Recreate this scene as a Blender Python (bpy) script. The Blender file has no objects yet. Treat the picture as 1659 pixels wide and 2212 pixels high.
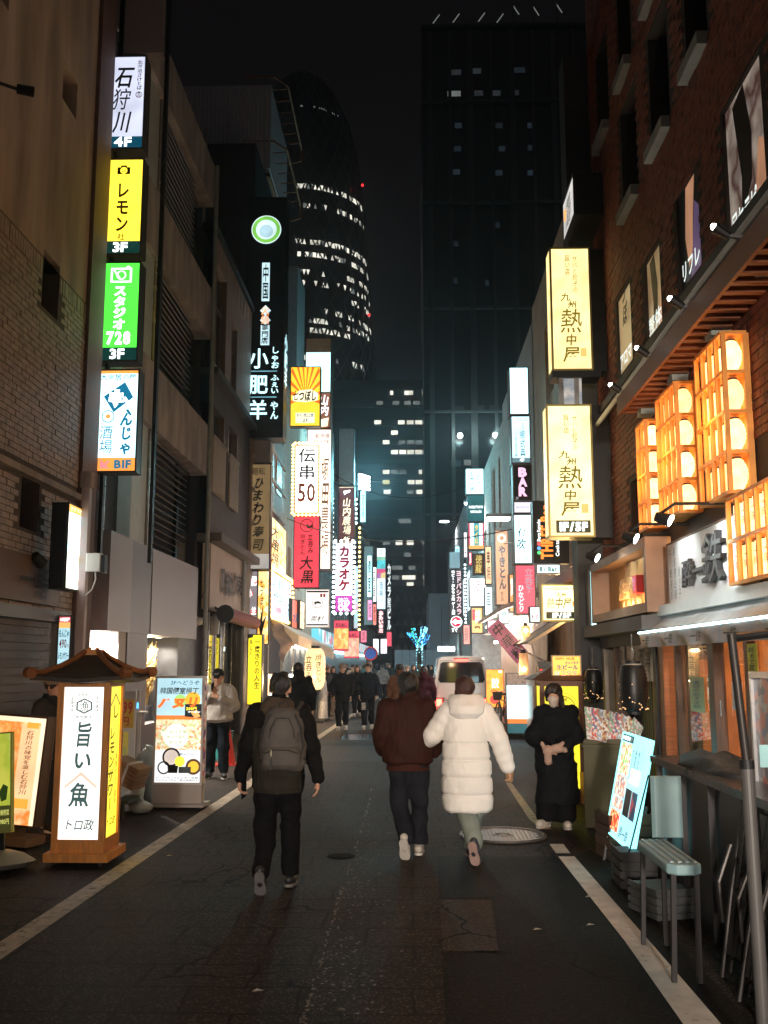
import bpy, math, random
import numpy as np
from mathutils import Vector, Matrix
RND = random.Random(11)
SC = bpy.context.scene
COL = SC.collection
pi = math.pi
# ------------------------------------------------------------------ camera
F, CX, CY, HY, VX, EYE = 2150.0, 829.5, 1106.0, 1430.0, 890.0, 1.80   # in units of a 1659 x 2212 picture
PIT = math.atan((HY-CY)/F)
YAW = math.atan((VX-CX)*math.cos(PIT)/F)
cd = bpy.data.cameras.new('camera'); cam = bpy.data.objects.new('camera', cd); COL.objects.link(cam)
cam.location = (0, 0, EYE); cam.rotation_euler = (pi/2+PIT, 0, YAW)
cd.sensor_fit = 'AUTO'; cd.sensor_width = 36.0; cd.lens = 36*F/2212; cd.clip_start = .1; cd.clip_end = 3000
SC.camera = cam
FW = Vector((-math.sin(YAW)*math.cos(PIT), math.cos(YAW)*math.cos(PIT), math.sin(PIT)))
RT = Vector((math.cos(YAW), math.sin(YAW), 0)); UP = RT.cross(FW)
# ------------------------------------------------------------------ night sky and exposure
w = bpy.data.worlds.new('World'); SC.world = w; w.use_nodes = True
nt = w.node_tree; bg = nt.nodes['Background']
sky = nt.nodes.new('ShaderNodeTexSky'); sky.sky_type = 'NISHITA'; sky.sun_disc = False
sky.sun_elevation = math.radians(-9); sky.sun_rotation = math.radians(160)
mixn = nt.nodes.new('ShaderNodeMix'); mixn.data_type = 'RGBA'; mixn.inputs[0].default_value = .94
mixn.inputs[7].default_value = (.0032, .0026, .003, 1)          # city glow on a clouded night sky
nt.links.new(sky.outputs[0], mixn.inputs[6]); nt.links.new(mixn.outputs[2], bg.inputs[0]); bg.inputs[1].default_value = 1.0
SC.view_settings.view_transform = 'Standard'; SC.view_settings.look = 'None'
SC.view_settings.exposure = 0.36; SC.view_settings.gamma = 1.0; SC.view_settings.use_curve_mapping = False
SC.cycles.use_denoising = True; SC.cycles.max_bounces = 6; SC.cycles.sample_clamp_indirect = 6
# ------------------------------------------------------------------ measuring: a picture point to a point in the street
def ray(px, py): return FW*F + RT*(px-CX) + UP*(CY-py)
def U(px, py, Y):
    r = ray(px, py); t = Y/r.y; return Vector((r.x*t, Y, EYE+r.z*t))
def UX(px, py, X):
    r = ray(px, py); t = X/r.x; return Vector((X, r.y*t, EYE+r.z*t))
def UG(px, py, z=0.0):
    r = ray(px, py); t = (z-EYE)/r.z; return Vector((r.x*t, r.y*t, z))
def span(px0, px1, py, Y): return (U(px1, py, Y)-U(px0, py, Y)).x
# ------------------------------------------------------------------ materials
MATS = {}
def _new(key):
    m = bpy.data.materials.new(key); m.use_nodes = True
    return m, m.node_tree, m.node_tree.nodes['Principled BSDF']
def M(key, col=None, rough=.6, metal=0, var=.15, scale=6, bump=.0, bscale=60, trans=0, coat=0, alpha=1, aniso=None, spec=.5):
    if key in MATS: return MATS[key]
    m, t, p = _new(key); N = t.nodes; L = t.links
    p.inputs['Roughness'].default_value = rough; p.inputs['Metallic'].default_value = metal
    p.inputs['Transmission Weight'].default_value = trans; p.inputs['Coat Weight'].default_value = coat; p.inputs['Alpha'].default_value = alpha
    p.inputs['Specular IOR Level'].default_value = spec
    tc = N.new('ShaderNodeTexCoord'); src = tc.outputs['Object']
    if aniso:
        mp = N.new('ShaderNodeMapping'); mp.inputs['Scale'].default_value = aniso; L.new(src, mp.inputs[0]); src = mp.outputs[0]
    if var > 0:
        n = N.new('ShaderNodeTexNoise'); n.inputs['Scale'].default_value = scale; n.inputs['Detail'].default_value = 6; L.new(src, n.inputs['Vector'])
        r = N.new('ShaderNodeValToRGB'); r.color_ramp.elements[0].position = .3; r.color_ramp.elements[1].position = .72
        r.color_ramp.elements[0].color = tuple(max(0, c*(1-var)) for c in col)+(1,); r.color_ramp.elements[1].color = tuple(min(1, c*(1+var)) for c in col)+(1,)
        L.new(n.outputs[0], r.inputs[0]); L.new(r.outputs[0], p.inputs['Base Color'])
        mr = N.new('ShaderNodeMapRange'); mr.inputs[3].default_value = max(.03, rough-.12); mr.inputs[4].default_value = min(1, rough+.12)
        L.new(n.outputs[0], mr.inputs[0]); L.new(mr.outputs[0], p.inputs['Roughness'])
    else: p.inputs['Base Color'].default_value = tuple(col)+(1,)
    if bump > 0:
        n2 = N.new('ShaderNodeTexNoise'); n2.inputs['Scale'].default_value = bscale; n2.inputs['Detail'].default_value = 5; L.new(src, n2.inputs['Vector'])
        b = N.new('ShaderNodeBump'); b.inputs['Strength'].default_value = bump; b.inputs['Distance'].default_value = .02
        L.new(n2.outputs[0], b.inputs['Height']); L.new(b.outputs[0], p.inputs['Normal'])
    MATS[key] = m; return m
def E(key, col=None, s=1.0, var=.2, scale=2.2, base=None):
    """a lit surface: its lamps shine through unevenly"""
    if key in MATS: return MATS[key]
    m, t, p = _new(key); N = t.nodes; L = t.links
    p.inputs['Base Color'].default_value = tuple(.18*c for c in (base or col))+(1,); p.inputs['Roughness'].default_value = .35; p.inputs['Specular IOR Level'].default_value = .2
    p.inputs['Emission Color'].default_value = tuple(col)+(1,)
    if var > 0:
        tc = N.new('ShaderNodeTexCoord'); n = N.new('ShaderNodeTexNoise'); n.inputs['Scale'].default_value = scale; n.inputs['Detail'].default_value = 1
        L.new(tc.outputs['Object'], n.inputs['Vector']); mr = N.new('ShaderNodeMapRange'); mr.inputs[1].default_value = .3; mr.inputs[2].default_value = .7
        mr.inputs[3].default_value = s*(1-var); mr.inputs[4].default_value = s*(1+var); L.new(n.outputs[0], mr.inputs[0]); L.new(mr.outputs[0], p.inputs['Emission Strength'])
    else: p.inputs['Emission Strength'].default_value = s
    MATS[key] = m; return m
def EP(key, cols, s=1.0, scale=9, kind='voronoi', rough=1.0):
    """a lit print: patches of several colours, as on menus and food photographs"""
    if key in MATS: return MATS[key]
    m, t, p = _new(key); N = t.nodes; L = t.links
    tc = N.new('ShaderNodeTexCoord')
    if kind == 'voronoi':
        n = N.new('ShaderNodeTexVoronoi'); n.inputs['Scale'].default_value = scale; n.inputs['Randomness'].default_value = rough; fac = n.outputs['Color']
        sp = N.new('ShaderNodeSeparateColor'); L.new(fac, sp.inputs[0]); fac = sp.outputs[0]
    else:
        n = N.new('ShaderNodeTexNoise'); n.inputs['Scale'].default_value = scale; n.inputs['Detail'].default_value = 4; fac = n.outputs[0]
    L.new(tc.outputs['Object'], n.inputs['Vector'])
    r = N.new('ShaderNodeValToRGB'); cr = r.color_ramp; cr.interpolation = 'CONSTANT' if kind == 'voronoi' else 'LINEAR'
    lo, hi = (0, 1) if kind == 'voronoi' else (.3, .7)
    for i, c in enumerate(cols):
        pos = lo+(hi-lo)*i/max(1, len(cols)-(0 if kind == 'voronoi' else 1))
        e = cr.elements[i] if i < 2 else cr.elements.new(pos)
        e.position = pos; e.color = tuple(c)+(1,)
    L.new(fac, r.inputs[0]); L.new(r.outputs[0], p.inputs['Emission Color']); L.new(r.outputs[0], p.inputs['Base Color'])
    p.inputs['Emission Strength'].default_value = s; p.inputs['Roughness'].default_value = .4
    MATS[key] = m; return m
# ------------------------------------------------------------------ mesh builder
class B:
    def __init__(s): s.v = []; s.f = []; s.m = []; s.cur = 0
    def add(s, vs, fs):
        o = len(s.v); s.v += [tuple(v) for v in vs]
        for f in fs: s.f.append(tuple(o+i for i in f)); s.m.append(s.cur)
        return s
    def box(s, x0, x1, y0, y1, z0, z1):
        if x0 > x1: x0, x1 = x1, x0
        if y0 > y1: y0, y1 = y1, y0
        if z0 > z1: z0, z1 = z1, z0
        return s.add([(x0,y0,z0),(x1,y0,z0),(x1,y1,z0),(x0,y1,z0),(x0,y0,z1),(x1,y0,z1),(x1,y1,z1),(x0,y1,z1)],
              [(0,3,2,1),(4,5,6,7),(0,1,5,4),(1,2,6,5),(2,3,7,6),(3,0,4,7)])
    def cbox(s, x0, x1, y0, y1, z0, z1, c=.01):
        """a box with its upright edges cut"""
        if x0 > x1: x0, x1 = x1, x0
        if y0 > y1: y0, y1 = y1, y0
        p = [(x0+c,y0),(x1-c,y0),(x1,y0+c),(x1,y1-c),(x1-c,y1),(x0+c,y1),(x0,y1-c),(x0,y0+c)]
        return s.add([(a,b,z0) for a,b in p]+[(a,b,z1) for a,b in p], [tuple(range(7,-1,-1)), tuple(range(8,16))]+[(i,(i+1)%8,8+(i+1)%8,8+i) for i in range(8)])
    def beam(s, a, b, w, h=None, up=(0,0,1)):
        a, b = Vector(a), Vector(b); d = (b-a).normalized(); u = Vector(up)
        if abs(d.dot(u)) > .98: u = Vector((0,1,0))
        x = d.cross(u).normalized(); z = x.cross(d); h = h or w
        c = [(-w/2,-h/2),(w/2,-h/2),(w/2,h/2),(-w/2,h/2)]
        return s.add([p+x*i+z*j for p in (a, b) for i, j in c], [(3,2,1,0),(4,5,6,7),(0,1,5,4),(1,2,6,5),(2,3,7,6),(3,0,4,7)])
    def cyl(s, a, b, r0, r1=None, n=12, cap=True):
        r1 = r0 if r1 is None else r1
        a, b = Vector(a), Vector(b); d = (b-a).normalized(); u = Vector((0,0,1)) if abs(d.z) < .95 else Vector((1,0,0))
        x = d.cross(u).normalized(); y = d.cross(x)
        vs = []
        for p, r in ((a, r0), (b, r1)):
            for i in range(n):
                t = 2*pi*i/n; vs.append(p+x*(r*math.cos(t))+y*(r*math.sin(t)))
        fs = [(i, (i+1)%n, n+(i+1)%n, n+i) for i in range(n)]
        if cap: fs += [tuple(range(n-1,-1,-1)), tuple(range(n, 2*n))]
        return s.add(vs, fs)
    def tube(s, pts, r, n=8, r1=None):
        pts = [Vector(p) for p in pts]
        rings = []; o = len(s.v); up = None
        for i, p in enumerate(pts):
            d = (pts[min(i+1, len(pts)-1)]-pts[max(i-1, 0)]).normalized()
            if up is None: up = Vector((0,0,1)) if abs(d.z) < .9 else Vector((1,0,0))
            x = d.cross(up).normalized(); up = x.cross(d).normalized()
            q = r if r1 is None else r+(r1-r)*i/(len(pts)-1)
            s.v += [tuple(p+x*(q*math.cos(2*pi*k/n))+up*(q*math.sin(2*pi*k/n))) for k in range(n)]
        for i in range(len(pts)-1):
            for k in range(n):
                s.f.append((o+i*n+k, o+i*n+(k+1)%n, o+(i+1)*n+(k+1)%n, o+(i+1)*n+k)); s.m.append(s.cur)
        s.f.append(tuple(o+k for k in range(n-1,-1,-1))); s.m.append(s.cur)
        e = o+(len(pts)-1)*n; s.f.append(tuple(e+k for k in range(n))); s.m.append(s.cur)
        return s
    def lathe(s, prof, n=16, c=(0,0,0), ax='z'):
        vs = []
        for r, z in prof:
            for i in range(n):
                t = 2*pi*i/n; a, b = r*math.cos(t), r*math.sin(t)
                q = (a, b, z) if ax == 'z' else ((z, a, b) if ax == 'x' else (b, z, a))
                vs.append((q[0]+c[0], q[1]+c[1], q[2]+c[2]))
        fs = [(j*n+i, j*n+(i+1)%n, (j+1)*n+(i+1)%n, (j+1)*n+i) for j in range(len(prof)-1) for i in range(n)]
        fs += [tuple(range(n-1,-1,-1)), tuple((len(prof)-1)*n+i for i in range(n))]
        return s.add(vs, fs)
    def ball(s, c, r, n=8, m=6, sc=(1,1,1)):
        vs = [(c[0], c[1], c[2]-r*sc[2])]
        for j in range(1, m):
            for i in range(n):
                a, b = pi*j/m-pi/2, 2*pi*i/n
                vs.append((c[0]+r*sc[0]*math.cos(a)*math.cos(b), c[1]+r*sc[1]*math.cos(a)*math.sin(b), c[2]+r*sc[2]*math.sin(a)))
        vs.append((c[0], c[1], c[2]+r*sc[2])); e = len(vs)-1
        fs = [(0, 1+(i+1)%n, 1+i) for i in range(n)]
        fs += [(1+j*n+i, 1+j*n+(i+1)%n, 1+(j+1)*n+(i+1)%n, 1+(j+1)*n+i) for j in range(m-2) for i in range(n)]
        fs += [(1+(m-2)*n+i, 1+(m-2)*n+(i+1)%n, e) for i in range(n)]
        return s.add(vs, fs)
    def torus(s, c, R, r, n=24, m=8, ax='z'):
        vs = []
        for i in range(n):
            a = 2*pi*i/n
            for j in range(m):
                b = 2*pi*j/m; q = R+r*math.cos(b); x, y, z = q*math.cos(a), q*math.sin(a), r*math.sin(b)
                p = (x, y, z) if ax == 'z' else ((z, x, y) if ax == 'x' else (x, z, y))
                vs.append((p[0]+c[0], p[1]+c[1], p[2]+c[2]))
        return s.add(vs, [(i*m+j, ((i+1)%n)*m+j, ((i+1)%n)*m+(j+1)%m, i*m+(j+1)%m) for i in range(n) for j in range(m)])
    def poly(s, pts): return s.add(pts, [tuple(range(len(pts)))])
    def prism(s, pts, dv):
        dv = Vector(dv); n = len(pts); a = [Vector(p) for p in pts]
        return s.add(a+[p+dv for p in a], [tuple(range(n-1,-1,-1)), tuple(range(n, 2*n))]+[(i, (i+1)%n, n+(i+1)%n, n+i) for i in range(n)])
    def holes(s, f, u0, u1, v0, v1, hs, dep=.15):
        """a wall sheet with rectangular openings and their reveals; f(u, v, depth) gives the point"""
        us = sorted({u0, u1}|{min(max(h[i], u0), u1) for h in hs for i in (0, 1)}); vs = sorted({v0, v1}|{min(max(h[i], v0), v1) for h in hs for i in (2, 3)})
        for a, b in zip(us, us[1:]):
            for c, d in zip(vs, vs[1:]):
                mu, mv = (a+b)/2, (c+d)/2
                if any(h[0] < mu < h[1] and h[2] < mv < h[3] for h in hs): continue
                s.add([f(a,c,0), f(b,c,0), f(b,d,0), f(a,d,0)], [(0,1,2,3)])
        for h in hs:
            a, b, c, d = h[:4]
            for p, q in (((a,c),(b,c)), ((b,c),(b,d)), ((b,d),(a,d)), ((a,d),(a,c))):
                s.add([f(p[0],p[1],0), f(q[0],q[1],0), f(q[0],q[1],dep), f(p[0],p[1],dep)], [(0,1,2,3)])
        return s
def obj(name, b, mats, parent=None, smooth=False, world=False, kind=None, bevel=0):
    me = bpy.data.meshes.new(name)
    v = b.v
    if world and parent is not None:
        l = parent.location; v = [(p[0]-l[0], p[1]-l[1], p[2]-l[2]) for p in v]
    me.from_pydata(v, [], b.f); me.update()
    for m in (mats if isinstance(mats, (list, tuple)) else [mats]): me.materials.append(m)
    if any(b.m): me.polygons.foreach_set('material_index', b.m)
    if smooth:
        me.polygons.foreach_set('use_smooth', [True]*len(me.polygons))
        if smooth != 2: me.set_sharp_from_angle(angle=math.radians(42))
    o = bpy.data.objects.new(name, me); COL.objects.link(o)
    if parent is not None: o.parent = parent
    if kind: o['kind'] = kind
    if bevel:
        md = o.modifiers.new('bevel', 'BEVEL'); md.width = bevel; md.segments = 2; md.limit_method = 'ANGLE'
    return o
def thing(name, label, cat, loc=(0,0,0), rz=0, group=None):
    o = bpy.data.objects.new(name, None); COL.objects.link(o); o.empty_display_size = .1
    o.location = loc; o.rotation_euler = (0, 0, rz); o['label'] = label; o['category'] = cat
    if group: o['group'] = group
    return o
def tag(o, label, cat, group=None):
    o['label'] = label; o['category'] = cat
    if group: o['group'] = group
    return o
def dup(root, loc, rz=None, label=None):
    r = root.copy(); COL.objects.link(r); r.location = loc
    if rz is not None: r.rotation_euler = (0, 0, rz)
    if label: r['label'] = label
    for ch in list(root.children):
        c = ch.copy(); COL.objects.link(c); c.parent = r
        for g in list(ch.children):
            d = g.copy(); COL.objects.link(d); d.parent = c
    return r
# ------------------------------------------------------------------ lettering
GL = {}
def glyph(ch, bold):
    k = (ch, bold)
    if k not in GL:
        if ord(ch) >= 0x4e00: bold = min(max(bold, .01), .019)
        c = bpy.data.curves.new('t', 'FONT'); c.body = ch; c.resolution_u = 2; c.offset = bold
        o = bpy.data.objects.new('t', c); me = o.to_mesh()
        if bold > .006 and ord(ch) >= 0x4e00 and len(me.vertices) > 64:
            o.to_mesh_clear(); c.offset = .004; me = o.to_mesh()
        GL[k] = ([(v.co.x, v.co.y) for v in me.vertices], [tuple(p.vertices) for p in me.polygons])
        o.to_mesh_clear(); bpy.data.objects.remove(o); bpy.data.curves.remove(c)
    return GL[k]
def text(b, s, x0, z0, x1, z1, y, d='h', bold=.012, brush=0.0, dy=0.0):
    """writes s into the rectangle x0..x1, z0..z1 of the plane y (facing -y): h along, v down, or u running up"""
    n = len(s); H = z1-z0; W = x1-x0; rr = random.Random(hash(s) & 0xff if False else sum(map(ord, s)))
    if d == 'h':
        adv = []
        for ch in s:
            vs, _ = glyph(ch, bold)
            if ord(ch) > 0x2000: adv.append((0, 1))
            elif not vs: adv.append((0, .3))
            else:
                a = min(v[0] for v in vs); e = max(v[0] for v in vs); adv.append((a-.04, e-a+.08))
        tot = sum(a[1] for a in adv); sx = W/tot; cjk = any(ord(c) > 0x2000 for c in s)
        lo, hi = (-.09, .86) if cjk else (-.01, .72)
        x = x0
        for ch, (a, e) in zip(s, adv):
            vs, fs = glyph(ch, bold); j = rr.uniform(-.05, .05)*brush*H; sh = .25*brush
            b.add([(x+(vx-a+sh*(vz-.4))*sx, y, z0+j+(vz-lo)/(hi-lo)*H) for vx, vz in vs], [f[::-1] if False else f for f in fs]); x += e*sx
    else:
        ch_h = H/n
        for i, ch in enumerate(s):
            vs, fs = glyph(ch, bold)
            if not vs: continue
            if ord(ch) > 0x2000: a, e, lo, hi = 0, 1, -.11, .87
            else:
                a = min(v[0] for v in vs)-.06; e = max(v[0] for v in vs)+.06; lo, hi = -.06, .76
            j = rr.uniform(-.08, .08)*brush*W; sh = .22*brush; k = 1+rr.uniform(-.12, .1)*brush
            zc = z1-(i+1)*ch_h
            if ch in 'ー' and d == 'v':
                b.add([(x0+W*(1-(vz-lo)/(hi-lo)), y, zc+(1-(vx-a)/(e-a))*ch_h) for vx, vz in vs], fs); continue
            b.add([(x0+j+W*(.5+((vx-a)/(e-a)-.5)*k+sh*(vz-.4)), y, zc+(vz-lo)/(hi-lo)*ch_h) for vx, vz in vs], fs)
    return b
def rects(b, x0, z0, x1, z1, y): return b.add([(x0,y,z0),(x1,y,z0),(x1,y,z1),(x0,y,z1)], [(0,1,2,3)])
def disc(b, x, z, r, y, n=20, r2=None):
    p = [(x+r*math.cos(2*pi*i/n), y, z+(r2 or r)*math.sin(2*pi*i/n)) for i in range(n)]
    return b.add(p, [tuple(range(n))])
def ring(b, x, z, r, t, y, n=24, r2=None):
    k = (r2 or r)/r
    p = [(x+q*math.cos(2*pi*i/n), y, z+k*q*math.sin(2*pi*i/n)) for q in (r-t, r) for i in range(n)]
    return b.add(p, [(i, (i+1)%n, n+(i+1)%n, n+i) for i in range(n)])
# ------------------------------------------------------------------ signs
def board(root, w, h, dep, panels, texts=(), shapes=(), frame=None, fr=.02, back=True, name='panel', z0=0.0, y0=0.0, cab=None):
    """cabinet, frame, lit panels (v from the top), lettering and emblems on a sign standing from z0 in root's own space, face at y0 to -y"""
    frame = frame or M('sign_frame', (.05,.05,.055), .45, .3)
    b = B().box(-w/2, w/2, y0+.012, y0+dep-.012, z0, z0+h); obj('cabinet', b, cab or frame, root)
    b = B()
    for ya, yb in ((y0-.012, y0+.0095), (y0+dep-.0095, y0+dep+.012)):
        b.box(-w/2-.004, -w/2+fr, ya, yb, z0-.004, z0+h+.004); b.box(w/2-fr, w/2+.004, ya, yb, z0-.004, z0+h+.004)
        b.box(-w/2+fr, w/2-fr, ya, yb, z0+h-fr, z0+h+.004); b.box(-w/2+fr, w/2-fr, ya, yb, z0-.004, z0+fr)
    obj('frame', b, frame, root)
    W, H = w-2*fr, h-2*fr; X = lambda u: -W/2+u*W; Z = lambda v: z0+fr+H*(1-v)
    for v0, v1, m in panels:
        b = B(); rects(b, X(0), Z(v1), X(1), Z(v0), y0)
        obj(name, b, m, root)
        if back: obj('back_panel', B().add([(X(0),y0+dep,Z(v1)),(X(0),y0+dep,Z(v0)),(X(1),y0+dep,Z(v0)),(X(1),y0+dep,Z(v1))], [(0,1,2,3)]), m, root)
    by = {}
    for q in shapes:
        k, m = q[0], q[-1]; e = by.setdefault(('emblem', m.name), (B(), m)); b = e[0]; y = y0-.003-.0006*len(by)
        if k == 'rect': rects(b, X(q[1]), Z(q[4]), X(q[3]), Z(q[2]), y)
        elif k == 'disc': disc(b, X(q[1]), Z(q[2]), q[3]*W, y)
        elif k == 'ring': ring(b, X(q[1]), Z(q[2]), q[3]*W, q[4]*W, y)
        elif k == 'poly': b.add([(X(u), y, Z(v)) for u, v in q[1]], [tuple(range(len(q[1])))])
    for q in texts:
        s, u0, v0, u1, v1, m, d = q[:7]; bold = q[7] if len(q) > 7 else .012; br = q[8] if len(q) > 8 else 0
        e = by.setdefault(('lettering', m.name), (B(), m))
        text(e[0], s, X(u0), Z(v1), X(u1), Z(v0), y0-.009-.0008*len(by), d, bold, br)
    for (nm, _), (b, m) in by.items(): obj(nm, b, m, root)
def front(name, label, rect, Y, panels, texts=(), shapes=(), dep=.25, group=None, cat='sign', **kw):
    """a sign facing down the street towards the camera, measured at depth Y"""
    x0, y0, x1, y1 = rect; cx = (x0+x1)/2
    a, c = U(cx, y0, Y), U(cx, y1, Y); w = span(x0, x1, (y0+y1)/2, Y)
    t = thing(name, label, cat, (U(cx, (y0+y1)/2, Y).x, Y, c.z), 0, group)
    board(t, w, a.z-c.z, dep, panels, texts, shapes, **kw)
    return t, w, a.z-c.z
def flank(name, label, X, x0, yt, yb, x1, panels, texts=(), shapes=(), dep=.1, group=None, cat='sign', zmid=None, **kw):
    """a sign on a wall along the street in the plane X; x0 is its visually left edge with top yt and bottom yb"""
    a, c, e = UX(x0, yt, X), UX(x0, yb, X), UX(x1, yt, X); w = abs(e.y-a.y)
    t = thing(name, label, cat, (X, (a.y+e.y)/2, c.z), pi/2 if X < 0 else -pi/2, group)
    board(t, w, a.z-c.z, dep, panels, texts, shapes, back=False, **kw)
    return t, w, a.z-c.z
BLK = M('black_print', (.012,.012,.014), .6, var=0)
# ------------------------------------------------------------------ faint night light from the sky, one lamp
sl = bpy.data.lights.new('sky_glow', 'SUN'); sl.energy = .026; sl.angle = math.radians(60); sl.color = (1, .9, .86)
so = bpy.data.objects.new('sky_glow', sl); COL.objects.link(so); so.rotation_euler = (math.radians(52), 0, math.radians(-12))
def lamp(parent, loc, power, col, kind='POINT', size=.08, rot=None, spot=None):
    l = bpy.data.lights.new('lamp_light', kind); l.energy = power; l.color = col
    if kind in ('POINT', 'SPOT'): l.shadow_soft_size = size
    else: l.size = size
    if spot: l.spot_size = math.radians(spot); l.spot_blend = .6
    o = bpy.data.objects.new('lamp_light', l); COL.objects.link(o); o.parent = parent; o.location = loc
    if rot is not None: o.rotation_euler = rot
    return o
# ------------------------------------------------------------------ shared materials
def asphalt(key, col, light, grid=0.0):
    m, t, p = _new(key); N = t.nodes; L = t.links
    tc = N.new('ShaderNodeTexCoord'); pos = tc.outputs['Object']
    n1 = N.new('ShaderNodeTexNoise'); n1.inputs['Scale'].default_value = .9; n1.inputs['Detail'].default_value = 8; L.new(pos, n1.inputs['Vector'])
    n2 = N.new('ShaderNodeTexNoise'); n2.inputs['Scale'].default_value = 95; n2.inputs['Detail'].default_value = 3; L.new(pos, n2.inputs['Vector'])
    vo = N.new('ShaderNodeTexVoronoi'); vo.inputs['Scale'].default_value = 85; L.new(pos, vo.inputs['Vector'])
    r = N.new('ShaderNodeValToRGB'); r.color_ramp.elements[0].position = .3; r.color_ramp.elements[1].position = .75
    r.color_ramp.elements[0].color = tuple(c*.45 for c in col)+(1,); r.color_ramp.elements[1].color = tuple(c*1.7 for c in col)+(1,)
    L.new(n1.outputs[0], r.inputs[0])
    sp = N.new('ShaderNodeSeparateColor'); L.new(vo.outputs['Color'], sp.inputs[0])
    gt = N.new('ShaderNodeMath'); gt.operation = 'GREATER_THAN'; gt.inputs[1].default_value = .84; L.new(sp.outputs[0], gt.inputs[0])
    mu = N.new('ShaderNodeMath'); mu.operation = 'MULTIPLY'; L.new(gt.outputs[0], mu.inputs[0]); L.new(n2.outputs[0], mu.inputs[1])
    mx = N.new('ShaderNodeMix'); mx.data_type = 'RGBA'; mx.inputs[7].default_value = tuple(light)+(1,); L.new(mu.outputs[0], mx.inputs[0]); L.new(r.outputs[0], mx.inputs[6])
    out = mx.outputs[2]
    if grid:
        bk = N.new('ShaderNodeTexBrick'); bk.inputs['Scale'].default_value = 1; bk.inputs['Mortar Size'].default_value = .011; bk.inputs['Brick Width'].default_value = .62; bk.inputs['Row Height'].default_value = .42
        wn = N.new('ShaderNodeTexNoise'); wn.inputs['Scale'].default_value = 3; L.new(pos, wn.inputs['Vector'])
        ad = N.new('ShaderNodeMix'); ad.data_type = 'RGBA'; ad.blend_type = 'LINEAR_LIGHT'; ad.inputs[0].default_value = .035; L.new(pos, ad.inputs[6]); L.new(wn.outputs['Color'], ad.inputs[7]); L.new(ad.outputs[2], bk.inputs['Vector'])
        m2 = N.new('ShaderNodeMix'); m2.data_type = 'RGBA'; m2.inputs[7].default_value = tuple(c*.22 for c in col)+(1,)
        gm = N.new('ShaderNodeMath'); gm.operation = 'MULTIPLY'; gm.inputs[1].default_value = grid; L.new(bk.outputs['Fac'], gm.inputs[0]); L.new(gm.outputs[0], m2.inputs[0]); L.new(out, m2.inputs[6]); out = m2.outputs[2]
    wv = N.new('ShaderNodeTexNoise'); wv.inputs['Scale'].default_value = 2.2; wv.inputs['Detail'].default_value = 6; L.new(pos, wv.inputs['Vector'])
    dv = N.new('ShaderNodeMix'); dv.data_type = 'RGBA'; dv.blend_type = 'LINEAR_LIGHT'; dv.inputs[0].default_value = .22; L.new(pos, dv.inputs[6]); L.new(wv.outputs['Color'], dv.inputs[7])
    ck = N.new('ShaderNodeTexVoronoi'); ck.feature = 'DISTANCE_TO_EDGE'; ck.inputs['Scale'].default_value = .75; L.new(dv.outputs[2], ck.inputs['Vector'])
    lt = N.new('ShaderNodeMath'); lt.operation = 'LESS_THAN'; lt.inputs[1].default_value = .0075; L.new(ck.outputs['Distance'], lt.inputs[0])
    st = N.new('ShaderNodeMapRange'); st.inputs[1].default_value = .46; st.inputs[2].default_value = .54; L.new(n1.outputs[0], st.inputs[0]); cm = N.new('ShaderNodeMath'); cm.operation = 'MULTIPLY'; L.new(lt.outputs[0], cm.inputs[0]); L.new(st.outputs[0], cm.inputs[1])
    m3 = N.new('ShaderNodeMix'); m3.data_type = 'RGBA'; m3.inputs[7].default_value = (.003,.003,.003,1); L.new(cm.outputs[0], m3.inputs[0]); L.new(out, m3.inputs[6])
    gs = N.new('ShaderNodeTexVoronoi'); gs.inputs['Scale'].default_value = 3.1; L.new(pos, gs.inputs['Vector']); gl_ = N.new('ShaderNodeMath'); gl_.operation = 'LESS_THAN'; gl_.inputs[1].default_value = .055; L.new(gs.outputs['Distance'], gl_.inputs[0])
    gm2 = N.new('ShaderNodeMath'); gm2.operation = 'MULTIPLY'; gm2.inputs[1].default_value = .7; L.new(gl_.outputs[0], gm2.inputs[0])
    m4 = N.new('ShaderNodeMix'); m4.data_type = 'RGBA'; m4.inputs[7].default_value = tuple(c*2.6 for c in col)+(1,); L.new(gm2.outputs[0], m4.inputs[0]); L.new(m3.outputs[2], m4.inputs[6]); out = m4.outputs[2]
    L.new(out, p.inputs['Base Color'])
    mr = N.new('ShaderNodeMapRange'); mr.inputs[3].default_value = .5; mr.inputs[4].default_value = .82; L.new(n1.outputs[0], mr.inputs[0]); L.new(mr.outputs[0], p.inputs['Roughness'])
    p.inputs['Specular IOR Level'].default_value = .09
    b = N.new('ShaderNodeBump'); b.inputs['Strength'].default_value = .55; b.inputs['Distance'].default_value = .012; L.new(n2.outputs[0], b.inputs['Height']); L.new(b.outputs[0], p.inputs['Normal'])
    MATS[key] = m; return m
ASP = asphalt('asphalt', (.026,.0185,.016), (.14,.108,.088), .8)
ASPN = asphalt('fresh_asphalt', (.009,.0075,.0078), (.04,.035,.032))
ASPL = asphalt('worn_asphalt', (.045,.034,.03), (.15,.12,.1))
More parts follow.
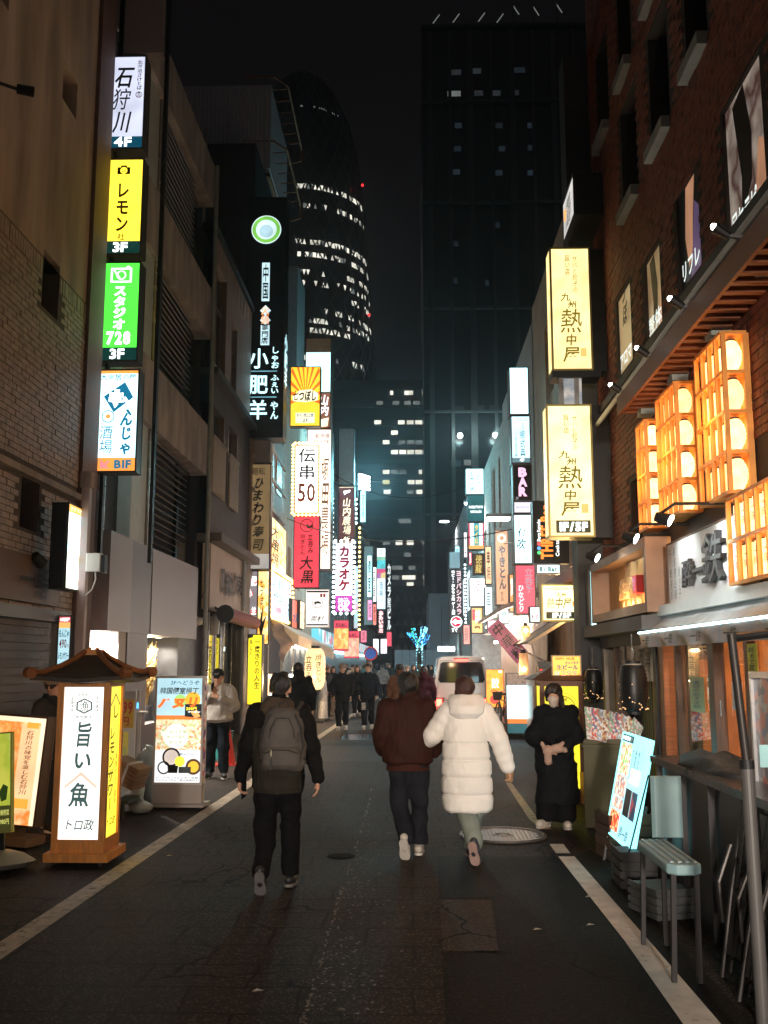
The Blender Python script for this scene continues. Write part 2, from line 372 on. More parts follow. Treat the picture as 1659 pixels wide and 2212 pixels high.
def worn_paint(key, col, amount=.5):
    m = M(key, col, .7, var=.22, scale=5, bump=.3, bscale=80)
    t = m.node_tree; N = t.nodes; L = t.links; p = N['Principled BSDF']
    tc = N.new('ShaderNodeTexCoord'); n = N.new('ShaderNodeTexNoise'); n.inputs['Scale'].default_value = 13; n.inputs['Detail'].default_value = 9; n.inputs['Roughness'].default_value = .75; L.new(tc.outputs['Object'], n.inputs['Vector'])
    r = N.new('ShaderNodeValToRGB'); r.color_ramp.elements[0].position = amount-.06; r.color_ramp.elements[1].position = amount+.06; r.color_ramp.elements[0].color = (1,1,1,1); r.color_ramp.elements[1].color = (0,0,0,1); L.new(n.outputs[0], r.inputs[0])
    mx = N.new('ShaderNodeMix'); mx.data_type = 'RGBA'; old = p.inputs['Base Color'].links[0].from_socket
    L.new(r.outputs[0], mx.inputs[0]); L.new(old, mx.inputs[6]); mx.inputs[7].default_value = (.05,.045,.04,1); L.new(mx.outputs[2], p.inputs['Base Color']); return m
PAINT = worn_paint('road_paint', (.62,.57,.52), .36); PAINTL = worn_paint('road_paint_old', (.46,.38,.3), .42)
BEIGE = M('beige_plaster', (.42,.32,.25), .8, var=.42, scale=1.3, bump=.3, bscale=25, aniso=(1.6,1.6,.35))
INKB = E('ink_blue', (.01,.2,.36), .8, 0); TILE = M('tan_tile', (.36,.27,.22), .55, var=.3, scale=7, bump=.2); MORT = M('dark_mortar', (.1,.08,.07), .9, var=.2)
GREY = M('grey_cladding', (.32,.29,.3), .45, .1, var=.08, scale=2); GREYD = M('grey_cladding_dark', (.2,.19,.21), .45, .1, var=.08, scale=2)
CONC = M('concrete', (.36,.31,.29), .85, var=.42, scale=1.6, bump=.3, bscale=30, aniso=(1.5,1.5,.5)); CREAM = M('cream_render', (.5,.4,.33), .8, var=.3, scale=1.4, bump=.25, bscale=25, aniso=(1.5,1.5,.4))
DARK = M('dark_metal', (.02,.021,.024), .5, .4, var=.2); DWALL = M('dark_wall', (.035,.034,.038), .7, var=.3, scale=2); NAVY = M('navy_metal', (.05,.055,.07), .5, .4, var=.15)
STEEL = M('steel', (.5,.5,.52), .3, .9, var=.12); WHITE = M('white_metal', (.7,.68,.66), .45, 0, var=.06); GLASS = M('dark_glass', (.015,.02,.025), .06, 0, var=0, spec=.8)
RBRK = M('red_brick', (.2,.05,.024), .75, var=.5, scale=9, bump=.4, bscale=40); WOODR = M('red_wood', (.24,.075,.025), .5, var=.3, scale=3, bump=.2, aniso=(1,12,12))
WOOD = M('pine_wood', (.46,.2,.06), .5, var=.25, scale=3, bump=.15, aniso=(14,14,1.2)); WOODD = M('dark_wood', (.1,.045,.025), .5, var=.35, scale=3, bump=.2, aniso=(14,14,1.2))
RUST = M('rusty_pipe', (.3,.15,.08), .7, .3, var=.3); PIPE = M('grey_pipe', (.3,.3,.3), .5, .2)
# ------------------------------------------------------------------ ground
o = obj('ground', B().add([(-500,-60,0),(500,-60,0),(500,1200,0),(-500,1200,0)], [(0,1,2,3)]), ASP, kind='structure')
def sheet(name, px, z, m, n=1):
    return obj(name, B().poly([UG(a, b, z) for a, b in px]), m, kind='structure')
def strip(name, e0, e1, z, m):
    b = B(); n = len(e0)
    p = [UG(*q, z) for q in e0]; q = [UG(*r, z) for r in e1]
    b.add(p+q, [(i, i+1, n+i+1, n+i) for i in range(n-1)]); return obj(name, b, m, kind='structure')
sheet('road_patch', [(945,1850),(1204,1850),(1330,2010),(1425,2130),(1492,2240),(962,2240),(957,2058),(1078,2058),(1062,1940),(948,1940)], .004, ASPN)
sheet('road_patch', [(948,1943),(1060,1943),(1076,2055),(957,2055)], .004, ASPL)
sheet('road_patch', [(679,1612),(823,1612),(823,1644),(672,1644)], .004, ASPL)
sheet('road_patch', [(690,1602),(900,1602),(902,1610),(684,1610)], .004, ASPN)
sheet('road_patch', [(742,1586),(823,1586),(823,1598),(736,1598)], .004, M('wet_steel', (.16,.17,.19), .22, .6, var=.2))
sheet('road_patch', [(1140,1690),(1180,1690),(1290,1830),(1240,1830)], .004, ASPN)
sheet('gutter', [(1243,1850),(1276,1836),(1700,2290),(1600,2290)], .004, ASPN)
# painted lines at the road edges
a0, a1 = UG(-8,2060), UG(542,1691)
d = (a1-a0).normalized(); far = a0+d*75; near = a0-d*5; nrm = Vector((d.y, -d.x, 0))
b = B(); N_ = 60; pts = [near+(far-near)*(i/N_) for i in range(N_+1)]
b.add([(p+nrm*.085+Vector((0,0,.004))) for p in pts]+[(p-nrm*.085+Vector((0,0,.004))) for p in pts], [(i, i+1, N_+2+i, N_+1+i) for i in range(N_)])
obj('road_line', b, PAINTL, kind='structure')
strip('road_line', [(1206,1850),(1350,2033),(1476,2212),(1560,2330)], [(1241,1850),(1418,2050),(1558,2212),(1660,2330)], .008, PAINT)
strip('road_line', [(1187,1823),(1201,1843)], [(1217,1823),(1232,1843)], .008, PAINT)
strip('road_line', [(1092,1690),(1112,1722),(1142,1768),(1167,1791)], [(1104,1690),(1128,1722),(1162,1768),(1192,1791)], .008, PAINTL)
# a pale, broken seam in the asphalt
b = B(); rr = random.Random(4)
ln = [(806,1690),(790,1760),(768,1840),(745,1900),(728,1960),(703,2040),(680,2120),(650,2212),(630,2270)]
for (x0, y0), (x1, y1) in zip(ln, ln[1:]):
    for k in range(14):
        if rr.random() < .35: continue
        t = k/14; p = UG(x0+(x1-x0)*t, y0+(y1-y0)*t, .003+.0001*k); q = UG(x0+(x1-x0)*(t+.06), y0+(y1-y0)*(t+.06), .003); w0 = rr.uniform(.003,.014); j = rr.uniform(-.012,.012)
        b.add([(p.x-w0+j,p.y,p.z),(p.x+w0+j,p.y,p.z),(q.x+w0*rr.random()+j,q.y,p.z),(q.x-w0*rr.random()+j,q.y,p.z)], [(0,1,2,3)])
for k in range(420):
    t = rr.random(); i = min(len(ln)-2, int(t*(len(ln)-1))); f_ = t*(len(ln)-1)-i; x = ln[i][0]+(ln[i+1][0]-ln[i][0])*f_; y = ln[i][1]+(ln[i+1][1]-ln[i][1])*f_
    g = abs(rr.gauss(0, 1)); p = UG(x+g*95*(y-1600)/600, y+rr.uniform(-8,8), .0035+.00001*k); s = rr.uniform(.004,.017)
    b.add([(p.x+s*math.cos(a)*rr.uniform(.5,1), p.y+s*1.4*math.sin(a)*rr.uniform(.5,1), p.z) for a in (0,1.3,2.6,3.9,5.2)], [(0,1,2,3,4)])
obj('asphalt_scar', b, M('scraped_asphalt', (.17,.135,.11), .8, var=.4, scale=30), kind='stuff')
# manhole cover
c = UG(1086,1806); mh = thing('manhole_cover', 'round patterned iron manhole cover in the road beside the white coat', 'manhole cover', (c.x, c.y, .004))
r_ = .46
IRON = M('iron', (.17,.16,.16), .42, .6, var=.25, scale=9); IROND = M('iron_dark', (.05,.05,.055), .5, .5)
obj('plate', B().lathe([(r_-.05,0),(r_-.05,.004)], 40), IROND, mh)
obj('rim', B().torus((0,0,.004), r_-.025, .022, 44, 6), IRON, mh)
b = B()
for i in range(-9, 10):
    for j in range(-13, 14):
        x, y = i*.043, j*.03
        if x*x+y*y < .375**2 and x*x+y*y > .12**2: b.box(x-.017, x+.017, y-.009, y+.009, .004, .012)
obj('raised_pattern', b, IRON, mh, kind='stuff'); obj('badge', B().torus((0,0,.006), .095, .012, 24, 6).ball((0,0,.004), .05, 10, 4, (1,1,.2)), IRON, mh)
b = B().lathe([(.13,0),(.13,.003)], 20); c = UG(737,1850)
tag(obj('drain_cover', b, M('matt_black', (.006,.006,.006), .9, var=0, spec=.1)), 'small dark round cover in the road behind the backpack', 'drain cover').location = (c.x, c.y, .004)
# scraps of litter
for k, (x, y, lab) in enumerate(((1160,2010,'pale paper scrap on the fresh asphalt nearest the bottom of the road patch'),(1272,1939,'white paper scrap on the asphalt close to the wide white line'),(1275,2000,'yellowish dead leaf lying on the dark asphalt'),(365,1850,'pale scrap on the road in front of the wooden lantern sign'),(556,2213-70,'tiny pale scrap near the bottom of the road'))):
    c = UG(x, y); s = .03
    tag(obj('leaf' if 'leaf' in lab else 'paper_scrap', B().poly([(-s,-.4*s,.006),(s*.6,-.6*s,.012),(s*1.2,.3*s,.007),(-s*.2,.6*s,.014)]), M('scrap', (.45,.4,.33), .8)), lab, 'litter').location = c
# ------------------------------------------------------------------ LEFT: tan building
def fL(X): return lambda u, v, d: (X-d, u, v)
def fR(X): return lambda u, v, d: (X+d, u, v)
def fF(Y): return lambda u, v, d: (u, Y+d, v)
t = thing('tan_building', 'tan building with a tiled lower storey and small dark windows, nearest on the left side', 'building', (-4.5, 8, 0))
LW = -4.5
H1 = [(11.83,12.37,9.03,9.55),(9.6,10.1,9.03,9.55)]; H2 = [(11.5,12.06,6.1,6.7)]; H3 = [(11.2,11.76,3.98,4.5)]
b = B().holes(fL(LW), 5, 13.1, 6.72, 15, H1+[(11.5,12.06,6.72,6.82)], .3); b.box(-12, LW-.31, 5, 13.1, 0, 15); obj('wall', b, BEIGE, t, world=True)
b = B().holes(fL(LW+.0), 5, 13.1, 0, 6.72, [(11.5,12.06,6.1,6.72),(11.2,11.76,3.34,3.93)], .3); obj('tiled_wall', b, MORT, t, world=True)
b = B(); holes_ = [(11.5,12.06,6.1,6.72),(11.2,11.76,3.34,3.93),(8,13.2,3.93,4.05),(8,12.5,2.55,3.0),(8,12.6,0,2.3)]
z = .05; row = 0
while z < 6.68:
    top = z > 6.44; hgt = .2 if top else .062
    y = 9.6+(.12 if row % 2 and not top else 0); wd = .066 if top else .222
    while y < 13.09:
        y1 = min(y+wd, 13.09)
        if not any(y1 > h[0] and y < h[1] and z+hgt > h[2] and z < h[3] for h in holes_):
            e = RND.uniform(.004,.012); b.add([(LW+e,y,z),(LW+e,y1,z),(LW+e,y1,z+hgt),(LW+e,y,z+hgt),(LW-.01,y,z),(LW-.01,y1,z),(LW-.01,y1,z+hgt),(LW-.01,y,z+hgt)], [(0,1,2,3),(4,0,3,7),(1,5,6,2),(3,2,6,7),(4,5,1,0)])
        y += wd+.012
    z += hgt+.012; row += 1
obj('tile', b, TILE, t, world=True, kind='stuff')
obj('string_course', B().box(LW-.05, LW+.06, 5, 13.15, 3.95, 4.03), CONC, t, world=True)
for h in H1[:1]+H2+[(11.2,11.76,3.34,3.93)]:
    obj('window', B().box(LW-.31, LW-.24, h[0], h[1], h[2], h[3]), GLASS, t, world=True)
obj('corner_pier', B().box(-5.2, LW+.05, 13.12, 13.75, 0, 15), M('brown_pier', (.17,.1,.08), .7, var=.2), t, world=True)
obj('wooden_sign_board', B().box(LW+.02, LW+.1, 9.6, 12.35, 2.48, 3.02), WOODD, t, world=True)
b = B(); text(b, '一鮨', -.45, .06, .45, .48, 0, 'h', .02, 1); c = obj('lettering', b, BLK, t); c.location = (.108, 12.0-8-.5, 2.48); c.rotation_euler = (0,0,pi/2)
b = B().box(LW-.05, LW+.2, 8, 12.5, 2.28, 2.42); obj('lintel', b, M('teal_grey_beam', (.1,.12,.13), .5, .3), t, world=True)
b = B()
for k in range(24): b.box(LW-.04+.018*(k % 2), LW+.015+.018*(k % 2), 8, 12.3, .05+k*.094, .05+(k+1)*.094-.006)
obj('roller_shutter', b, M('shutter_brown', (.075,.06,.055), .55, .3, var=.2), t, world=True)
sc = UX(73,1212,LW+.1); s = thing('wall_lamp', 'unlit black wall lamp on the tan tiles above the wooden board', 'lamp', (LW+.01, sc.y, sc.z))
obj('bracket', B().beam((0,0,0),(.12,0,.05),.025).box(0,.02,-.05,.05,-.05,.05), DARK, s); obj('shade', B().cyl((.12,-.06,.06),(.16,.07,-.02),.055,.075,10), DARK, s)
sc = UX(60,196,-4.0); s = thing('security_camera', 'dark cylindrical lamp on a thin arm at the picture edge beside the tan wall', 'camera', (LW, sc.y, sc.z))
obj('arm', B().cyl((0,-.35,0),(.42,-.02,0),.018), DARK, s); obj('housing', B().cyl((.4,-.04,0),(.56,.02,-.005),.05,.055,14), DARK, s); obj('lens', B().cyl((.555,.018,-.005),(.562,.022,-.005),.04,.04,14), M('brass', (.4,.3,.12), .3, .8), s)
# lit menu box on the tan wall, pole and boxes beside it
P = UX(100,1079,-4.32); t = thing('menu_light_box', 'narrow glowing menu light box with a dark end on the tan wall', 'sign', (-4.3, 11.92, 2.66))
board(t, .55, 1.03, .18, [(0,.09,E('orange_lit', (1,.5,.1), 1.2)),(.09,1,EP('menu_lit', [(1,.97,.9),(.6,.95,1),(.7,1,1),(.95,.75,.5),(.9,.95,.92),(1,1,1),(.5,.6,.4)], 2.1, 11))], [('おすすめ',.1,.015,.9,.075,E('cream_txt',(1,.9,.6),1.5),'h')], fr=.012, back=False, y0=-.2, frame=M('black_steel', (.015,.017,.02), .4, .3))
t.rotation_euler = (0,0,pi/2)
t = thing('sign_pole', 'pale square pole running up beside the menu light box', 'pole', (-4.05, 12.15, 0))
obj('shaft', B().cbox(-.05,.05,-.05,.05,0,3.95,.008), M('rose_beige_paint', (.45,.36,.35), .5, var=.1), t); obj('cap', B().cbox(-.07,.07,-.07,.07,3.95,4.15,.008), CONC, t)
t = thing('junction_box', 'white junction box with cables on the pole by the menu light box', 'junction box', (-3.93, 12.1, 3.0))
obj('case', B().cbox(-.06,.12,-.06,.06,-.1,.12,.01), WHITE, t); obj('cable', B().tube([(.05,-.02,-.1),(.06,-.02,-.2),(.02,-.02,-.32),(-.06,-.02,-.4)], .008, 6), WHITE, t); obj('back_plate', B().box(.12,.17,-.05,.07,-.12,.1), DARK, t)
p = U(167,707,13.6); t = thing('pier_box', 'small white service box on the brown corner pier beside the green sign', 'junction box', p); obj('case', B().cbox(-.1,.1,-.05,.12,-.12,.12,.01), WHITE, t); obj('conduit', B().cyl((.02,.05,-6),(.02,.05,-.1),.018,None,8), PIPE, t)
W = E('lit_white', (.93,.98,1), 1.7); RED = M('red_print', (.6,.03,.03), .5, var=0)
TEALP = E('teal_print', (.01,.14,.18), .6, 0); WT = E('white_txt', (.95,1,1), 2.2, 0)
front('price_sign', 'small pale blue sign reading 490 with teal writing below the junction box', (124,1330,153,1437), 12.0, [(0,.12,E('red_banner',(.8,.12,.15),.7)),(.12,.24,E('orange_star',(1,.5,.15),.9)),(.24,.7,E('pale_blue_lit',(.55,.85,.95),.8)),(.7,1,E('pale_blue_lit',None))],
      [('もんじゃ',.05,.26,.95,.44,TEALP,'h',.03,.5),('490',.1,.47,.75,.66,RED,'h',.02),('円',.76,.58,.95,.66,RED,'h'),('レモンサワー',.03,.74,.97,.9,TEALP,'h',.03,.4),('大衆居酒屋',.08,.02,.92,.1,WT,'h')], dep=.1, fr=.012)
# ------------------------------------------------------------------ LEFT: grey building with louvres
t = thing('grey_building', 'grey clad building with dark louvre bands and a lit recessed entrance on the left', 'building', (-4.8, 17, 0))
XB = -4.82
b = B().box(-12, XB-.1, 13.3, 21.4, 2.3, 13.2); b.box(-12, -6.6, 13.3, 21.4, 0, 2.3); obj('wall', b, DWALL, t, world=True)
for z0, z1 in ((5.85,6.98),(8.95,10.12),(12.1,13.1)):
    obj('spandrel', B().box(XB-.1, -4.5, 14.9, 21.4, z0, z1), CONC, t, world=True)
for k, (y0, y1, m, x) in enumerate(((14.55,15.74,GREY,-4.46),(15.75,16.96,GREYD,-4.47),(16.97,18.7,GREY,-4.455),(18.71,20.65,GREY,-4.46))):
    obj('cladding_panel', B().box(-4.86, x, y0+.006, y1-.006, 2.26, 3.74), m, t, world=True)
obj('fascia_end', B().box(-5.3, -4.87, 14.55, 20.6, 2.26, 3.74), DARK, t, world=True)
TEALG = M('teal_white_panel', (.5,.55,.55), .5, var=.08)
for z0, z1 in ((3.76,5.85),(6.98,8.95),(10.12,12.1)):
    obj('side_panel', B().box(XB-.06, -4.6, 16.0, 16.9, z0, z1), TEALG, t, world=True)
    obj('mullion', B().box(XB-.02, -4.56, 16.95, 17.12, z0, z1), M('chrome_strip', (.5,.42,.36), .25, .8), t, world=True)
    b = B(); n = int((z1-z0)/.13)
    for k in range(n):
        z = z0+(k+.5)*(z1-z0)/n; b.add([(XB,17.14,z+.055),(XB,20.0,z+.055),(-4.6,20.0,z-.05),(-4.6,17.14,z-.05),(-4.62,17.14,z-.06),(-4.62,20.0,z-.06)], [(0,1,2,3),(3,2,5,4)])
    obj('louvre', b, M('louvre_grey', (.13,.125,.125), .5, .4, var=.15), t, world=True)
    obj('window', B().box(XB-.05, XB+.02, 20.02, 21.1, z0, z1), GLASS, t, world=True)
    obj('window', B().box(XB-.05, XB+.02, 13.4, 14.9, z0, z1), GLASS, t, world=True); obj('window', B().box(XB-.05, XB+.01, 14.95, 15.95, z0, z1), DARK, t, world=True)
    obj('mullion', B().box(XB-.03, -4.7, 14.86, 14.96, z0, z1), STEEL, t, world=True)
obj('drainpipe', B().cyl((-4.4,21.2,0),(-4.4,21.2,13),.05), PIPE, t, world=True)
LITW = M('entrance_white', (.62,.58,.55), .6, var=.05); LITB = M('entrance_beige', (.55,.4,.28), .7, var=.1)
obj('entrance_wall', B().box(-6.6, -6.5, 13.4, 20.6, 0, 2.26), LITB, t, world=True); obj('entrance_pillar', B().box(-5.4,-4.95,14.3,14.42,0,2.26), LITW, t, world=True)
obj('entrance_pillar', B().box(-5.3,-4.52,15.32,15.74,0,2.26), LITW, t, world=True); obj('entrance_pillar', B().box(-5.3,-4.5,15.76,16.97,0,2.26), GREYD, t, world=True)
obj('entrance_pillar', B().box(-5.2,-4.5,19.2,20.65,0,2.26), DARK, t, world=True); obj('sill', B().box(-5.0,-4.52,16.97,19.2,.0,.75), GREYD, t, world=True)
obj('partition', B().box(-6.5,-5.9,16.97,17.1,.0,2.26), LITB, t, world=True); obj('soffit', B().box(-6.5,-5.31,13.4,20.6,2.27,2.3), LITW, t, world=True)
for k in range(9): obj('slat', B().box(-5.28+k*.062,-5.25+k*.062,15.24,15.31,.1,1.85), WHITE if k % 2 else GREYD, t, world=True)
obj('niche_wall', B().box(-5.2,-5.1,16.99,19.18,.76,2.25), LITB, t, world=True)
lamp(t, (-5.0+4.8, 14.85-17, 1.95), 38, (1,.9,.78)); lamp(t, (-4.72+4.8, 17.9-17, 2.05), 30, (1,.8,.5))  # bare fill lamps added to brighten the entrance recess and the plant niche
DLT = E('downlight', (1,.97,.9), 30, 0)
for k, (y, x) in enumerate(((15.0,-4.62),(17.3,-4.78),(18.1,-4.78),(18.8,-4.78),(14.9,-5.6))):
    d = thing('downlight', ('downlight nearest the lantern sign, under the grey fascia','downlight over the left edge of the plant window','middle downlight over the plant window','downlight farthest along the grey fascia','downlight inside the lit entrance')[k], 'lamp', (x, y, 2.262))
    obj('trim', B().torus((0,0,-.004), .085, .012, 20, 6), WHITE, d); obj('lens', B().lathe([(.075,-.012),(.075,-.002)], 16), DLT, d)
    lamp(d, (0,0,-.05), 230, (1,.9,.76), 'SPOT', .05, (0,0,0), 150)
pl = thing('pampas_grass', 'dried golden pampas grass in the lit window of the grey building', 'plant', (-4.84, 18.3, .72))
obj('pot', B().lathe([(.1,0),(.15,.05),(.14,.25),(.11,.3)], 14), DARK, pl, True)
b = B(); rr = random.Random(2)
for k in range(70):
    a, e = rr.uniform(0, 2*pi), rr.uniform(.05,.55); h_ = rr.uniform(.75,1.5); top = Vector((e*math.cos(a)*.35, e*math.sin(a)*1.2, h_))
    mid = Vector((top.x*.35, top.y*.35, h_*.6)); b.tube([(0,0,.2), mid, top], .004, 3)
    for q in range(16):
        f_ = rr.random(); p = mid.lerp(top, f_); v = Vector((rr.uniform(-.1,.1), rr.uniform(-.1,.1), rr.uniform(.02,.16)))*(1.1-f_*.6); s = Vector((rr.uniform(-.02,.02),rr.uniform(-.02,.02),0)); b.add([p-s, p+s, p+v], [(0,1,2)])
obj('plume', b, M('straw', (.62,.45,.17), .8, var=.2), pl, kind='stuff')
# brackets and stacked signs in front of it
t = thing('sign_rack', 'tall steel rack with white brackets carrying the stacked signs on the left', 'sign rack', (-4.1, 14.02, 0))
obj('post', B().box(.33,.38,.02,.12,3.2,12.6), DARK, t); obj('post', B().box(-.4,-.35,.02,.12,3.2,12.6), DARK, t)
for k in range(13): obj('bracket', B().box(-.72,-.42,.02,.16,4.3+k*.66,4.62+k*.66), M('bracket_white', (.42,.38,.36), .6), t)
obj('blank_panel', B().box(-.3,.31,-.05,.15,U(270,113,13.95).z,13.2), M('blank_sign', (.3,.25,.24), .6, var=.08), t)
SF = M('sign_frame_grey', (.12,.11,.11), .45, .4)
K_ = BLK; YEL = E('lit_yellow', (1,.74,.05), 1.5, .15); GRN = E('lit_green', (.07,.75,.05), 1.5, .1); NVP = E('navy_strip', (.004,.06,.1), 1.0); DGR = E('darkgreen_strip', (.005,.035,.03), 1)
front('stacked_sign', 'white stacked sign with three black brush characters over a navy 4F strip', (227,121,313,322), 13.95, [(0,.875,E('lit_cool', (.72,.76,.95), .85)),(.875,1,NVP)],
      [('石狩川',.2,.1,.68,.84,K_,'v',.03,1),('北海道さけとば',.8,.04,.94,.37,K_,'v',.02),('本店',.8,.385,.93,.45,RED,'v',0),('4F',.24,.885,.74,.985,WT,'h',.035)], [('ring',.865,.42,.09,.015,RED)], frame=SF)
front('stacked_sign', 'yellow stacked sign with a camera mark and dark vertical lettering', (221,343,308,550), 13.95, [(0,.87,YEL),(.87,1,DGR)],
      [('レモン',.32,.24,.68,.78,M('olive_print', (.1,.085,.01), .5, var=0),'v',.03),('社',.4,.79,.6,.865,M('olive_print',None),'v',0),('3F',.28,.885,.7,.985,WT,'h',.035)],
      [('rect',.33,.08,.67,.155,K_),('rect',.42,.06,.58,.08,K_),('disc',.5,.115,.095,YEL),('ring',.5,.115,.055,.02,K_)], frame=SF)
front('stacked_sign', 'green stacked sign reading 728 with white lettering', (214,566,301,781), 13.95, [(0,.87,GRN),(.87,1,DGR)],
      [('スタジオ',.34,.23,.68,.69,WT,'v',.045),('728',.18,.71,.84,.835,WT,'h',.045),('3F',.28,.885,.7,.985,WT,'h',.035)],
      [('rect',.24,.05,.8,.2,WT),('rect',.29,.065,.75,.185,GRN),('ring',.52,.125,.13,.035,WT),('poly',[(.29,.065),(.34,.065),(.5,.15),(.46,.17)],WT),('ring',.7,.05,.055,.02,WT)], frame=SF)
NAVP = E('deep_blue_print', (.008,.12,.24), .75, 0)
front('stacked_sign', 'white stacked sign with a blue diamond and an orange strip, lowest of the stack', (205,798,298,1020), 13.95, [(0,.03,E('orange_strip', (1,.33,.06), 1.2)),(.03,.87,E('lit_bright', (.6,.92,1), 2.0)),(.87,1,E('orange_strip',None))],
      [('大衆居酒屋',.06,.035,.96,.095,INKB,'h',.03),('も',.28,.19,.82,.39,WT,'v',.07),('んじゃ',.6,.42,.9,.84,INKB,'v',.045,.4),('酒場',.1,.55,.44,.83,INKB,'v',.03,.3),('B1F',.48,.895,.92,.975,INKB,'h',.045)],
      [('poly',[(.16,.26),(.68,.115),(.9,.27),(.42,.42)],INKB),('poly',[(.72,.4),(.78,.385),(.88,.445),(.83,.455)],INKB),('ring',.29,.46,.16,.025,INKB),('disc',.29,.46,.06,E('orange_strip',None)),('poly',[(.14,.885),(.14,.975),(.36,.975),(.29,.945),(.38,.91),(.34,.895),(.24,.93),(.2,.905)],E('pink_arrow',(1,.25,.25),1.2))], frame=SF)
# ------------------------------------------------------------------ LEFT: sushi house and what follows
t = thing('sushi_house', 'two tone house with beige upper cladding, barred windows and a dim beige name board', 'building', (-4.5, 24, 0))
BCL = M('beige_cladding', (.4,.33,.29), .6, var=.1, scale=2, bump=.1)
b = B().box(-11, -4.72, 21.45, 27, 0, 11.6); obj('core', b, DWALL, t, world=True)
wu = [(21.8,23.2,8.6,11.0),(23.95,24.75,8.6,10.3)]; wl = [(21.7,23.3,5.6,7.6),(23.8,25.1,5.6,7.6)]
obj('upper_wall', B().holes(fL(-4.5), 21.45, 27, 8.3, 11.6, wu, .2), BCL, t, world=True)
for k in range(11): obj('cladding_seam', B().box(-4.5,-4.488,21.6+k*.5,21.63+k*.5,11.05,11.55), CONC, t, world=True)
obj('lower_wall', B().holes(fL(-4.5), 21.45, 27, 4.6, 8.3, wl, .2), M('brown_dark_wall', (.07,.055,.055), .7, var=.3, scale=2), t, world=True)
obj('parapet', B().box(-4.75,-4.42,21.4,27.05,11.6,11.75), DARK, t, world=True); obj('ledge', B().box(-4.7,-4.3,21.45,27,8.2,8.34), NAVY, t, world=True)
for h in wu+wl:
    f = obj('window', B().box(-4.69,-4.66,h[0],h[1],h[2],h[3]), M('blue_glass', (.03,.07,.1), .08, 0, var=.3, scale=1, spec=.8), t, world=True)
    fb = B().box(-4.68,-4.6,(h[0]+h[1])/2-.03,(h[0]+h[1])/2+.03,h[2],h[3]).box(-4.68,-4.6,h[0],h[1],h[2]+(h[3]-h[2])*.62,h[2]+(h[3]-h[2])*.62+.06).box(-4.68,-4.49,h[0],h[0]+.05,h[2],h[3]).box(-4.68,-4.49,h[1]-.05,h[1],h[2],h[3])
    obj('window_frame', fb, M('bronze_frame', (.25,.17,.12), .4, .5), t, world=True)
for h in wl:
    for k in range(int((h[1]-h[0])/.11)): obj('bar', B().box(-4.46,-4.42,h[0]+.03+k*.11,h[0]+.075+k*.11,h[2]-.05,h[2]+1.2), M('cream_bar', (.5,.43,.36), .6, var=.1), t, world=True)
    obj('rail', B().box(-4.48,-4.41,h[0],h[1],h[2]+1.2,h[2]+1.26), CONC, t, world=True)
obj('canopy', B().box(-4.7,-4.15,21.5,27,4.42,4.6), M('dull_canopy', (.13,.115,.11), .7, var=.2), t, world=True)
obj('name_board', B().box(-4.6,-4.42,21.7,26.0,2.95,4.4), M('dim_board', (.55,.42,.33), .6, var=.12, scale=1), t, world=True)
b = B(); text(b, 'ひまわり寿司', -1.5, .42, 1.6, 1.05, -.03, 'h', .045, 1.2); c = obj('lettering', b, BLK, t); c.location = (.08+.002, .3, 2.95); c.rotation_euler = (0,0,pi/2)
obj('pilaster', B().box(-4.7,-4.4,26.1,27.0,0,4.5), M('brown_post', (.1,.075,.065), .6, var=.25), t, world=True); obj('drainpipe', B().cyl((-4.36,25.7,0),(-4.36,25.7,4.4),.05), PIPE, t, world=True)
obj('shop_back', B().box(-6.7,-6.6,21.5,26.2,0,2.9), M('shop_dark', (.1,.07,.06), .7, var=.4, scale=3), t, world=True)
for k, y in enumerate((22.2,23.0,24.0,25.0)): obj('door_post', B().box(-4.6,-4.52,y,y+.07,0,2.9), STEEL if k < 3 else DARK, t, world=True)
obj('door_glass', B().box(-4.58,-4.56,22.3,26,0,2.8), M('clear_glass', (.92,.92,.9), .02, var=0, trans=1, spec=.5), t, world=True)
obj('inner_lamp', B().box(-5.6,-5.5,22,22.9,2.3,2.4).box(-5.6,-5.5,24.3,24.7,1.9,2.0), E('shop_white', (1,.85,.65), 20, 0), t, world=True)
obj('neon_screen', B().box(-5.2,-5.15,21.7,22.6,2.15,2.4), E('neon_blue', (.1,.55,.75), 1.2), t, world=True); obj('poster', B().box(-4.7,-4.66,22.6,23.0,2.1,2.6), EP('pink_poster', [(.8,.2,.25),(.9,.8,.8),(.5,.1,.15)], .5, 9), t, world=True)
t = thing('rolled_awning', 'rolled red and cream shop awning over the doorway of the sushi house', 'awning', (-4.1, 23.8, 2.85))
b = B(); 
for k in range(6): b.cur = k % 2; b.cyl((0,-1.9,.0+.0),(0.05,1.9,-.06),.16-.004*k,None,14) if k == 0 else b.beam((.05*math.cos(k)+.02,-1.9,.15*math.sin(k*.5-.6)),(.07*math.cos(k)+.05,1.9,.15*math.sin(k*.5-.6)-.06),.09,.05)
obj('fabric', b, [M('red_awning', (.3,.05,.05), .7, var=.2), M('cream_awning', (.5,.4,.36), .7, var=.2)], t); obj('end_cap', B().cyl((0,-1.96,0),(0,-1.9,0),.2), DARK, t); obj('arm', B().beam((-.4,-1.5,.2),(0,-1.5,0),.05).beam((-.4,1.5,.2),(0,1.5,0),.05), DARK, t)
for k, (px, py, Y, lab) in enumerate(((488,1326,24.3,'black round spotlight under the beige name board'),(541,1341,26.6,'black round spotlight beside the yellow column sign'))):
    p = U(px, py, Y); s = thing('spotlight', lab, 'spotlight', p)
    obj('arm', B().cyl((-.5,-.3,.1),(0,0,0),.025), DARK, s); obj('head', B().lathe([(.05,-.16),(.12,-.1),(.15,0),(.14,.1),(.08,.14)], 14, ax='x'), DARK, s)
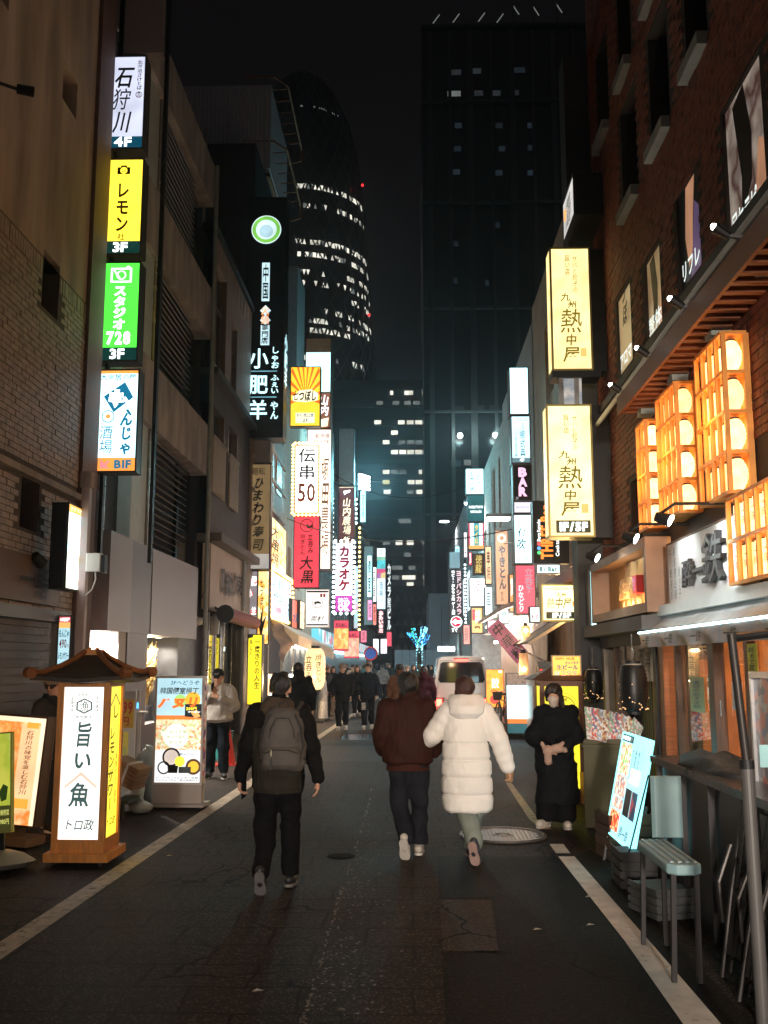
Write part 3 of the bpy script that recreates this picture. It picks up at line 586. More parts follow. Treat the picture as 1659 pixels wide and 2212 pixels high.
p = U(428,1343,21.2); s = thing('security_camera', 'white security camera on the corner pipe beside the grey fascia', 'camera', p)
obj('body', B().cyl((0,-.12,0),(.02,.22,.02),.09,.08,12).ball((0,-.14,0),.095,10,6), WHITE, s); obj('mount', B().beam((-.3,.1,.05),(0,.1,.0),.07).box(-.16,-.04,-.1,.1,-.1,.12), WHITE, s)
p = U(458,1351,22.6); s = thing('floodlight', 'unlit pale rectangular floodlight above the sushi house doorway', 'floodlight', p)
obj('panel', B().prism([(-.16,0,-.22),(.14,0,-.2),(.17,0,.2),(-.12,0,.22)], (0,.08,0)), WHITE, s); obj('yoke', B().beam((-.4,.1,.1),(0,.1,.05),.04), DARK, s)
# dark tall building with the rooftop billboard
t = thing('dark_tall_building', 'very dark windowless building carrying the rooftop billboard', 'building', (-8, 28, 0))
obj('wall', B().box(-14,-4.5,27.05,34.3,0,16.8), M('blackish_wall', (.03,.032,.045), .7, var=.2), t, world=True); obj('pipe', B().tube([(-5.95,26.95,14.2),(-5.95,26.95,17.2),(-7.5,26.95,17.2)], .05, 6), PIPE, t, world=True)
obj('rooftop_unit', B().box(-6.2,-5.0,42,45,11.4,19.2), M('unit_grey', (.3,.32,.33), .6), thing('rooftop_unit', 'plain dark grey rooftop block beside the black column sign', 'rooftop unit', (-5.6, 43, 11.5)), world=True)
t = thing('rooftop_billboard', 'dark corrugated rooftop billboard with a rusty pipe frame', 'billboard', (-6, 30, 16.8))
BX0, BX1, BY0, BY1, BZ0, BZ1 = -9.5, -4.52, 30, 34.2, 17.55, 20.45
obj('casing', B().box(BX0,BX1,BY0,BY1,BZ0,BZ1), M('billboard_side', (.6,.58,.62), .6, var=.1), t, world=True)
b = B()
for k in range(36): x = BX0+.07+k*.138; b.add([(x-.03,BY0,BZ0),(x,BY0-.03,BZ0),(x+.06,BY0-.03,BZ0),(x+.09,BY0,BZ0),(x-.03,BY0,BZ1),(x,BY0-.03,BZ1),(x+.06,BY0-.03,BZ1),(x+.09,BY0,BZ1)], [(0,1,5,4),(1,2,6,5),(2,3,7,6)])
obj('corrugated_sheet', b, M('corrugated', (.42,.43,.5), .6, 0, var=.12), t, world=True, kind='stuff')
for zz in (BZ0-.25, ): obj('beam', B().box(BX0,BX1,BY0,BY0+.1,zz,zz+.1).box(BX1-.1,BX1,BY0,BY1,zz,zz+.1), RUST, t, world=True)
b = B()
for zz in (20.25, 18.0): 
    xo = BX1+.5
    b.tube([(BX1-.9,BY0,zz+.5),(BX1+.1,BY0,zz+.5),(xo,BY0+.4,zz+.4),(xo,BY1+.2,zz+.35),(xo,BY1+.3,zz-.05),(BX1,BY1+.3,zz-.2)], .035, 6)
    for k in range(6): y = BY0+.5+k*.7; b.cyl((BX1,y,zz+.35),(xo,y,zz+.38),.02,None,6)
obj('pipe_frame', b, RUST, t, world=True)
obj('support', B().box(-9.3,-9.2,30,30.1,16.8,17.6).box(-4.8,-4.7,30,30.1,16.8,17.6).box(-4.8,-4.7,33.9,34,16.8,17.6), RUST, t, world=True)
# row of lit houses along the left side
t = thing('cream_shop_house', 'cream shop house warmly lit by the signs hung on its front', 'building', (-4.5, 38, 0))
h = [(30.2,31.2,7.2,8.6),(31.5,32.4,7.2,8.6)]
WHS = M('warm_sill', (.45,.36,.3), .7)
obj('wall', B().holes(fL(-4.52), 34.35, 45, 2.6, 11.4, [(36,37,4.6,6),(39,40,4.6,6)], .2).box(-10,-4.73,34.35,45,2.6,11.4), CREAM, t, world=True)
obj('shop_wall', B().box(-10,-6.2,34.35,45,0,2.6), M('warm_shop', (.5,.35,.2), .7, var=.3), t, world=True); obj('roof_edge', B().box(-10,-4.4,34.3,45,11.4,11.55), CONC, t, world=True)
obj('shop_lamp', B().box(-6.0,-5.9,35.2,37.5,2.2,2.3).box(-6.0,-5.9,39,43,2.2,2.3), E('warm_tube', (1,.66,.33), 30, 0), t, world=True)
t = thing('timber_shop_house', 'wooden fronted floor lit orange beneath the dark tall building', 'building', (-4.5, 30, 0))
obj('wall', B().box(-8,-4.44,27.1,34.3,4.1,9.2), M('rosy_timber', (.36,.23,.17), .6, var=.3, scale=2, aniso=(1,1,5)), t, world=True)
for k in range(5): obj('beam', B().box(-4.44,-4.36,27.2,34.2,4.6+k*.95,4.72+k*.95), WHS, t, world=True)
for k in range(3): obj('window', B().box(-4.44,-4.4,28+k*2,29.2+k*2,7.3,8.5), M('warm_glass', (.35,.16,.07), .2), t, world=True)
for k, (a, e, l) in enumerate(((45.05,58,13.2),(58.05,76,12.2),(76.05,128,14.6))):
    t = thing(('teal_house','narrow_grey_house','glass_office')[k], ('plain teal grey building behind the karaoke sign','grey building with lit upper windows far down the left side','long glass fronted block farthest along the left side')[k], 'building', (-4.5, a, 0))
    m = (M('teal_grey', (.2,.24,.25), .5, .1, var=.15), M('mid_grey', (.3,.3,.3), .6, var=.15), M('glass_front', (.13,.17,.18), .25, .3, var=.1))[k]
    hh = []; nn = int((e-a)/2.4)
    for i in range(nn):
        for j in range(4): hh.append((a+.5+i*2.4, a+2.2+i*2.4, 3.6+j*2.6, 5.4+j*2.6))
    hh = [q for q in hh if q[3] < l-.3]
    obj('wall', B().holes(fL(-4.5), a, e, 2.9, l, hh, .2).box(-10,-4.72,a,e,2.9,l), m, t, world=True)
    obj('shop_back', B().box(-9,-5.8,a,e,0,2.9), M('cool_shop', (.4,.42,.42), .6, var=.3), t, world=True)
    for q in hh: obj('window', B().box(-4.71,-4.67,*q), GLASS if RND.random() < .8 else E('dim_window', (.5,.8,.85), .35), t, world=True)
    b = B(); 
    for i in range(nn): b.box(-5.6,-5.5,a+.4+i*2.4,a+1.8+i*2.4,2.45,2.6)
    obj('shop_lamp', b, E('teal_tube' if k else 'warm_tube2', (.55,.9,1) if k else (1,.85,.65), 10, 0), t, world=True)
    obj('fascia', B().box(-4.6,-4.2,a,e,2.7,3.3), EP('fascia_%d' % k, [(.1,.4,.45),(.8,.9,.95),(.15,.5,.6),(.6,.25,.3),(.9,.95,1)], .8, 1.3), t, world=True)
# ---- signs down the left side
CYT = E('cyan_txt', (.55,.93,1), 1.5, 0); BKS = M('black_steel', (.015,.017,.02), .4, .3)
t, w_, h_ = front('black_column_sign', 'tall black sign with pale blue characters and a round green badge on top', (527,640,613,945), 27.0, [(0,.9,M('black_panel', (.01,.014,.02), .35, var=0)),(.9,1,BKS)],
      [('小',.12,.37,.62,.52,CYT,'v',.04),('肥',.12,.56,.62,.7,CYT,'v',.04),('羊',.12,.74,.62,.88,CYT,'v',.04),('しゃお',.68,.36,.9,.52,CYT,'v',.02),('ふぇい',.68,.56,.9,.7,CYT,'v',.02),('やん',.68,.75,.9,.88,CYT,'v',.02),
       ('火鍋',.4,.065,.62,.2,E('orange_txt',(1,.35,.1),1.3),'v',.03),('専門店',.42,.2,.6,.34,BKS,'v',.02)],
      [('rect',.1,.533,.84,.54,E('cyan_line',(.2,.5,.6),.8)),('rect',.1,.717,.84,.724,E('cyan_line',None)),('rect',.4,.205,.63,.35,E('pale_cyan',(.6,.85,.92),.95)),('poly',[(.515,.06),(.66,.1),(.515,.14),(.37,.1)],E('pale_cyan',None)),('poly',[(.515,.13),(.66,.17),(.515,.205),(.37,.17)],E('pale_cyan',None))], dep=.75, frame=BKS, back=False)
b = B().box(-w_/2, w_/2, .01, .74, h_+.004, h_+3.0); obj('upper_cabinet', b, BKS, t)
b = B(); disc(b, 0, h_+2.0, .43, -.01, 28); obj('badge_disc', b, E('badge_white', (.72,.95,.95), .95), t)
b = B(); ring(b, 0, h_+2.0, .4, .1, -.016, 28); obj('badge_ring', b, E('badge_green', (.25,.7,.1), .8), t)
b = B(); disc(b, 0, h_+1.95, .2, -.02, 20); obj('badge_cloud', b, E('badge_pale', (.5,.75,.85), .8), t)
b = B(); rects(b, -.1, h_-.15, .12, h_+1.0, -.016); obj('upper_plate', b, E('pale_cyan', None), t); b = B(); text(b, '中国', -.08, h_-.1, .1, h_+.95, -.022, 'v', .02); obj('lettering', b, BKS, t)
b = B(); text(b, '小肥羊', -.3, 1.5, .3, h_-1, 0, 'v', .03); c = obj('lettering', b, CYT, t); c.location = (w_/2+.012, .37, 0); c.rotation_euler = (0,0,pi/2)
GOLDB = E('dull_gold', (.34,.22,.1), .5, .15)
front('sushi_sign', 'dull gold vertical sign with black brush kana above a white strip', (529,1002,584,1230), 27.3, [(0,.86,GOLDB),(.86,1,E('pale_strip', (.6,.55,.5), .6))],
      [('廻転',.22,.03,.78,.1,K_,'h',.01),('ひまわり寿司',.3,.12,.74,.83,K_,'v',.03,1.3),('ひまわり寿司',.12,.35,.2,.6,K_,'v',0)], frame=DARK, dep=.35)
t = thing('sign_block', 'blank pale box between the black column sign and the gold sign', 'sign', U(560,998,27.3)); w_ = span(535,582,975,27.3); obj('box', B().box(-w_/2,w_/2,0,.5,0,.62), CONC, t)
REDC = E('red_circle', (.9,.1,.06), .9, 0)
front('red_dot_sign', 'grey sign with white characters in red circles under the gold sign', (530,1233,556,1395), 27.6, [(0,1,E('greyish_lit', (.42,.36,.38), .5))], [('小',.15,.24,.55,.36,WT,'v',.04),('肥',.45,.06,.95,.2,WT,'v',.04),('羊',.5,.48,.95,.62,WT,'v',.04),('店',.5,.66,.95,.78,WT,'v',.04)],
      [('disc',.34,.3,.27,REDC),('disc',.7,.13,.3,REDC),('disc',.72,.55,.3,REDC),('disc',.72,.72,.3,REDC)], frame=DARK, dep=.3)
ORS = EP('orange_stripes', [(1,.75,.3),(1,.45,.08),(1,.85,.5)], 1.1, 7)
front('striped_sign', 'narrow orange and cream striped sign beside the red circle sign', (556,1233,581,1392), 27.7, [(0,1,ORS)], [('七つぼし',.15,.1,.5,.6,K_,'v',.02)], [('poly',[(.1,.75),(.5,.45),(.45,.7),(.85,.6),(.3,.95)],K_)], frame=BKS, dep=.3)
YP = E('yellow_lit', (1,.8,.03), 1.15, .06)
front('yellow_column_sign', 'yellow column sign with black vertical writing beside the sushi house door', (534,1370,566,1523), 25.6, [(0,1,YP)], [('一度きりの人生',.46,.05,.9,.78,K_,'v',.015),('楽しく',.06,.06,.34,.3,K_,'v',.02)], [('poly',[(0,0),(.36,0),(.32,.035),(0,.05)],BKS)], frame=BKS, dep=.3)
t = thing('menu_stand', 'small dark menu stand with four rows at the foot of the yellow column sign', 'menu stand', UG(546,1560)); 
for q, (x, tall) in enumerate(((-.12,1.05),(.16,.85))):
    f = obj('menu_board', B().box(x-.14,x+.14,q*.08,q*.08+.03,.1,tall), M('olive_board', (.05,.06,.04), .5), t); b = B()
    for k in range(4): b.box(x-.09,x+.09,q*.08-.004,q*.08-.001,.2+k*.2*tall,.28+k*.2*tall)
    obj('menu_card', b, M('card_grey', (.35,.36,.3), .6), f)
obj('bottle_shape', B().lathe([(.09,1.05),(.09,1.28),(.03,1.36),(.03,1.5)], 10, (-.12,.05,0)), BKS, t)
# orange wall sign, bulb framed menu, red posters on the timber front
flank('orange_wall_sign', 'slanted orange striped sign on the timber front', -4.2, 586, 1113, 1227, 619, [(0,1,ORS)], [('大串焼',.06,.12,.5,.9,K_,'v',.05,1)], [('rect',.55,.85,.95,.95,WT)], frame=BKS)
BULB = E('bulb_gold', (1,.62,.15), 7, 0); BULBW = E('bulb_white', (.75,.97,1), 8, 0)
def bulbs(t, w, h, y, m, step, r, sides='lrtb', off=.06):
    b = B()
    n = int(h/step); 
    for k in range(n+1):
        z = k*h/n
        if 'l' in sides: b.ball((-w/2-off, y, z), r, 6, 4)
        if 'r' in sides: b.ball((w/2+off, y, z), r, 6, 4)
    n = int(w/step)
    for k in range(n+1):
        x = -w/2+k*w/n
        if 't' in sides: b.ball((x, y, h+off), r, 6, 4)
        if 'b' in sides: b.ball((x, y, -off), r, 6, 4)
    obj('bulb', b, m, t, kind='stuff')
LB = E('lit_blue_white', (.6,.88,1), 2.0)
t, w_, h_ = flank('bulb_framed_menu', 'white lit menu board framed with golden bulbs on the timber front', -4.05, 586, 1232, 1330, 629, [(0,1,LB)], [('串カツ居酒屋',.06,.08,.6,.34,NAVP,'h',.02),('大衆酒場',.1,.4,.5,.7,NAVP,'h',.03),('100円',.65,.1,.95,.5,RED,'h',.03),('150円',.65,.55,.95,.9,RED,'h',.03)], [('rect',.2,.76,.5,.9,E('pinkish',(.9,.35,.45),1))], frame=M('yellow_frame', (.8,.45,.06), .5))
bulbs(t, w_, h_, -.06, BULB, .16, .05)
flank('red_wall_poster', 'red orange poster on the wall just past the bulb framed menu', -3.9, 631, 1292, 1356, 646, [(0,1,E('red_orange_lit', (.95,.2,.12), .9))], [('大黒',.1,.45,.9,.8,NAVP,'h',.04)], frame=BKS)
flank('striped_wall_panel', 'pale striped slat panel past the red orange poster', -3.8, 648, 1296, 1358, 658, [(0,1,EP('pale_slats', [(1,.8,.5),(.7,.45,.25),(1,.85,.6)], .9, 8))], frame=BKS)
# hanging canvas, white light board, white awning
t = thing('canvas_tarp', 'brown canvas hanging in a point from the awning corner', 'tarp', U(610,1360,29.5))
b = B(); g = 14; A_, B_, C_ = U(583,1338,29.5), U(650,1368,31.5), U(612,1432,28.6)
for i in range(g+1):
    for j in range(g+1-i):
        u_, v_ = i/g, j/g; p = A_*(1-u_-v_)+B_*u_+C_*v_; p.y += .16*math.sin(9*u_+4*v_)*(v_+.25); p.x += .06*math.sin(13*v_+7*u_); b.v.append(tuple(p))
idx = lambda i, j: sum(g+1-k for k in range(i))+j
for i in range(g):
    for j in range(g-i):
        b.f.append((idx(i,j), idx(i+1,j), idx(i,j+1))); b.m.append(0)
        if j < g-i-1: b.f.append((idx(i+1,j), idx(i+1,j+1), idx(i,j+1))); b.m.append(0)
obj('cloth', b, M('canvas_brown', (.2,.14,.12), .85, var=.2, scale=3, bump=.2), t, smooth=2, world=True)
obj('pole', B().cyl(U(580,1345,29), U(578,1500,29), .02).cyl(U(636,1365,31), U(628,1500,31), .02), STEEL, t, world=True)
front('food_light_board', 'white lit board with a brown food picture on the pavement behind the backpack man', (577,1454,641,1504), 25.5, [(0,1,EP('food_light', [(1,.97,.95),(1,1,1),(.95,.6,.3),(1,.95,.9),(.85,.45,.2),(1,1,1)], 1.9, 3.2))], frame=DARK, dep=.12)
t = thing('shop_awning', 'pale sloping awning above the big paper lantern', 'awning', U(690,1400,32)); p0, p1 = U(645,1375,31), U(722,1420,33)
obj('canopy', B().prism([tuple(U(645,1371,30)), tuple(U(722,1404,31)), tuple(U(722,1424,31)), tuple(U(645,1396,30))], (-.9,.6,.5)), M('awning_white', (.6,.52,.45), .7, var=.1), t, world=True)
# big paper lantern on the left
LANT = E('lantern_cream', (1,.66,.3), 1.25, .2, 3)
c = U(680,1490,30.5); t = thing('paper_lantern', 'big cream paper lantern with black brush kana standing at the left shopfront', 'lantern', c)
H_ = (U(680,1400,30.5)-c).z; R_ = span(658,702,1445,30.5)/2
pf = [(R_*.55,0)]+[(R_*(1-.32*abs(2*k/16-1)**5)+(.012 if k % 2 else 0), H_*(.04+.92*k/16)) for k in range(17)]+[(R_*.55,H_)]
obj('shade', B().lathe(pf, 22), LANT, t, True); obj('cap', B().lathe([(R_*.6,H_-.01),(R_*.6,H_+.07)], 18).lathe([(R_*.6,-.07),(R_*.6,.01)], 18), BKS, t)
b = B(); text(b, '焼きとん', .03, .18*H_, .24, .86*H_, -R_-.03, 'v', .02, .6); text(b, '立呑み', -.26, .25*H_, -.05, .82*H_, -R_-.03, 'v', .02, .6); obj('lettering', b, K_, t)
obj('post', B().box(-.05,.05,-.05,.05,-c.z,-.07).box(-.3,.3,-.3,.3,-c.z,-c.z+.08), DARK, t); lamp(t, (0,-.9,.3), 110, (1,.62,.32))
# the column of signs at depth thirty to thirty two
def sun_ed(a):
    c, s = math.cos(a), math.sin(a); t = min(.5/max(1e-3, abs(c)), (.52 if s < 0 else .2)/max(1e-3, abs(s))); return (.5+c*t, .52+s*t)
front('sunburst_sign', 'orange and yellow sunburst sign high on the left, above the bulb framed one', (627,792,692,921), 29.8, [(0,1,E('sun_yellow', (1,.62,.04), 1.15, .05))], [('七つぼし',.06,.4,.9,.58,K_,'h',.04,.8),('新宿西口店',.2,.79,.8,.86,NAVP,'h',.02),('2F',.4,.88,.62,.94,NAVP,'h',.02)],
      [('poly',[(.5,.52), sun_ed(a-.06), sun_ed(a+.06)], E('sun_orange', (1,.16,.02), 1.05)) for a in [-pi*(k+.5)/10 for k in range(-1, 11)]]+[('rect',.17,.78,.83,.955,E('cream_lit',(1,.9,.6),1.2)),('poly',[(.05,.5),(.3,.4),(.7,.38),(.95,.45),(.93,.57),(.5,.6),(.08,.58)],E('cream_lit',None))], dep=.3)
front('cap_panel', 'blank lit white box topping the tall pale sign tower on the left', (660,730,715,848), 32, [(0,.22,M('cap_grey', (.42,.36,.33), .6)),(.22,.26,M('cap_grey',None)),(.26,1,E('blank_lit', (.52,.95,1), 1.8, .2, 1))], dep=1.0, frame=SF)
front('brown_tower_sign', 'brown panel with white brush characters under the blank white box', (662,848,714,926), 32.05, [(0,1,E('brown_lit', (.28,.12,.08), .7))], [('山内',.56,.05,.95,.65,WT,'v',.05,.6)], [('poly',[(.62,.75),(.95,.7),(.9,.95),(.6,.98)],E('cream_lit',None)),('rect',0,.97,1,1,RED)], dep=.9, frame=SF)
front('pale_tower_sign', 'tall peach white lit sign with brown vertical brush lettering behind the red sign', (662,927,715,1230), 32, [(0,.18,E('peach_lit2', (1,.86,.78), 1.1)),(.18,1,E('peach_lit', (1,.84,.68), 1.7))], [('北海道',.3,.03,.95,.06,M('brown_print',(.25,.1,.05),.6,var=0),'h',.01),('シントク町',.25,.075,.95,.1,M('brown_print',None),'h',.01),('塚田農場',.6,.2,.95,.9,M('brown_print',None),'v',.02,.8)], dep=1.0, frame=SF)
t, w_, h_ = front('bulb_framed_sign', 'white sign with grey characters and 50 in orange, framed by golden bulbs', (637,962,688,1108), 29.8, [(0,1,E('lit_hot', (1,.98,.98), 2.6))], [('伝',.12,.03,.9,.26,M('slate_print',(.12,.17,.2),.5,var=0),'v',.05),('串',.12,.28,.9,.51,M('slate_print',None),'v',.05),('50',.08,.56,.92,.84,M('salmon_print',(.7,.2,.08),.5,var=0),'h',.02),('円',.38,.88,.6,.96,M('salmon_print',None),'v')], dep=.3, frame=M('yellow_frame', None))
bulbs(t, w_, h_, -.03, BULB, .11, .045)
front('red_sign', 'bright red vertical sign with black brush characters and a round mask badge', (634,1114,690,1270), 29.8, [(0,1,E('red_lit', (1,.06,.09), .95, .08))], [('大黒',.28,.56,.78,.95,K_,'v',.045,.8),('立呑み',.54,.25,.78,.53,K_,'v',.02,.6),('焼きとん',.22,.25,.46,.55,K_,'v',.015,.6)], [('ring',.5,.13,.27,.03,K_),('poly',[(.5,.1),(.6,.14),(.72,.11),(.74,.14),(.62,.175),(.5,.16)],K_)], dep=.35, frame=BKS)
front('bull_sign', 'white hanging sign with a black bull badge near the canvas tarp', (660,1273,711,1355), 29.5, [(0,1,E('lit_warmwhite', (1,.93,.88), 1.1))], [('奥村',.2,.7,.82,.86,K_,'h',.02,1),('やきにく',.32,.56,.68,.62,M('grey_print',(.2,.2,.2),.6,var=0),'h')], [('rect',.02,.02,.98,.07,K_),('rect',.02,.93,.98,.97,K_),('ring',.5,.35,.24,.02,M('grey_print',None)),('poly',[(.35,.37),(.38,.31),(.45,.32),(.52,.3),(.6,.32),(.66,.35),(.64,.4),(.6,.37),(.45,.37),(.42,.41)],K_),('rect',.62,.1,.72,.2,RED),('rect',.76,.1,.86,.2,RED)], dep=.3, frame=WHITE)
# karaoke tower
t, w_, h_ = front('karaoke_sign', 'white karaoke sign with red kana over a purple panel, edged by rows of white bulbs', (724,1172,762,1322), 40, [(0,.77,E('lit_pinkwhite', (.8,.82,1), 2.2)),(.77,1,E('purple_lit', (.55,.06,.45), 1.1))], [('カラオケ',.18,.04,.86,.7,M('crimson_print',(.7,.02,.06),.5,var=0),'v',.06),('持込',.14,.8,.86,.89,WT,'h',.05),('OK',.14,.895,.86,.985,WT,'h',.06)], dep=.5, frame=SF)
bulbs(t, w_, h_, -.03, BULBW, .2, .06)
front('farm_sign', 'brown vertical sign reading 4F with white brush characters above the karaoke sign', (731,1050,766,1174), 40, [(0,1,E('choc_lit', (.13,.045,.045), .8))], [('山内農場',.25,.2,.8,.85,E('cream_txt',None),'v',.05,.6),('4F',.28,.88,.72,.97,E('cream_txt',None),'h',.03)], [('rect',.03,.01,.97,.02,E('cream_lit',None)),('rect',.03,.98,.97,.99,E('cream_lit',None)),('poly',[(.3,.08),(.75,.06),(.7,.1),(.5,.12),(.35,.15)],WT)], dep=.5, frame=DARK)
front('blank_tower_sign', 'blank grey panel above the brown 4F sign', (731,925,765,1048), 40, [(0,1,M('blank_blue_grey', (.33,.38,.42), .5, var=.08))], dep=.6, frame=NAVY)
for k, (x, y0, y1, m, lab) in enumerate(((718,1060,1180,BULBW,'string of white bulbs running down beside the karaoke tower'),(769,1062,1130,BULBW,'short string of white bulbs next to the brown 4F sign'),(776,1130,1360,BULB,'string of warm bulbs down the edge of the pink sign'))):
    a, e = U(x,y0,41), U(x,y1,41); s = thing('bulb_string', lab, 'string lights', e); b = B(); n = int((a.z-e.z)/.2)
    for i in range(n): b.ball((0,0,i*.2), .05, 6, 4)
    obj('bulb', b, m, s, kind='stuff'); obj('batten', B().box(-.06,.06,.03,.08,0,a.z-e.z), DARK, s)
front('pink_sign', 'pink and teal patterned sign behind the karaoke sign', (764,1222,776,1358), 42, [(0,1,EP('pink_teal', [(.75,.3,.4),(.3,.55,.6),(.8,.5,.55)], .7, 1.6, 'noise'))], dep=.3)
t = thing('flood_lamps', 'four bright bar floodlights on an arm beside the blank tower sign', 'floodlight', U(773,1045,42))
HOT = E('flood_hot', (.75,1,1), 16, 0)
for k in range(4):
    p0 = U(776,1026+k*9,42)-U(773,1045,42); p1 = U(796,1032+k*8.5,43)-U(773,1045,42); obj('bar', B().beam(p0, p1, .14, .1), HOT, t)
obj('arm', B().beam((0,0,-.6),(0,0,.5),.06).beam((-1.4,0,.0),(0,0,0),.05), DARK, t); lamp(t, (.4,-.3,0), 1300, (.3,.88,1), size=1.2)
t2 = [(721,1340,753,1406,'orange food banner hanging under the karaoke sign'),(743,1363,776,1422,'red food banner with a bowl, beside the orange food banner')]
for k, (x0, y0, x1, y1, lab) in enumerate(t2): front('food_banner', lab, (x0,y0,x1,y1), 37+k*2, [(0,.26,E('banner_red', (.85,.08,.14), .8)),(.26,.94,EP('karaage_%d' % k, [(1,.45,.12),(.95,.3,.08),(1,.6,.25)] if k == 0 else [(.8,.35,.25),(.75,.45,.35),(.6,.25,.2)], .9, 7)),(.94,1,E('banner_red',None))], [('だんめし',.1,.08,.9,.22,K_,'h',.03)], dep=.04, fr=.008)
# far signs
front('far_sign_tower', 'far slim tower of white, green and red sign panels', (814,1184,833,1316), 82, [(0,.14,E('far_white', (.85,.95,.95), 1.3)),(.14,.2,E('far_green', (.3,.7,.5), .8)),(.2,.34,E('far_teal', (.1,.6,.65), .9)),(.34,.5,EP('far_multi', [(.8,.1,.25),(.9,.7,.3),(.5,.2,.5)], .8, 1.5)),(.5,1,E('far_blue', (.65,.85,1), 1.3))], [('三',.2,.02,.8,.1,TEALP,'h',.05),('酒場',.3,.55,.7,.8,TEALP,'v',.02)], dep=.6)
front('far_book_sign', 'far black sign with white characters rimmed in red under the slim sign tower', (814,1317,832,1370), 82, [(0,1,BKS)], [('あおい書店',.2,.04,.8,.96,E('pink_txt',(1,.55,.55),1.6,0),'v',.08)], dep=.6)
front('far_black_sign', 'farthest tall black sign with large white vertical characters', (835,1212,846,1400), 95, [(0,1,BKS)], [('カメラ館ビル',.1,.03,.9,.8,E('far_txt',(.85,.95,.95),1.2,0),'v',.04)], [('rect',0,.82,1,.98,E('far_red',(.9,.1,.15),1))], dep=.6)
for k, (x0, y0, x1, y1, Y, c_) in enumerate(((786,1180,806,1350,70,(.3,.5,.52)),(757,1408,774,1424,46,(.1,.5,.55)),(806,1380,818,1410,85,(.85,.95,1)),(822,1380,836,1412,90,(.95,.9,.95)))):
    front('far_shop_sign', ('large dull teal sign panel on the far left wall','small teal sign beneath the red bowl banner','small white sign by the blue round road sign','tilted white sign under the far black sign')[k], (x0,y0,x1,y1), Y, [(0,1,E('far_shop_%d' % k, c_, (.35,.8,2,1.6)[k], .3, .8))], dep=.3, fr=.02)
t = thing('round_road_sign', 'round blue road sign with a red rim far down the left pavement', 'road sign', UG(801,1499)); z_ = U(801,1412,45).z; obj('post', B().cyl((0,0,0),(0,0,z_+.3),.04), PIPE, t); obj('disc', B().cyl((0,-.05,z_),(0,-.08,z_),.3,.3,20), M('sign_blue', (.02,.1,.45), .4), t); obj('rim', B().torus((0,-.08,z_),.28,.035,24,6,'y'), M('sign_red', (.55,.03,.03), .4), t); t.location = (U(801,1412,45).x, 45, 0)
# ------------------------------------------------------------------ far towers
LITWIN = E('office_light', (.95,.92,.78), .95, .4, .3); LITWIN2 = E('office_dim', (.5,.55,.52), .26, .3, .3)
TC = (-34.9, 300.0)
def trad(z):
    pr = [(0,23),(60,24.6),(80,24.4),(112,22.6),(145,20.3),(160,18.2),(172,15.6),(183,11),(190,5.5),(193,.3)]
    for (a, r), (c, q) in zip(pr, pr[1:]):
        if a <= z <= c: return r+(q-r)*(z-a)/(c-a)
    return .3
t = thing('lattice_tower', 'dark rounded skyscraper wrapped in a criss cross lattice with bands of lit windows', 'skyscraper', (TC[0], TC[1], 0))
zs = [k*4 for k in range(48)]+[193]
obj('wall', B().lathe([(trad(z)-.35, z) for z in zs], 48), M('tower_glass', (.012,.014,.017), .25, var=0, spec=.4), t, 2)
b = B(); LAT = M('lattice_paint', (.05,.065,.07), .6, var=.1)
for k in range(30):
    for s in (-1, 1):
        pts = []
        for z in range(0, 194, 4):
            a = 2*pi*k/30+s*z*.0245; r = trad(z)+.1; pts.append((r*math.sin(a), -r*math.cos(a), z))
        b.tube(pts, .2, 4)
obj('lattice', b, LAT, t)
rr = random.Random(5)
for z, a0, a1, dens in ((142.3,2,78,.9),(136,8,80,.72),(124.2,2,84,.92),(120.2,4,84,.72),(115,46,82,.75),(114.4,2,24,.8),(111.5,36,84,.62),(111,2,28,.8),(107.6,50,84,.6),(102.6,22,52,.45),(102,58,80,.8),(99.5,10,40,.45),(99,44,80,.7),(96.5,14,46,.7),(88,6,36,.85),(88,48,62,.7),(81.2,2,40,.9),(64,4,12,.9),(64,34,50,.85),(171.5,-5,60,.5),(76,30,36,.8)):
    a = a0; hgt = 1.7 if z < 160 else .7
    while a < a1:
        st = 3.0
        if rr.random() < dens:
            r = trad(z)-.28; r2 = trad(z+hgt)-.28; A, C_ = math.radians(a+.15), math.radians(a+st-.15); f = rr.choice((0, 1, 2))
            P_ = lambda an, q, zz: (q*math.sin(an), -q*math.cos(an), zz)
            mid = (A+C_)/2
            b = B().poly([P_(A,r,z),P_(C_,r,z),P_(mid,r2,z+hgt)] if f == 0 else ([P_(A,r2,z+hgt),P_(mid,r,z),P_(C_,r2,z+hgt)] if f == 1 else [P_(A,r,z),P_(C_,r,z),P_(C_,r2,z+hgt*.9),P_(A,r2,z+hgt*.9)]))
            obj('window', b, LITWIN if z < 160 and rr.random() < .8 else LITWIN2, t)
        a += st
AVI = E('aviation_red', (1,.03,.03), 3, 0)
for px, py, lab in ((783,400,'upper red aviation light on the edge of the lattice tower'),(797,680,'lower red aviation light on the edge of the lattice tower')):
    p = U(px, py, 292); s = tag(obj('aviation_light', B().ball((0,0,0),.42,8,6), AVI), lab, 'light'); s.location = p
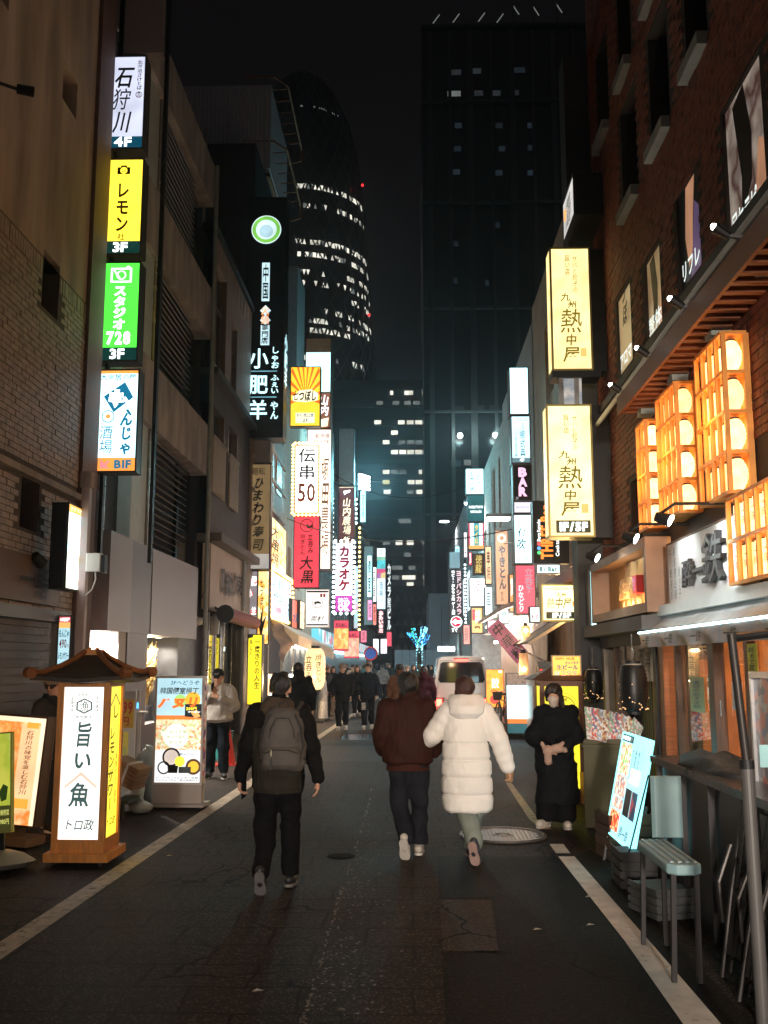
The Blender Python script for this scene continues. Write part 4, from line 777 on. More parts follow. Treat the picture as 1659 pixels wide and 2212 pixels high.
# tall gridded tower on the right
x0 = U(914,700,150).x; x1 = 55; zt = U(912,55,150).z
t = thing('grid_tower', 'huge dark office tower with a faint grid of mullions, right of the sky gap', 'skyscraper', (x0, 150, 0))
obj('wall', B().box(x0+.1, x1, 150.5, 185, 0, zt), M('grid_glass', (.012,.013,.017), .2, var=.1, scale=.1, spec=.3), t, world=True)
MUL = M('mullion_grey', (.09,.088,.09), .6, var=.1)
for px, wd in ((932,.75),(976,.55),(1021,1.0),(1068,.5),(1114,.95),(1161,.6),(1207,.9),(1253,.6)): x = U(px,600,150).x; obj('mullion', B().box(x-wd*.5, x+wd*.5, 150, 150.5, 0, zt-1), MUL, t, world=True)
for py in (55,219,437,665,888,1110,1300): z = U(1000,py,150).z; obj('floor_band', B().box(x0, x1, 149.7, 150.5, z-.2, z+.12), MUL, t, world=True)
obj('edge', B().box(x0-.05, x0+.12, 149.9, 151, 0, zt), MUL, t, world=True)
DIMW = E('office_faint', (.35,.4,.45), .04, .5, .4); DIMB = E('office_faint_blue', (.2,.3,.4), .05, .4, .3)
for px, py, wd, m in ((985,155,24,DIMW),(1029,152,22,DIMW),(981,201,30,LITWIN2),(1034,200,20,DIMW),(1070,200,24,DIMW),(1110,199,24,DIMW),(990,270,16,DIMB),(1078,270,16,DIMB),(1146,270,14,DIMB),(988,320,16,DIMB),(1084,320,14,DIMB),(1148,318,16,DIMB),(986,370,16,DIMB),(1078,372,16,DIMB),(1146,372,14,DIMB),(1075,485,10,DIMB),(985,525,10,DIMB),(983,605,10,DIMB),(1052,610,8,DIMB),(990,882,26,DIMW),(1034,880,26,DIMW),(1068,880,20,DIMW),(985,1000,22,DIMB),(1010,998,16,LITWIN2),(1120,150,30,DIMB)):
    a = U(px, py, 150.35); s = wd*.035; obj('window', B().box(a.x-s, a.x+s, 150.3, 150.48, a.z-.5, a.z+.35), m, t, world=True)
for k, (px, py) in enumerate(((942,42),(985,40),(1040,38),(1080,40),(1115,22),(1158,24),(1208,18))):
    a, e = U(px-7, py+9, 156), U(px+7, py-10, 158)
    if k > 3: a, e = U(px-6, py-9, 156), U(px+6, py+9, 158)
    s = thing('roof_light_bar', 'slim slanted light bar on the grid tower roof, number %s from its left corner' % ('one','two','three','four','five','six','seven')[k], 'light', a); e = e-a
    obj('bar', B().beam((0,0,0), e, .14), E('roof_bar', (.8,.9,.8), .16 if k < 4 else .3, 0), s); obj('stand', B().cyl((0,0,zt-a.z),(0,0,0),.08,None,6), MUL, s)
for px, py, lab in ((994,941,'bright round lamp on the grid tower facade, left one of the pair'),(1070,940,'bright round lamp on the grid tower facade, close to the roof of the brick houses')):
    p = U(px, py, 149); s = thing('facade_lamp', lab, 'lamp', p); obj('globe', B().ball((0,0,0),.42,10,6), E('globe_lamp', (.9,1,.95), 14, 0), s); obj('arm', B().cyl((0,0,0),(0,1,.3),.06), DARK, s); lamp(s, (0,-1,0), 500, (.6,1,1), size=.5)
# dark office block in the gap
x0, x1, zt = U(800,900,220).x, U(922,900,220).x, U(860,820,220).z
t = thing('office_block', 'dark mid distance office block with scattered small lit windows between the towers', 'building', (x0, 220, 0))
obj('wall', B().box(x0-12, x1+3, 220.3, 245, 0, zt), M('block_wall', (.06,.065,.075), .6, var=.1, scale=.1), t, world=True)
for py in range(835, 1330, 40): z = U(860,py,220).z; obj('floor_band', B().box(x0-12, x1+3, 220, 220.3, z-.5, z+.3), M('block_band', (.09,.095,.1), .6, var=0), t, world=True)
for py, cols in ((848,((846,.5),(877,.5),(885,1))),(870,((820,2),(855,2),(880,2),(900,2))),(912,((816,1),(867,1),(886,1),(904,1))),(934,((852,1),)),(955,((834,1),(868,2),(887,1.5),(905,1.5))),(976,((852,1),(870,1),(887,1),(904,1))),(1019,((834,1),(852,1.5),(870,1.5),(908,.5))),(1041,((834,3),(888,1),(905,1))),(1062,((836,1),(886,2),(907,1))),(1125,((880,2),(868,2))),(1172,((835,2),(862,1),(886,1))),(1198,((880,2),)),(1226,((850,2),(862,2),(890,1.6))),(1247,((855,1.5),(876,1),(890,1))),(1262,((886,1),))):
    for px, q in cols:
        a = U(px, py, 220); s = .75 if q != .5 else .35
        obj('window', B().box(a.x-s, a.x+s, 219.95, 220.2, a.z-.48, a.z+.42), E('office_yellow', (.9,.75,.3), .7) if q == 3 else (LITWIN if q in (1,.5) else LITWIN2), t, world=True)
t = thing('pattern_facade', 'dark far facade with faint triangular panels behind the lit tree', 'building', (-8, 140, 0))
xa, xb = U(846,1300,140).x, U(930,1300,140).x; zt = U(880,1265,140).z
obj('wall', B().box(xa, xb, 140.2, 150, 0, zt), M('pattern_wall', (.04,.05,.06), .5, var=.1), t, world=True); b = B(); s = 1.9
for i in range(5):
    for j in range(6):
        x, z = xa+.4+i*s*.55+(j % 2)*s*.27, zt-1.2-j*1.7
        if x+s*.5 < xb: b.add([(x,140.15,z-1),(x+s*.5,140.15,z-1),(x+s*.25,140.05,z)], [(0,1,2)])
obj('triangle_panel', b, M('pattern_tri', (.2,.22,.25), .5, var=.2, scale=.5), t, world=True, kind='stuff')
t = thing('blank_grey_building', 'plain blue grey building wall behind the black arrow sign', 'building', (1, 75, 0))
x0, x1 = U(927,1350,75).x, U(1030,1350,75).x; obj('wall', B().box(x0, x1, 75, 90, 0, U(940,1282,75).z), M('blue_grey_wall', (.3,.36,.42), .6, var=.12, scale=.6), t, world=True)
for k in range(3): obj('panel_joint', B().box(x0+.9+k*.9, x0+.93+k*.9, 74.985, 75, .2, 6), DARK, t, world=True)
t = thing('site_hoarding', 'low pale blue construction hoarding across the street end', 'hoarding', (-2, 72, 0)); x0, x1, zt = U(852,1417,72).x, U(985,1417,72).x, U(900,1404,72).z
for k in range(8): obj('panel', B().box(x0+k*(x1-x0)/8+.02, x0+(k+1)*(x1-x0)/8-.02, 72, 72.08, 0, zt), M('hoarding_blue', (.35,.45,.52), .5, var=.08), t, world=True)
t = thing('tube_lamp', 'short bright tube lamp over the hoarding left of the arrow sign', 'lamp', U(965,1402,60)); obj('tube', B().box(-.5,.45,-.04,.04,-.1,.12), HOT, t); obj('holder', B().box(-.55,.5,.04,.1,-.15,.16), WHITE, t)
# tree wound with lights
c = U(905,1435,56); c.z = 0; t = thing('lit_tree', 'bare tree wound with blue and green fairy lights at the street end', 'tree', c)
def T_(px, py): p = U(px, py, 56); return (p.x-c.x, 0, p.z)
limbs = [([(0,0,0),T_(906,1405),T_(907,1392)],.14),([T_(906,1395),T_(897,1376),T_(892,1356)],.08),([T_(904,1398),T_(895,1383),T_(884,1368)],.08),([T_(907,1392),T_(912,1372),T_(914,1354)],.08),([T_(907,1396),T_(916,1390),T_(926,1371)],.07),([T_(911,1378),T_(918,1366),T_(921,1354)],.05),([T_(890,1375),T_(884,1372),T_(881,1366)],.04)]
b = B()
for pts, r in limbs: b.tube(pts, r, 7, r*.5)
obj('trunk', b, M('bark', (.07,.05,.04), .9, var=.3), t)
for nm, col, sel in (('blue', (.05,.4,1), (1,2,3,4,5,6)),('white', (.35,.9,1), (0,3,5)),('green', (.05,.9,.2), (1,))):
    b = B(); rr = random.Random(nm)
    for i in sel:
        pts, r = limbs[i]
        for (p, q) in zip(pts, pts[1:]):
            n = 40 if i == 0 else 22
            for k in range(n):
                v = Vector(p).lerp(Vector(q), rr.random()); a = rr.uniform(0, 2*pi); b.ball((v.x+(r+.03)*math.cos(a), (r+.03)*math.sin(a), v.z), .022, 5, 4)
    obj('fairy_light', b, E('fairy_'+nm, col, 3.5, 0), t, kind='stuff')
# ------------------------------------------------------------------ RIGHT: brick restaurant building
RW = 2.6
t = thing('brick_building', 'red brick building with poster windows over the restaurant fronts on the right', 'building', (RW, 10, 0))
wins = []; sills = []
for x0, y0, x1, y1 in ((1486,185,1530,95),(1410,355,1450,285),(1348,487,1382,440),(1340,205,1366,160),(1294,338,1318,300),(1397,45,1420,0)):
    p, q = UX(x0, y0, RW), UX(x1, y1, RW); sills.append((q.y, p.z, p.y-q.y)); wins.append((q.y, p.y, p.z+.14, p.z+1.45))
wins += [(6.2,7.0,7.2,8.7),(4.9,5.7,7.2,8.7)]
zz_ = lambda px, py: UX(px, py, RW).z
low = [(5.5,6.4,5.2,6.9)]+[(UX(x1,(y0+y1)/2,RW).y, UX(x0,(y0+y1)/2,RW).y, zz_((x0+x1)/2,y1), zz_((x0+x1)/2,y0)) for x0, x1, y0, y1 in ((1563,1652,160,500),(1462,1512,385,610),(1394,1428,540,728),(1333,1364,622,800))]+[(11.2,11.7,3.0,3.9)]
obj('wall', B().holes(fR(RW), 3, 13.5, 2.2, 13.5, wins+low, .22).box(RW+.25, 9, 3, 13.5, 2.2, 13.5).box(RW, RW+.24, 13.42, 13.5, 2.2, 13.5), M('brick_mortar', (.045,.03,.025), .9, var=.2), t, world=True)
b = B(); z = 2.6; row = 0
avoid = wins+low+[(0,8.9,2.2,3.4),(8,12.6,2.2,3.2)]
while z < 13.4:
    y = 4.5+(.115 if row % 2 else 0)
    while y < 13.45:
        y1 = min(y+.218, 13.46)
        if not any(y1 > h[0] and y < h[1] and z+.06 > h[2] and z < h[3] for h in avoid):
            e = RND.uniform(.004,.014); x = RW-e; b.add([(x,y,z),(x,y1,z),(x,y1,z+.06),(x,y,z+.06),(RW+.01,y,z),(RW+.01,y1,z),(RW+.01,y1,z+.06),(RW+.01,y,z+.06)], [(3,2,1,0),(0,4,7,3),(2,6,5,1),(7,6,2,3),(0,1,5,4)])
        y += .23
    z += .072; row += 1
obj('brick', b, RBRK, t, world=True, kind='stuff')
for h in wins+low[-1:]: obj('window', B().box(RW+.18, RW+.23, *h), GLASS, t, world=True)
for y, z, l in sills: obj('sill', B().box(RW-.1, RW+.02, y, y+l, z, z+.12), M('sill_grey', (.24,.22,.2), .7, var=.2), t, world=True)
SKIN_P = (.75,.4,.25)
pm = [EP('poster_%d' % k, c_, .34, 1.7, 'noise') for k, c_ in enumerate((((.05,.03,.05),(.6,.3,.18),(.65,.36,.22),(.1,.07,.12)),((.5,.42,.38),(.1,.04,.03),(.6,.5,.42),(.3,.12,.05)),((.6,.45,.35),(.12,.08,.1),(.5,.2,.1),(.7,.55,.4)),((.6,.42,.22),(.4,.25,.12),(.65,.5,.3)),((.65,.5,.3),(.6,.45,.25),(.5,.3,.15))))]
for k, h in enumerate(low[:5]):
    p = obj('window_poster', B().add([(RW+.03,h[0],h[2]),(RW+.03,h[1],h[2]),(RW+.03,h[1],h[3]),(RW+.03,h[0],h[3])], [(3,2,1,0)]), pm[min(k, 4)], t, world=True)
    if k < 4:
        Q = lambda pts, m, q: obj('poster_figure', B().poly([(RW+.03-.002*q, h[1]-(h[1]-h[0])*u, h[2]+(h[3]-h[2])*v) for u, v in pts]), m, t, world=True)
        sk, pu, hr = E('print_skin', (.62,.3,.17), .5, .3, 2), E('print_purple', (.13,.08,.17), .5, .3, 2), M('print_hair', (.03,.012,.008), .5, var=.4)
        if k % 2: Q([(.2,.95),(.35,.4),(.3,.1),(.6,.3),(.65,.6),(.5,1)], hr, 1); Q([(.62,.05),(.98,.02),(.98,.42),(.8,.5)], sk, 2)
        else: Q([(0,0),(1,0),(1,1),(0,1)], M('print_night', (.02,.017,.03), .5, var=.3), 1); Q([(.35,1),(.75,1),(.62,.62),(.55,.3),(.38,.16),(.25,.5)], sk, 2); Q([(.4,.0),(.95,0),(.95,.6),(.7,.75),(.6,.4)], pu, 3)
    s = ('', '足セラピー', 'リフレ', '整体', 'アロマ')[k]
    if s:
        b = B(); text(b, s, -.42*(h[1]-h[0]), .06, .42*(h[1]-h[0]), .26, -.01, 'h', .03); c = obj('lettering', b, E('poster_txt', (.9,1,.95), .8, 0), t); c.location = (.02, (h[0]+h[1])/2-10, h[2]); c.rotation_euler = (0,0,-pi/2)
    if k == 4:
        b = B(); text(b, '足つぼ', -.12, .55, .14, 1.35, -.01, 'v', .04, 1); c = obj('lettering', b, K_, t); c.location = (.02, (h[0]+h[1])/2-10, h[2]); c.rotation_euler = (0,0,-pi/2)
obj('ledge', B().box(RW-.14, RW+.02, 4, 13.4, 5.0, 5.1), M('ledge_dark', (.06,.045,.04), .6), t, world=True)
obj('white_pipe', B().tube([(RW-.17,4,4.93),(RW-.17,8,4.93),(RW-.17,12.9,4.86),(RW-.12,13.2,4.86),(RW-.1,13.3,5.1)], .03, 7), WHITE, t, world=True)
obj('end_column', B().box(RW-.35, RW+.5, 13.5, 13.95, 0, 10.6), DWALL, t, world=True)
# spotlights along the ledge
SPOT = E('spot_hot', (.9,1,.92), 30, 0)
for k, (px, py) in enumerate(((1553,497),(1457,651),(1384,757),(1326,836))):
    p = UX(px, py, RW-.42); s = thing('spotlight', ('spotlight nearest the camera, below the large window poster','second spotlight along the brick ledge','third spotlight along the brick ledge','spotlight at the far end of the brick ledge')[k], 'spotlight', p)
    obj('head', B().cyl((-.03,0,.02),(.07,0,-.05),.045,.03,10), DARK, s); obj('lens', B().ball((-.035,0,.025),.023,8,6), SPOT, s); obj('arm', B().beam((.05,0,-.04),(.42,0,-.1),.025), STEEL, s); obj('ballast', B().box(.26,.42,-.09,.09,-.32,-.12), M('ballast_grey', (.4,.45,.42), .5), s)
    lamp(s, (-.06,0,.05), 20, (.95,1,.9), 'SPOT', .03, (0, math.radians(-205), 0), 100)
# slatted red eave over the lantern racks
t = thing('slatted_eave', 'red slatted timber eave under the brick storey', 'eave', (RW, 8, 4.5))
obj('board', B().box(RW-.34, RW-.01, 4.2, 10.6, 4.58, 4.62), WOODR, t, world=True); obj('fascia', B().box(RW-.36, RW-.33, 4.2, 10.6, 4.44, 4.64), WOODR, t, world=True)
for k in range(34): obj('slat', B().box(RW-.33, RW-.02, 4.4+k*.185, 4.46+k*.185, 4.46, 4.575), WOODR, t, world=True)
# lantern racks
LAMPW = E('paper_glow', (1,.56,.21), 2.7, .22, 14); OCH = M('rack_wood', (.78,.32,.065), .5, var=.25, scale=5, bump=.1)
t_ = LAMPW.node_tree; p_ = t_.nodes['Principled BSDF']; oi = t_.nodes.new('ShaderNodeObjectInfo'); mr_ = t_.nodes.new('ShaderNodeMapRange'); mr_.inputs[3].default_value = .65; mr_.inputs[4].default_value = 1.25; mm_ = t_.nodes.new('ShaderNodeMath'); mm_.operation = 'MULTIPLY'
t_.links.new(oi.outputs['Random'], mr_.inputs[0]); t_.links.new(mr_.outputs[0], mm_.inputs[0]); t_.links.new(p_.inputs['Emission Strength'].links[0].from_socket, mm_.inputs[1]); t_.links.new(mm_.outputs[0], p_.inputs['Emission Strength'])
lm = {}
def lantern_mesh(R_, H_, square):
    k = (R_, H_, square)
    if k in lm: return lm[k]
    if square: pf = [(R_*.75,0),(R_*.95,H_*.04),(R_,H_*.12),(R_,H_*.88),(R_*.95,H_*.96),(R_*.75,H_)]
    else: pf = [(R_*(.34+.66*math.sin(pi*(k_+.0)/14)**.7)+(.004 if k_ % 2 else 0), H_*k_/14) for k_ in range(15)]
    r = thing('paper_lantern', 'x', 'lantern'); obj('shade', B().lathe(pf, 16), LAMPW, r, True)
    obj('cap', B().lathe([(R_*.45,-.012),(R_*.45,.006)], 12).lathe([(R_*.45,H_-.006),(R_*.45,H_+.012)], 12), WOODD, r)
    if square: b = B(); text(b, '一鉄', -.03, .3*H_, .03, .8*H_, -R_-.004, 'v', .0); obj('lettering', b, M('brown_print', None), r)
    lm[k] = r; r['used'] = 0; return r
def rack(y0, y1, z0, z1, rows, cols, xs, label, lan, fine=False):
    t = thing('lantern_rack', label, 'lantern rack', (xs, (y0+y1)/2, z0))
    yc = (y0+y1)/2; hy = (y1-y0)/2; D_ = RW-.03-xs; H_ = z1-z0
    for i in range(cols+1):
        y = -hy+2*hy*i/cols; obj('upright', B().box(-.015,.02,y-.014,y+.014,0,H_), OCH, t)
    for j in range(rows+1):
        z = H_*j/rows; obj('rail', B().box(-.02,.015,-hy,hy,z-.013,z+.013), OCH, t); obj('shelf', B().box(.02,D_,-hy,hy,z-.008,z+.008), OCH, t); obj('end_rail', B().box(0,D_,-hy-.015,-hy+.012,z-.013,z+.013), OCH, t)
    obj('end_post', B().box(D_-.03,D_,-hy-.01,-hy+.02,0,H_), OCH, t); obj('back_board', B().box(D_,D_+.02,-hy,hy,0,H_), OCH, t)
    ch, cw = H_/rows, 2*hy/cols; R_ = min(cw, D_)*.42; Hl = ch*.8
    for i in range(cols):
        for j in range(rows):
            src = lantern_mesh(round(R_, 3), round(Hl, 3), lan == 'tall'); loc = (xs+D_*.5, yc-hy+cw*(i+.5), z0+ch*j+ch*.08)
            lab = 'glowing paper lantern inside the '+label.split(' with')[0]
            if not src['used']: src['used'] = 1; r = src; r.location = loc
            else: r = dup(src, loc)
            r['label'] = lab; r['group'] = 'lanterns in the '+label.split(' with')[0]; r.rotation_euler = (0,0,-pi/2 if lan == 'tall' else 0)
    lamp(t, (-.2,0,H_*.5), 9, (1,.42,.1)); return t
rack(7.42,8.15,3.06,4.3,4,4,2.39,'large timber rack at the right edge with round lanterns','round')
rack(8.8,9.5,3.12,4.3,4,4,2.39,'middle timber rack with round lanterns','round')
rack(9.98,10.36,3.14,4.24,4,2,2.39,'smallest timber rack by the brick corner with lanterns','round')
rack(5.3,7.6,2.38,3.02,2,11,2.42,'low wide timber rack beside the white name board with tall lanterns','tall')
# name boards
NB = M('white_board', (.72,.68,.66), .5, var=.06, scale=2)
t, w_, h_ = flank('white_name_board', 'large white name board with raised dark characters over the awning', 2.5, 1441, 1177, 1316, 1640, [(0,1,NB)], [('牛 博多も',.03,.06,.06,.9,M('grey_print',None),'v',0,1),('串焼煮込鍋',.09,.06,.12,.9,M('grey_print',None),'v',0,1),('焼き子',.15,.4,.18,.9,M('grey_print',None),'v',0,1)], frame=WOODD, fr=.012)
def raised(t, s, x0, z0, x1, z1, y, dep, m, d='h', bold=.05, brush=.5):
    b = B(); text(b, s, x0, z0, x1, z1, 0, d, bold, brush); n = len(b.v); fs = list(b.f); v = list(b.v); ed = {}
    for f in fs:
        for i in range(len(f)): e = (f[i], f[(i+1) % len(f)]); ed[e] = ed.get(e, 0)+1
    q = B(); q.v = [(p[0], y-dep, p[2]) for p in v]+[(p[0], y, p[2]) for p in v]; q.f = fs+[(e[1], e[0], e[0]+n, e[1]+n) for e in ed if (e[1], e[0]) not in ed]; q.m = [0]*len(q.f)
    return obj('raised_lettering', q, m, t)
raised(t, '酔一', -w_/2+.62, .24*h_, -w_/2+1.3, .64*h_, -.004, .04, M('charcoal_letter', (.06,.06,.065), .5)); raised(t, '鉄', -w_/2+1.28, .22*h_, -w_/2+1.86, .9*h_, -.004, .05, M('charcoal_letter', None))
t = thing('wood_framed_sign', 'timber framed glowing sign with raised cream characters and a red seal', 'sign', (2.45, 0, 0), -pi/2)
a, e = UX(1295,1222,2.45), UX(1418,1152,2.45); zb = UX(1299,1347,2.45).z; w_ = a.y-e.y; h_ = a.z-zb; t.location = (2.45, (a.y+e.y)/2, zb)
FRM = M('frame_timber', (.34,.2,.13), .55, var=.2, scale=3)
obj('back_board', B().box(-w_/2,w_/2,.1,.14,0,h_), M('amber_board', (.5,.27,.1), .6, var=.15), t)
obj('frame', B().box(-w_/2,-w_/2+.1,-.12,.1,0,h_).box(w_/2-.1,w_/2,-.12,.1,0,h_).box(-w_/2+.1,w_/2-.1,-.12,.1,h_-.1,h_).box(-w_/2+.1,w_/2-.1,-.12,.1,0,.1), FRM, t)
CRL = M('cream_letter', (.75,.5,.25), .5, var=0)
raised(t, '九州', -.18, .62*h_, .22, .85*h_, .09, .06, CRL, bold=.03); raised(t, '熱中屋', -.42, .3*h_, .42, .62*h_, .09, .08, CRL, bold=.05, brush=.8)
obj('seal', B().box(.36,.56,.0,.08,.34*h_,.6*h_), M('seal_red', (.6,.02,.04), .4), t); b = B(); text(b, '新宿', .4, .38*h_, .52, .57*h_, -.008, 'v', .02); obj('lettering', b, E('seal_blue',(.3,.4,.9),.5), t)
for k in range(4): obj('ornament', B().prism([(-.4+k*.24,.05,.2*h_),(-.28+k*.24,.05,.2*h_),(-.34+k*.24,.05,.3*h_)], (0,.03,0)), CRL, t)
lamp(t, (0,-.02,.16), 5, (1,.6,.25)); lamp(t, (-.5,-.02,.16), 4, (1,.6,.25)); lamp(t, (.5,-.02,.16), 4, (1,.6,.25))
for k, (px, py, pw) in enumerate(((1432,1120,22),(1360,1160,12),(1279,1202,8))):
    p = UX(px, py, 2.0); s = thing('arm_spotlight', ('arm spotlight with a cool beam over the white name board','arm spotlight over the timber framed sign','small arm spotlight left of the timber framed sign')[k], 'spotlight', p)
    obj('head', B().cyl((-.05,.03,.02),(.05,-.02,-.02),.04,.055,10), DARK, s); obj('lens', B().cyl((.05,-.02,-.02),(.056,-.023,-.024),.05,.05,10).ball((.03,-.01,-.035),.03,8,5), SPOT, s); obj('arm', B().tube([(-.03,.02,.03),(.1,.0,.12),(.55,0,.12)], .014, 6), DARK, s)
    lamp(s, (.07,-.02,-.06), pw, (.85,1,1), 'SPOT', .03, (0, math.radians(-55), 0), 120)
obj('cornice', B().box(2.28, 2.62, 10.0, 13.4, 2.12, 2.26), M('cornice_grey', (.12,.11,.11), .7), bpy.data.objects['brick_building'], world=True)
obj('shop_header', B().box(2.5, 2.9, 10.0, 13.4, 1.98, 2.115), DWALL, bpy.data.objects['brick_building'], world=True)
# awning
t = thing('awning', 'grey canvas awning with a light strip along its lip over the restaurant front', 'awning', (2.55, 7, 2.3))
zc, zl = UX(1500,1309,2.55).z, UX(1500,1352,2.3).z; AW = M('awning_canvas', (.42,.42,.42), .7, var=.25, scale=4, bump=.25, bscale=12)
obj('casing', B().cbox(2.44,2.6,3.5,10.45,zc-.05,zc+.05,.02), WHITE, t, world=True)
b = B(); n = 40
for i in range(n+1):
    y = 3.5+(10.15-3.5)*i/n
    for j in range(5): u = j/4; b.v.append((2.5-.2*u, y+.12*(1-u), zc-.05-(zc-.05-zl)*u-.02*math.sin(pi*u)*(1+.5*math.sin(y*5))))
for i in range(n):
    for j in range(4): b.f.append((i*5+j, (i+1)*5+j, (i+1)*5+j+1, i*5+j+1)); b.m.append(0)
obj('fabric', b, AW, t, smooth=2, world=True)
b = B(); n = 80
for i in range(n+1):
    y = 3.5+(10.15-3.5)*i/n
    for j in range(4): b.v.append((2.285-.012*j*math.sin(y*9+j)*.8, y, zl-.015-.045*j))
for i in range(n):
    for j in range(3): b.f.append((i*4+j, (i+1)*4+j, (i+1)*4+j+1, i*4+j+1)); b.m.append(0)
obj('valance', b, EP('valance_print', [(.1,.09,.09),(.3,.2,.17),(.2,.19,.2),(.35,.24,.2)], 0, 5, 'noise'), t, smooth=2, world=True)
obj('light_strip', B().box(2.272,2.288,3.5,10.15,zl-.012,zl+.006), E('strip_cool', (.6,.95,1), 5, 0), t, world=True)
b = B(); 
for k in range(7): text(b, '一鉄', -2.8+k*.85, -.12, -2.5+k*.85, -.03, 0, 'h', .02, 1)
c = obj('lettering', b, K_, t); c.location = (-.32, 0, zl-2.3-.01); c.rotation_euler = (0,0,-pi/2)
# restaurant front under the awning
t = thing('restaurant_front', 'glazed timber restaurant front with a warm interior under the awning', 'shopfront', (2.6, 8, 0))
def post(px, wd, m, X=2.58, z1=2.2): p = UX(px, 1500, X); return obj('door_post', B().box(X-.04, X+.06, p.y-wd/2, p.y+wd/2, 0, z1), m, t, world=True)
post(1428,.34,WOODR); post(1470,.06,WOODD); post(1548,.16,WOODD,2.55); post(1626,.08,WOODR)
obj('door_glass', B().box(2.6, 2.606, 4, 10.0, .5, 2.2), M('clear_glass', None), t, world=True); obj('door_base', B().box(2.57, 2.62, 4, 10.0, 0, .78), M('door_dark', (.05,.035,.03), .5, var=.2), t, world=True)
for k in range(8): obj('kick_panel', B().box(2.555,2.569,7.2+k*.34,7.5+k*.34,.15,.7), WOODD, t, world=True)
obj('interior_wall', B().box(5.5,5.6,2,12,0,2.6), M('warm_interior', (.5,.22,.08), .7, var=.5, scale=1.5), t, world=True); obj('interior_end', B().box(2.7,5.5,10.6,10.7,0,2.6), M('warm_interior', None), t, world=True)
obj('interior_floor', B().box(2.65,5.5,2,10.6,.02,.06), WOODD, t, world=True); obj('interior_ceiling', B().box(2.65,5.5,2,10.6,2.5,2.56), WOODD, t, world=True)
obj('interior_counter', B().box(3.6,4.0,5,10,0.06,1.15), WOODD, t, world=True)
for k, (x, y) in enumerate(((3.3,8.4),(3.6,7.2),(3.2,6.2),(4.2,9.2))):
    s = thing('pendant_lamp', ('pendant lamp in the middle of the restaurant window','pendant lamp behind the second door leaf','pendant lamp at the right edge inside the restaurant','pendant lamp deep inside the restaurant')[k], 'lamp', (x, y, 2.12)); obj('bulb', B().ball((0,0,0),.07,10,6,(1,1,.8)), E('pendant_glow', (1,.6,.25), 14, 0), s); obj('cord', B().cyl((0,0,.05),(0,0,.38),.006,None,5), DARK, s); lamp(s, (0,0,-.1), 60, (1,.52,.2))
def note(name, label, px, py0, py1, px1, m, txt=None, tm=None, X=2.55, d='v'):
    a, c, e = UX(px, py0, X), UX(px, py1, X), UX(px1, py0, X); w_, h_ = abs(a.y-e.y), a.z-c.z
    s = thing(name, label, 'poster', (X, (a.y+e.y)/2, c.z), -pi/2); obj('sheet', B().box(-w_/2,w_/2,0,.004,0,h_), m, s)
    if txt:
        b = B(); text(b, txt, -w_*.3, h_*.1, w_*.3, h_*.9, -.006, d, .01, .5); obj('lettering', b, tm or K_, s)
    return s
CARDB = M('card_paper', (.6,.42,.22), .8, var=.15)
note('paper_notice', 'yellowed paper notice with columns of writing on the restaurant glass', 1489, 1461, 1535, 1520, CARDB, '本日のおすすめ', M('grey_print',None))
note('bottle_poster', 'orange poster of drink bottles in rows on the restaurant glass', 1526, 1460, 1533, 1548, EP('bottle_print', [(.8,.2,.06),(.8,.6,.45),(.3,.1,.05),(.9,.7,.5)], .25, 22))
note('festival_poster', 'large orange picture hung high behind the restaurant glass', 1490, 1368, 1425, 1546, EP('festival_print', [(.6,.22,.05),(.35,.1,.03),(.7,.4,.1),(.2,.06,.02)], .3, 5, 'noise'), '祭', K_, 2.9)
note('arrow_notice', 'white paper notice with a black arrow on the glass door', 1580, 1472, 1533, 1602, M('white_paper', (.7,.7,.72), .8, var=.04), '←', K_, d='h')
note('yellow_banner', 'narrow yellow banner with black and red kana by the restaurant door', 1613, 1391, 1467, 1634, M('banner_yellow', (.75,.6,.05), .7, var=.05), '朝まで営業', K_, 2.5)
note('wooden_plate', 'small wooden plate with vertical characters below the yellow banner', 1617, 1495, 1576, 1636, M('plate_wood', (.35,.2,.09), .6), '営業中', K_, 2.5)
note('small_blue_note', 'small pale blue note at the corner of the bottle poster', 1545, 1512, 1545, 1556, M('pale_blue_paper', (.4,.55,.6), .8))
t = thing('menu_board', 'metal framed menu board full of pictures at the right edge of the photo', 'menu board', (2.2, UX(1650,1500,2.2).y-.12, .95), -pi/2); obj('sheet', B().box(-.3,.3,0,.02,.04,.75), EP('menu_pics', [(.1,.09,.1),(.3,.25,.22),(.4,.12,.08),(.15,.16,.2)], .12, 14), t); obj('frame', B().box(-.33,-.3,-.02,.03,0,.79).box(.3,.33,-.02,.03,0,.79).box(-.3,.3,-.02,.03,.75,.79).box(-.3,.3,-.02,.03,0,.04).box(-.02,.02,.0,.04,-.95,0), STEEL, t)
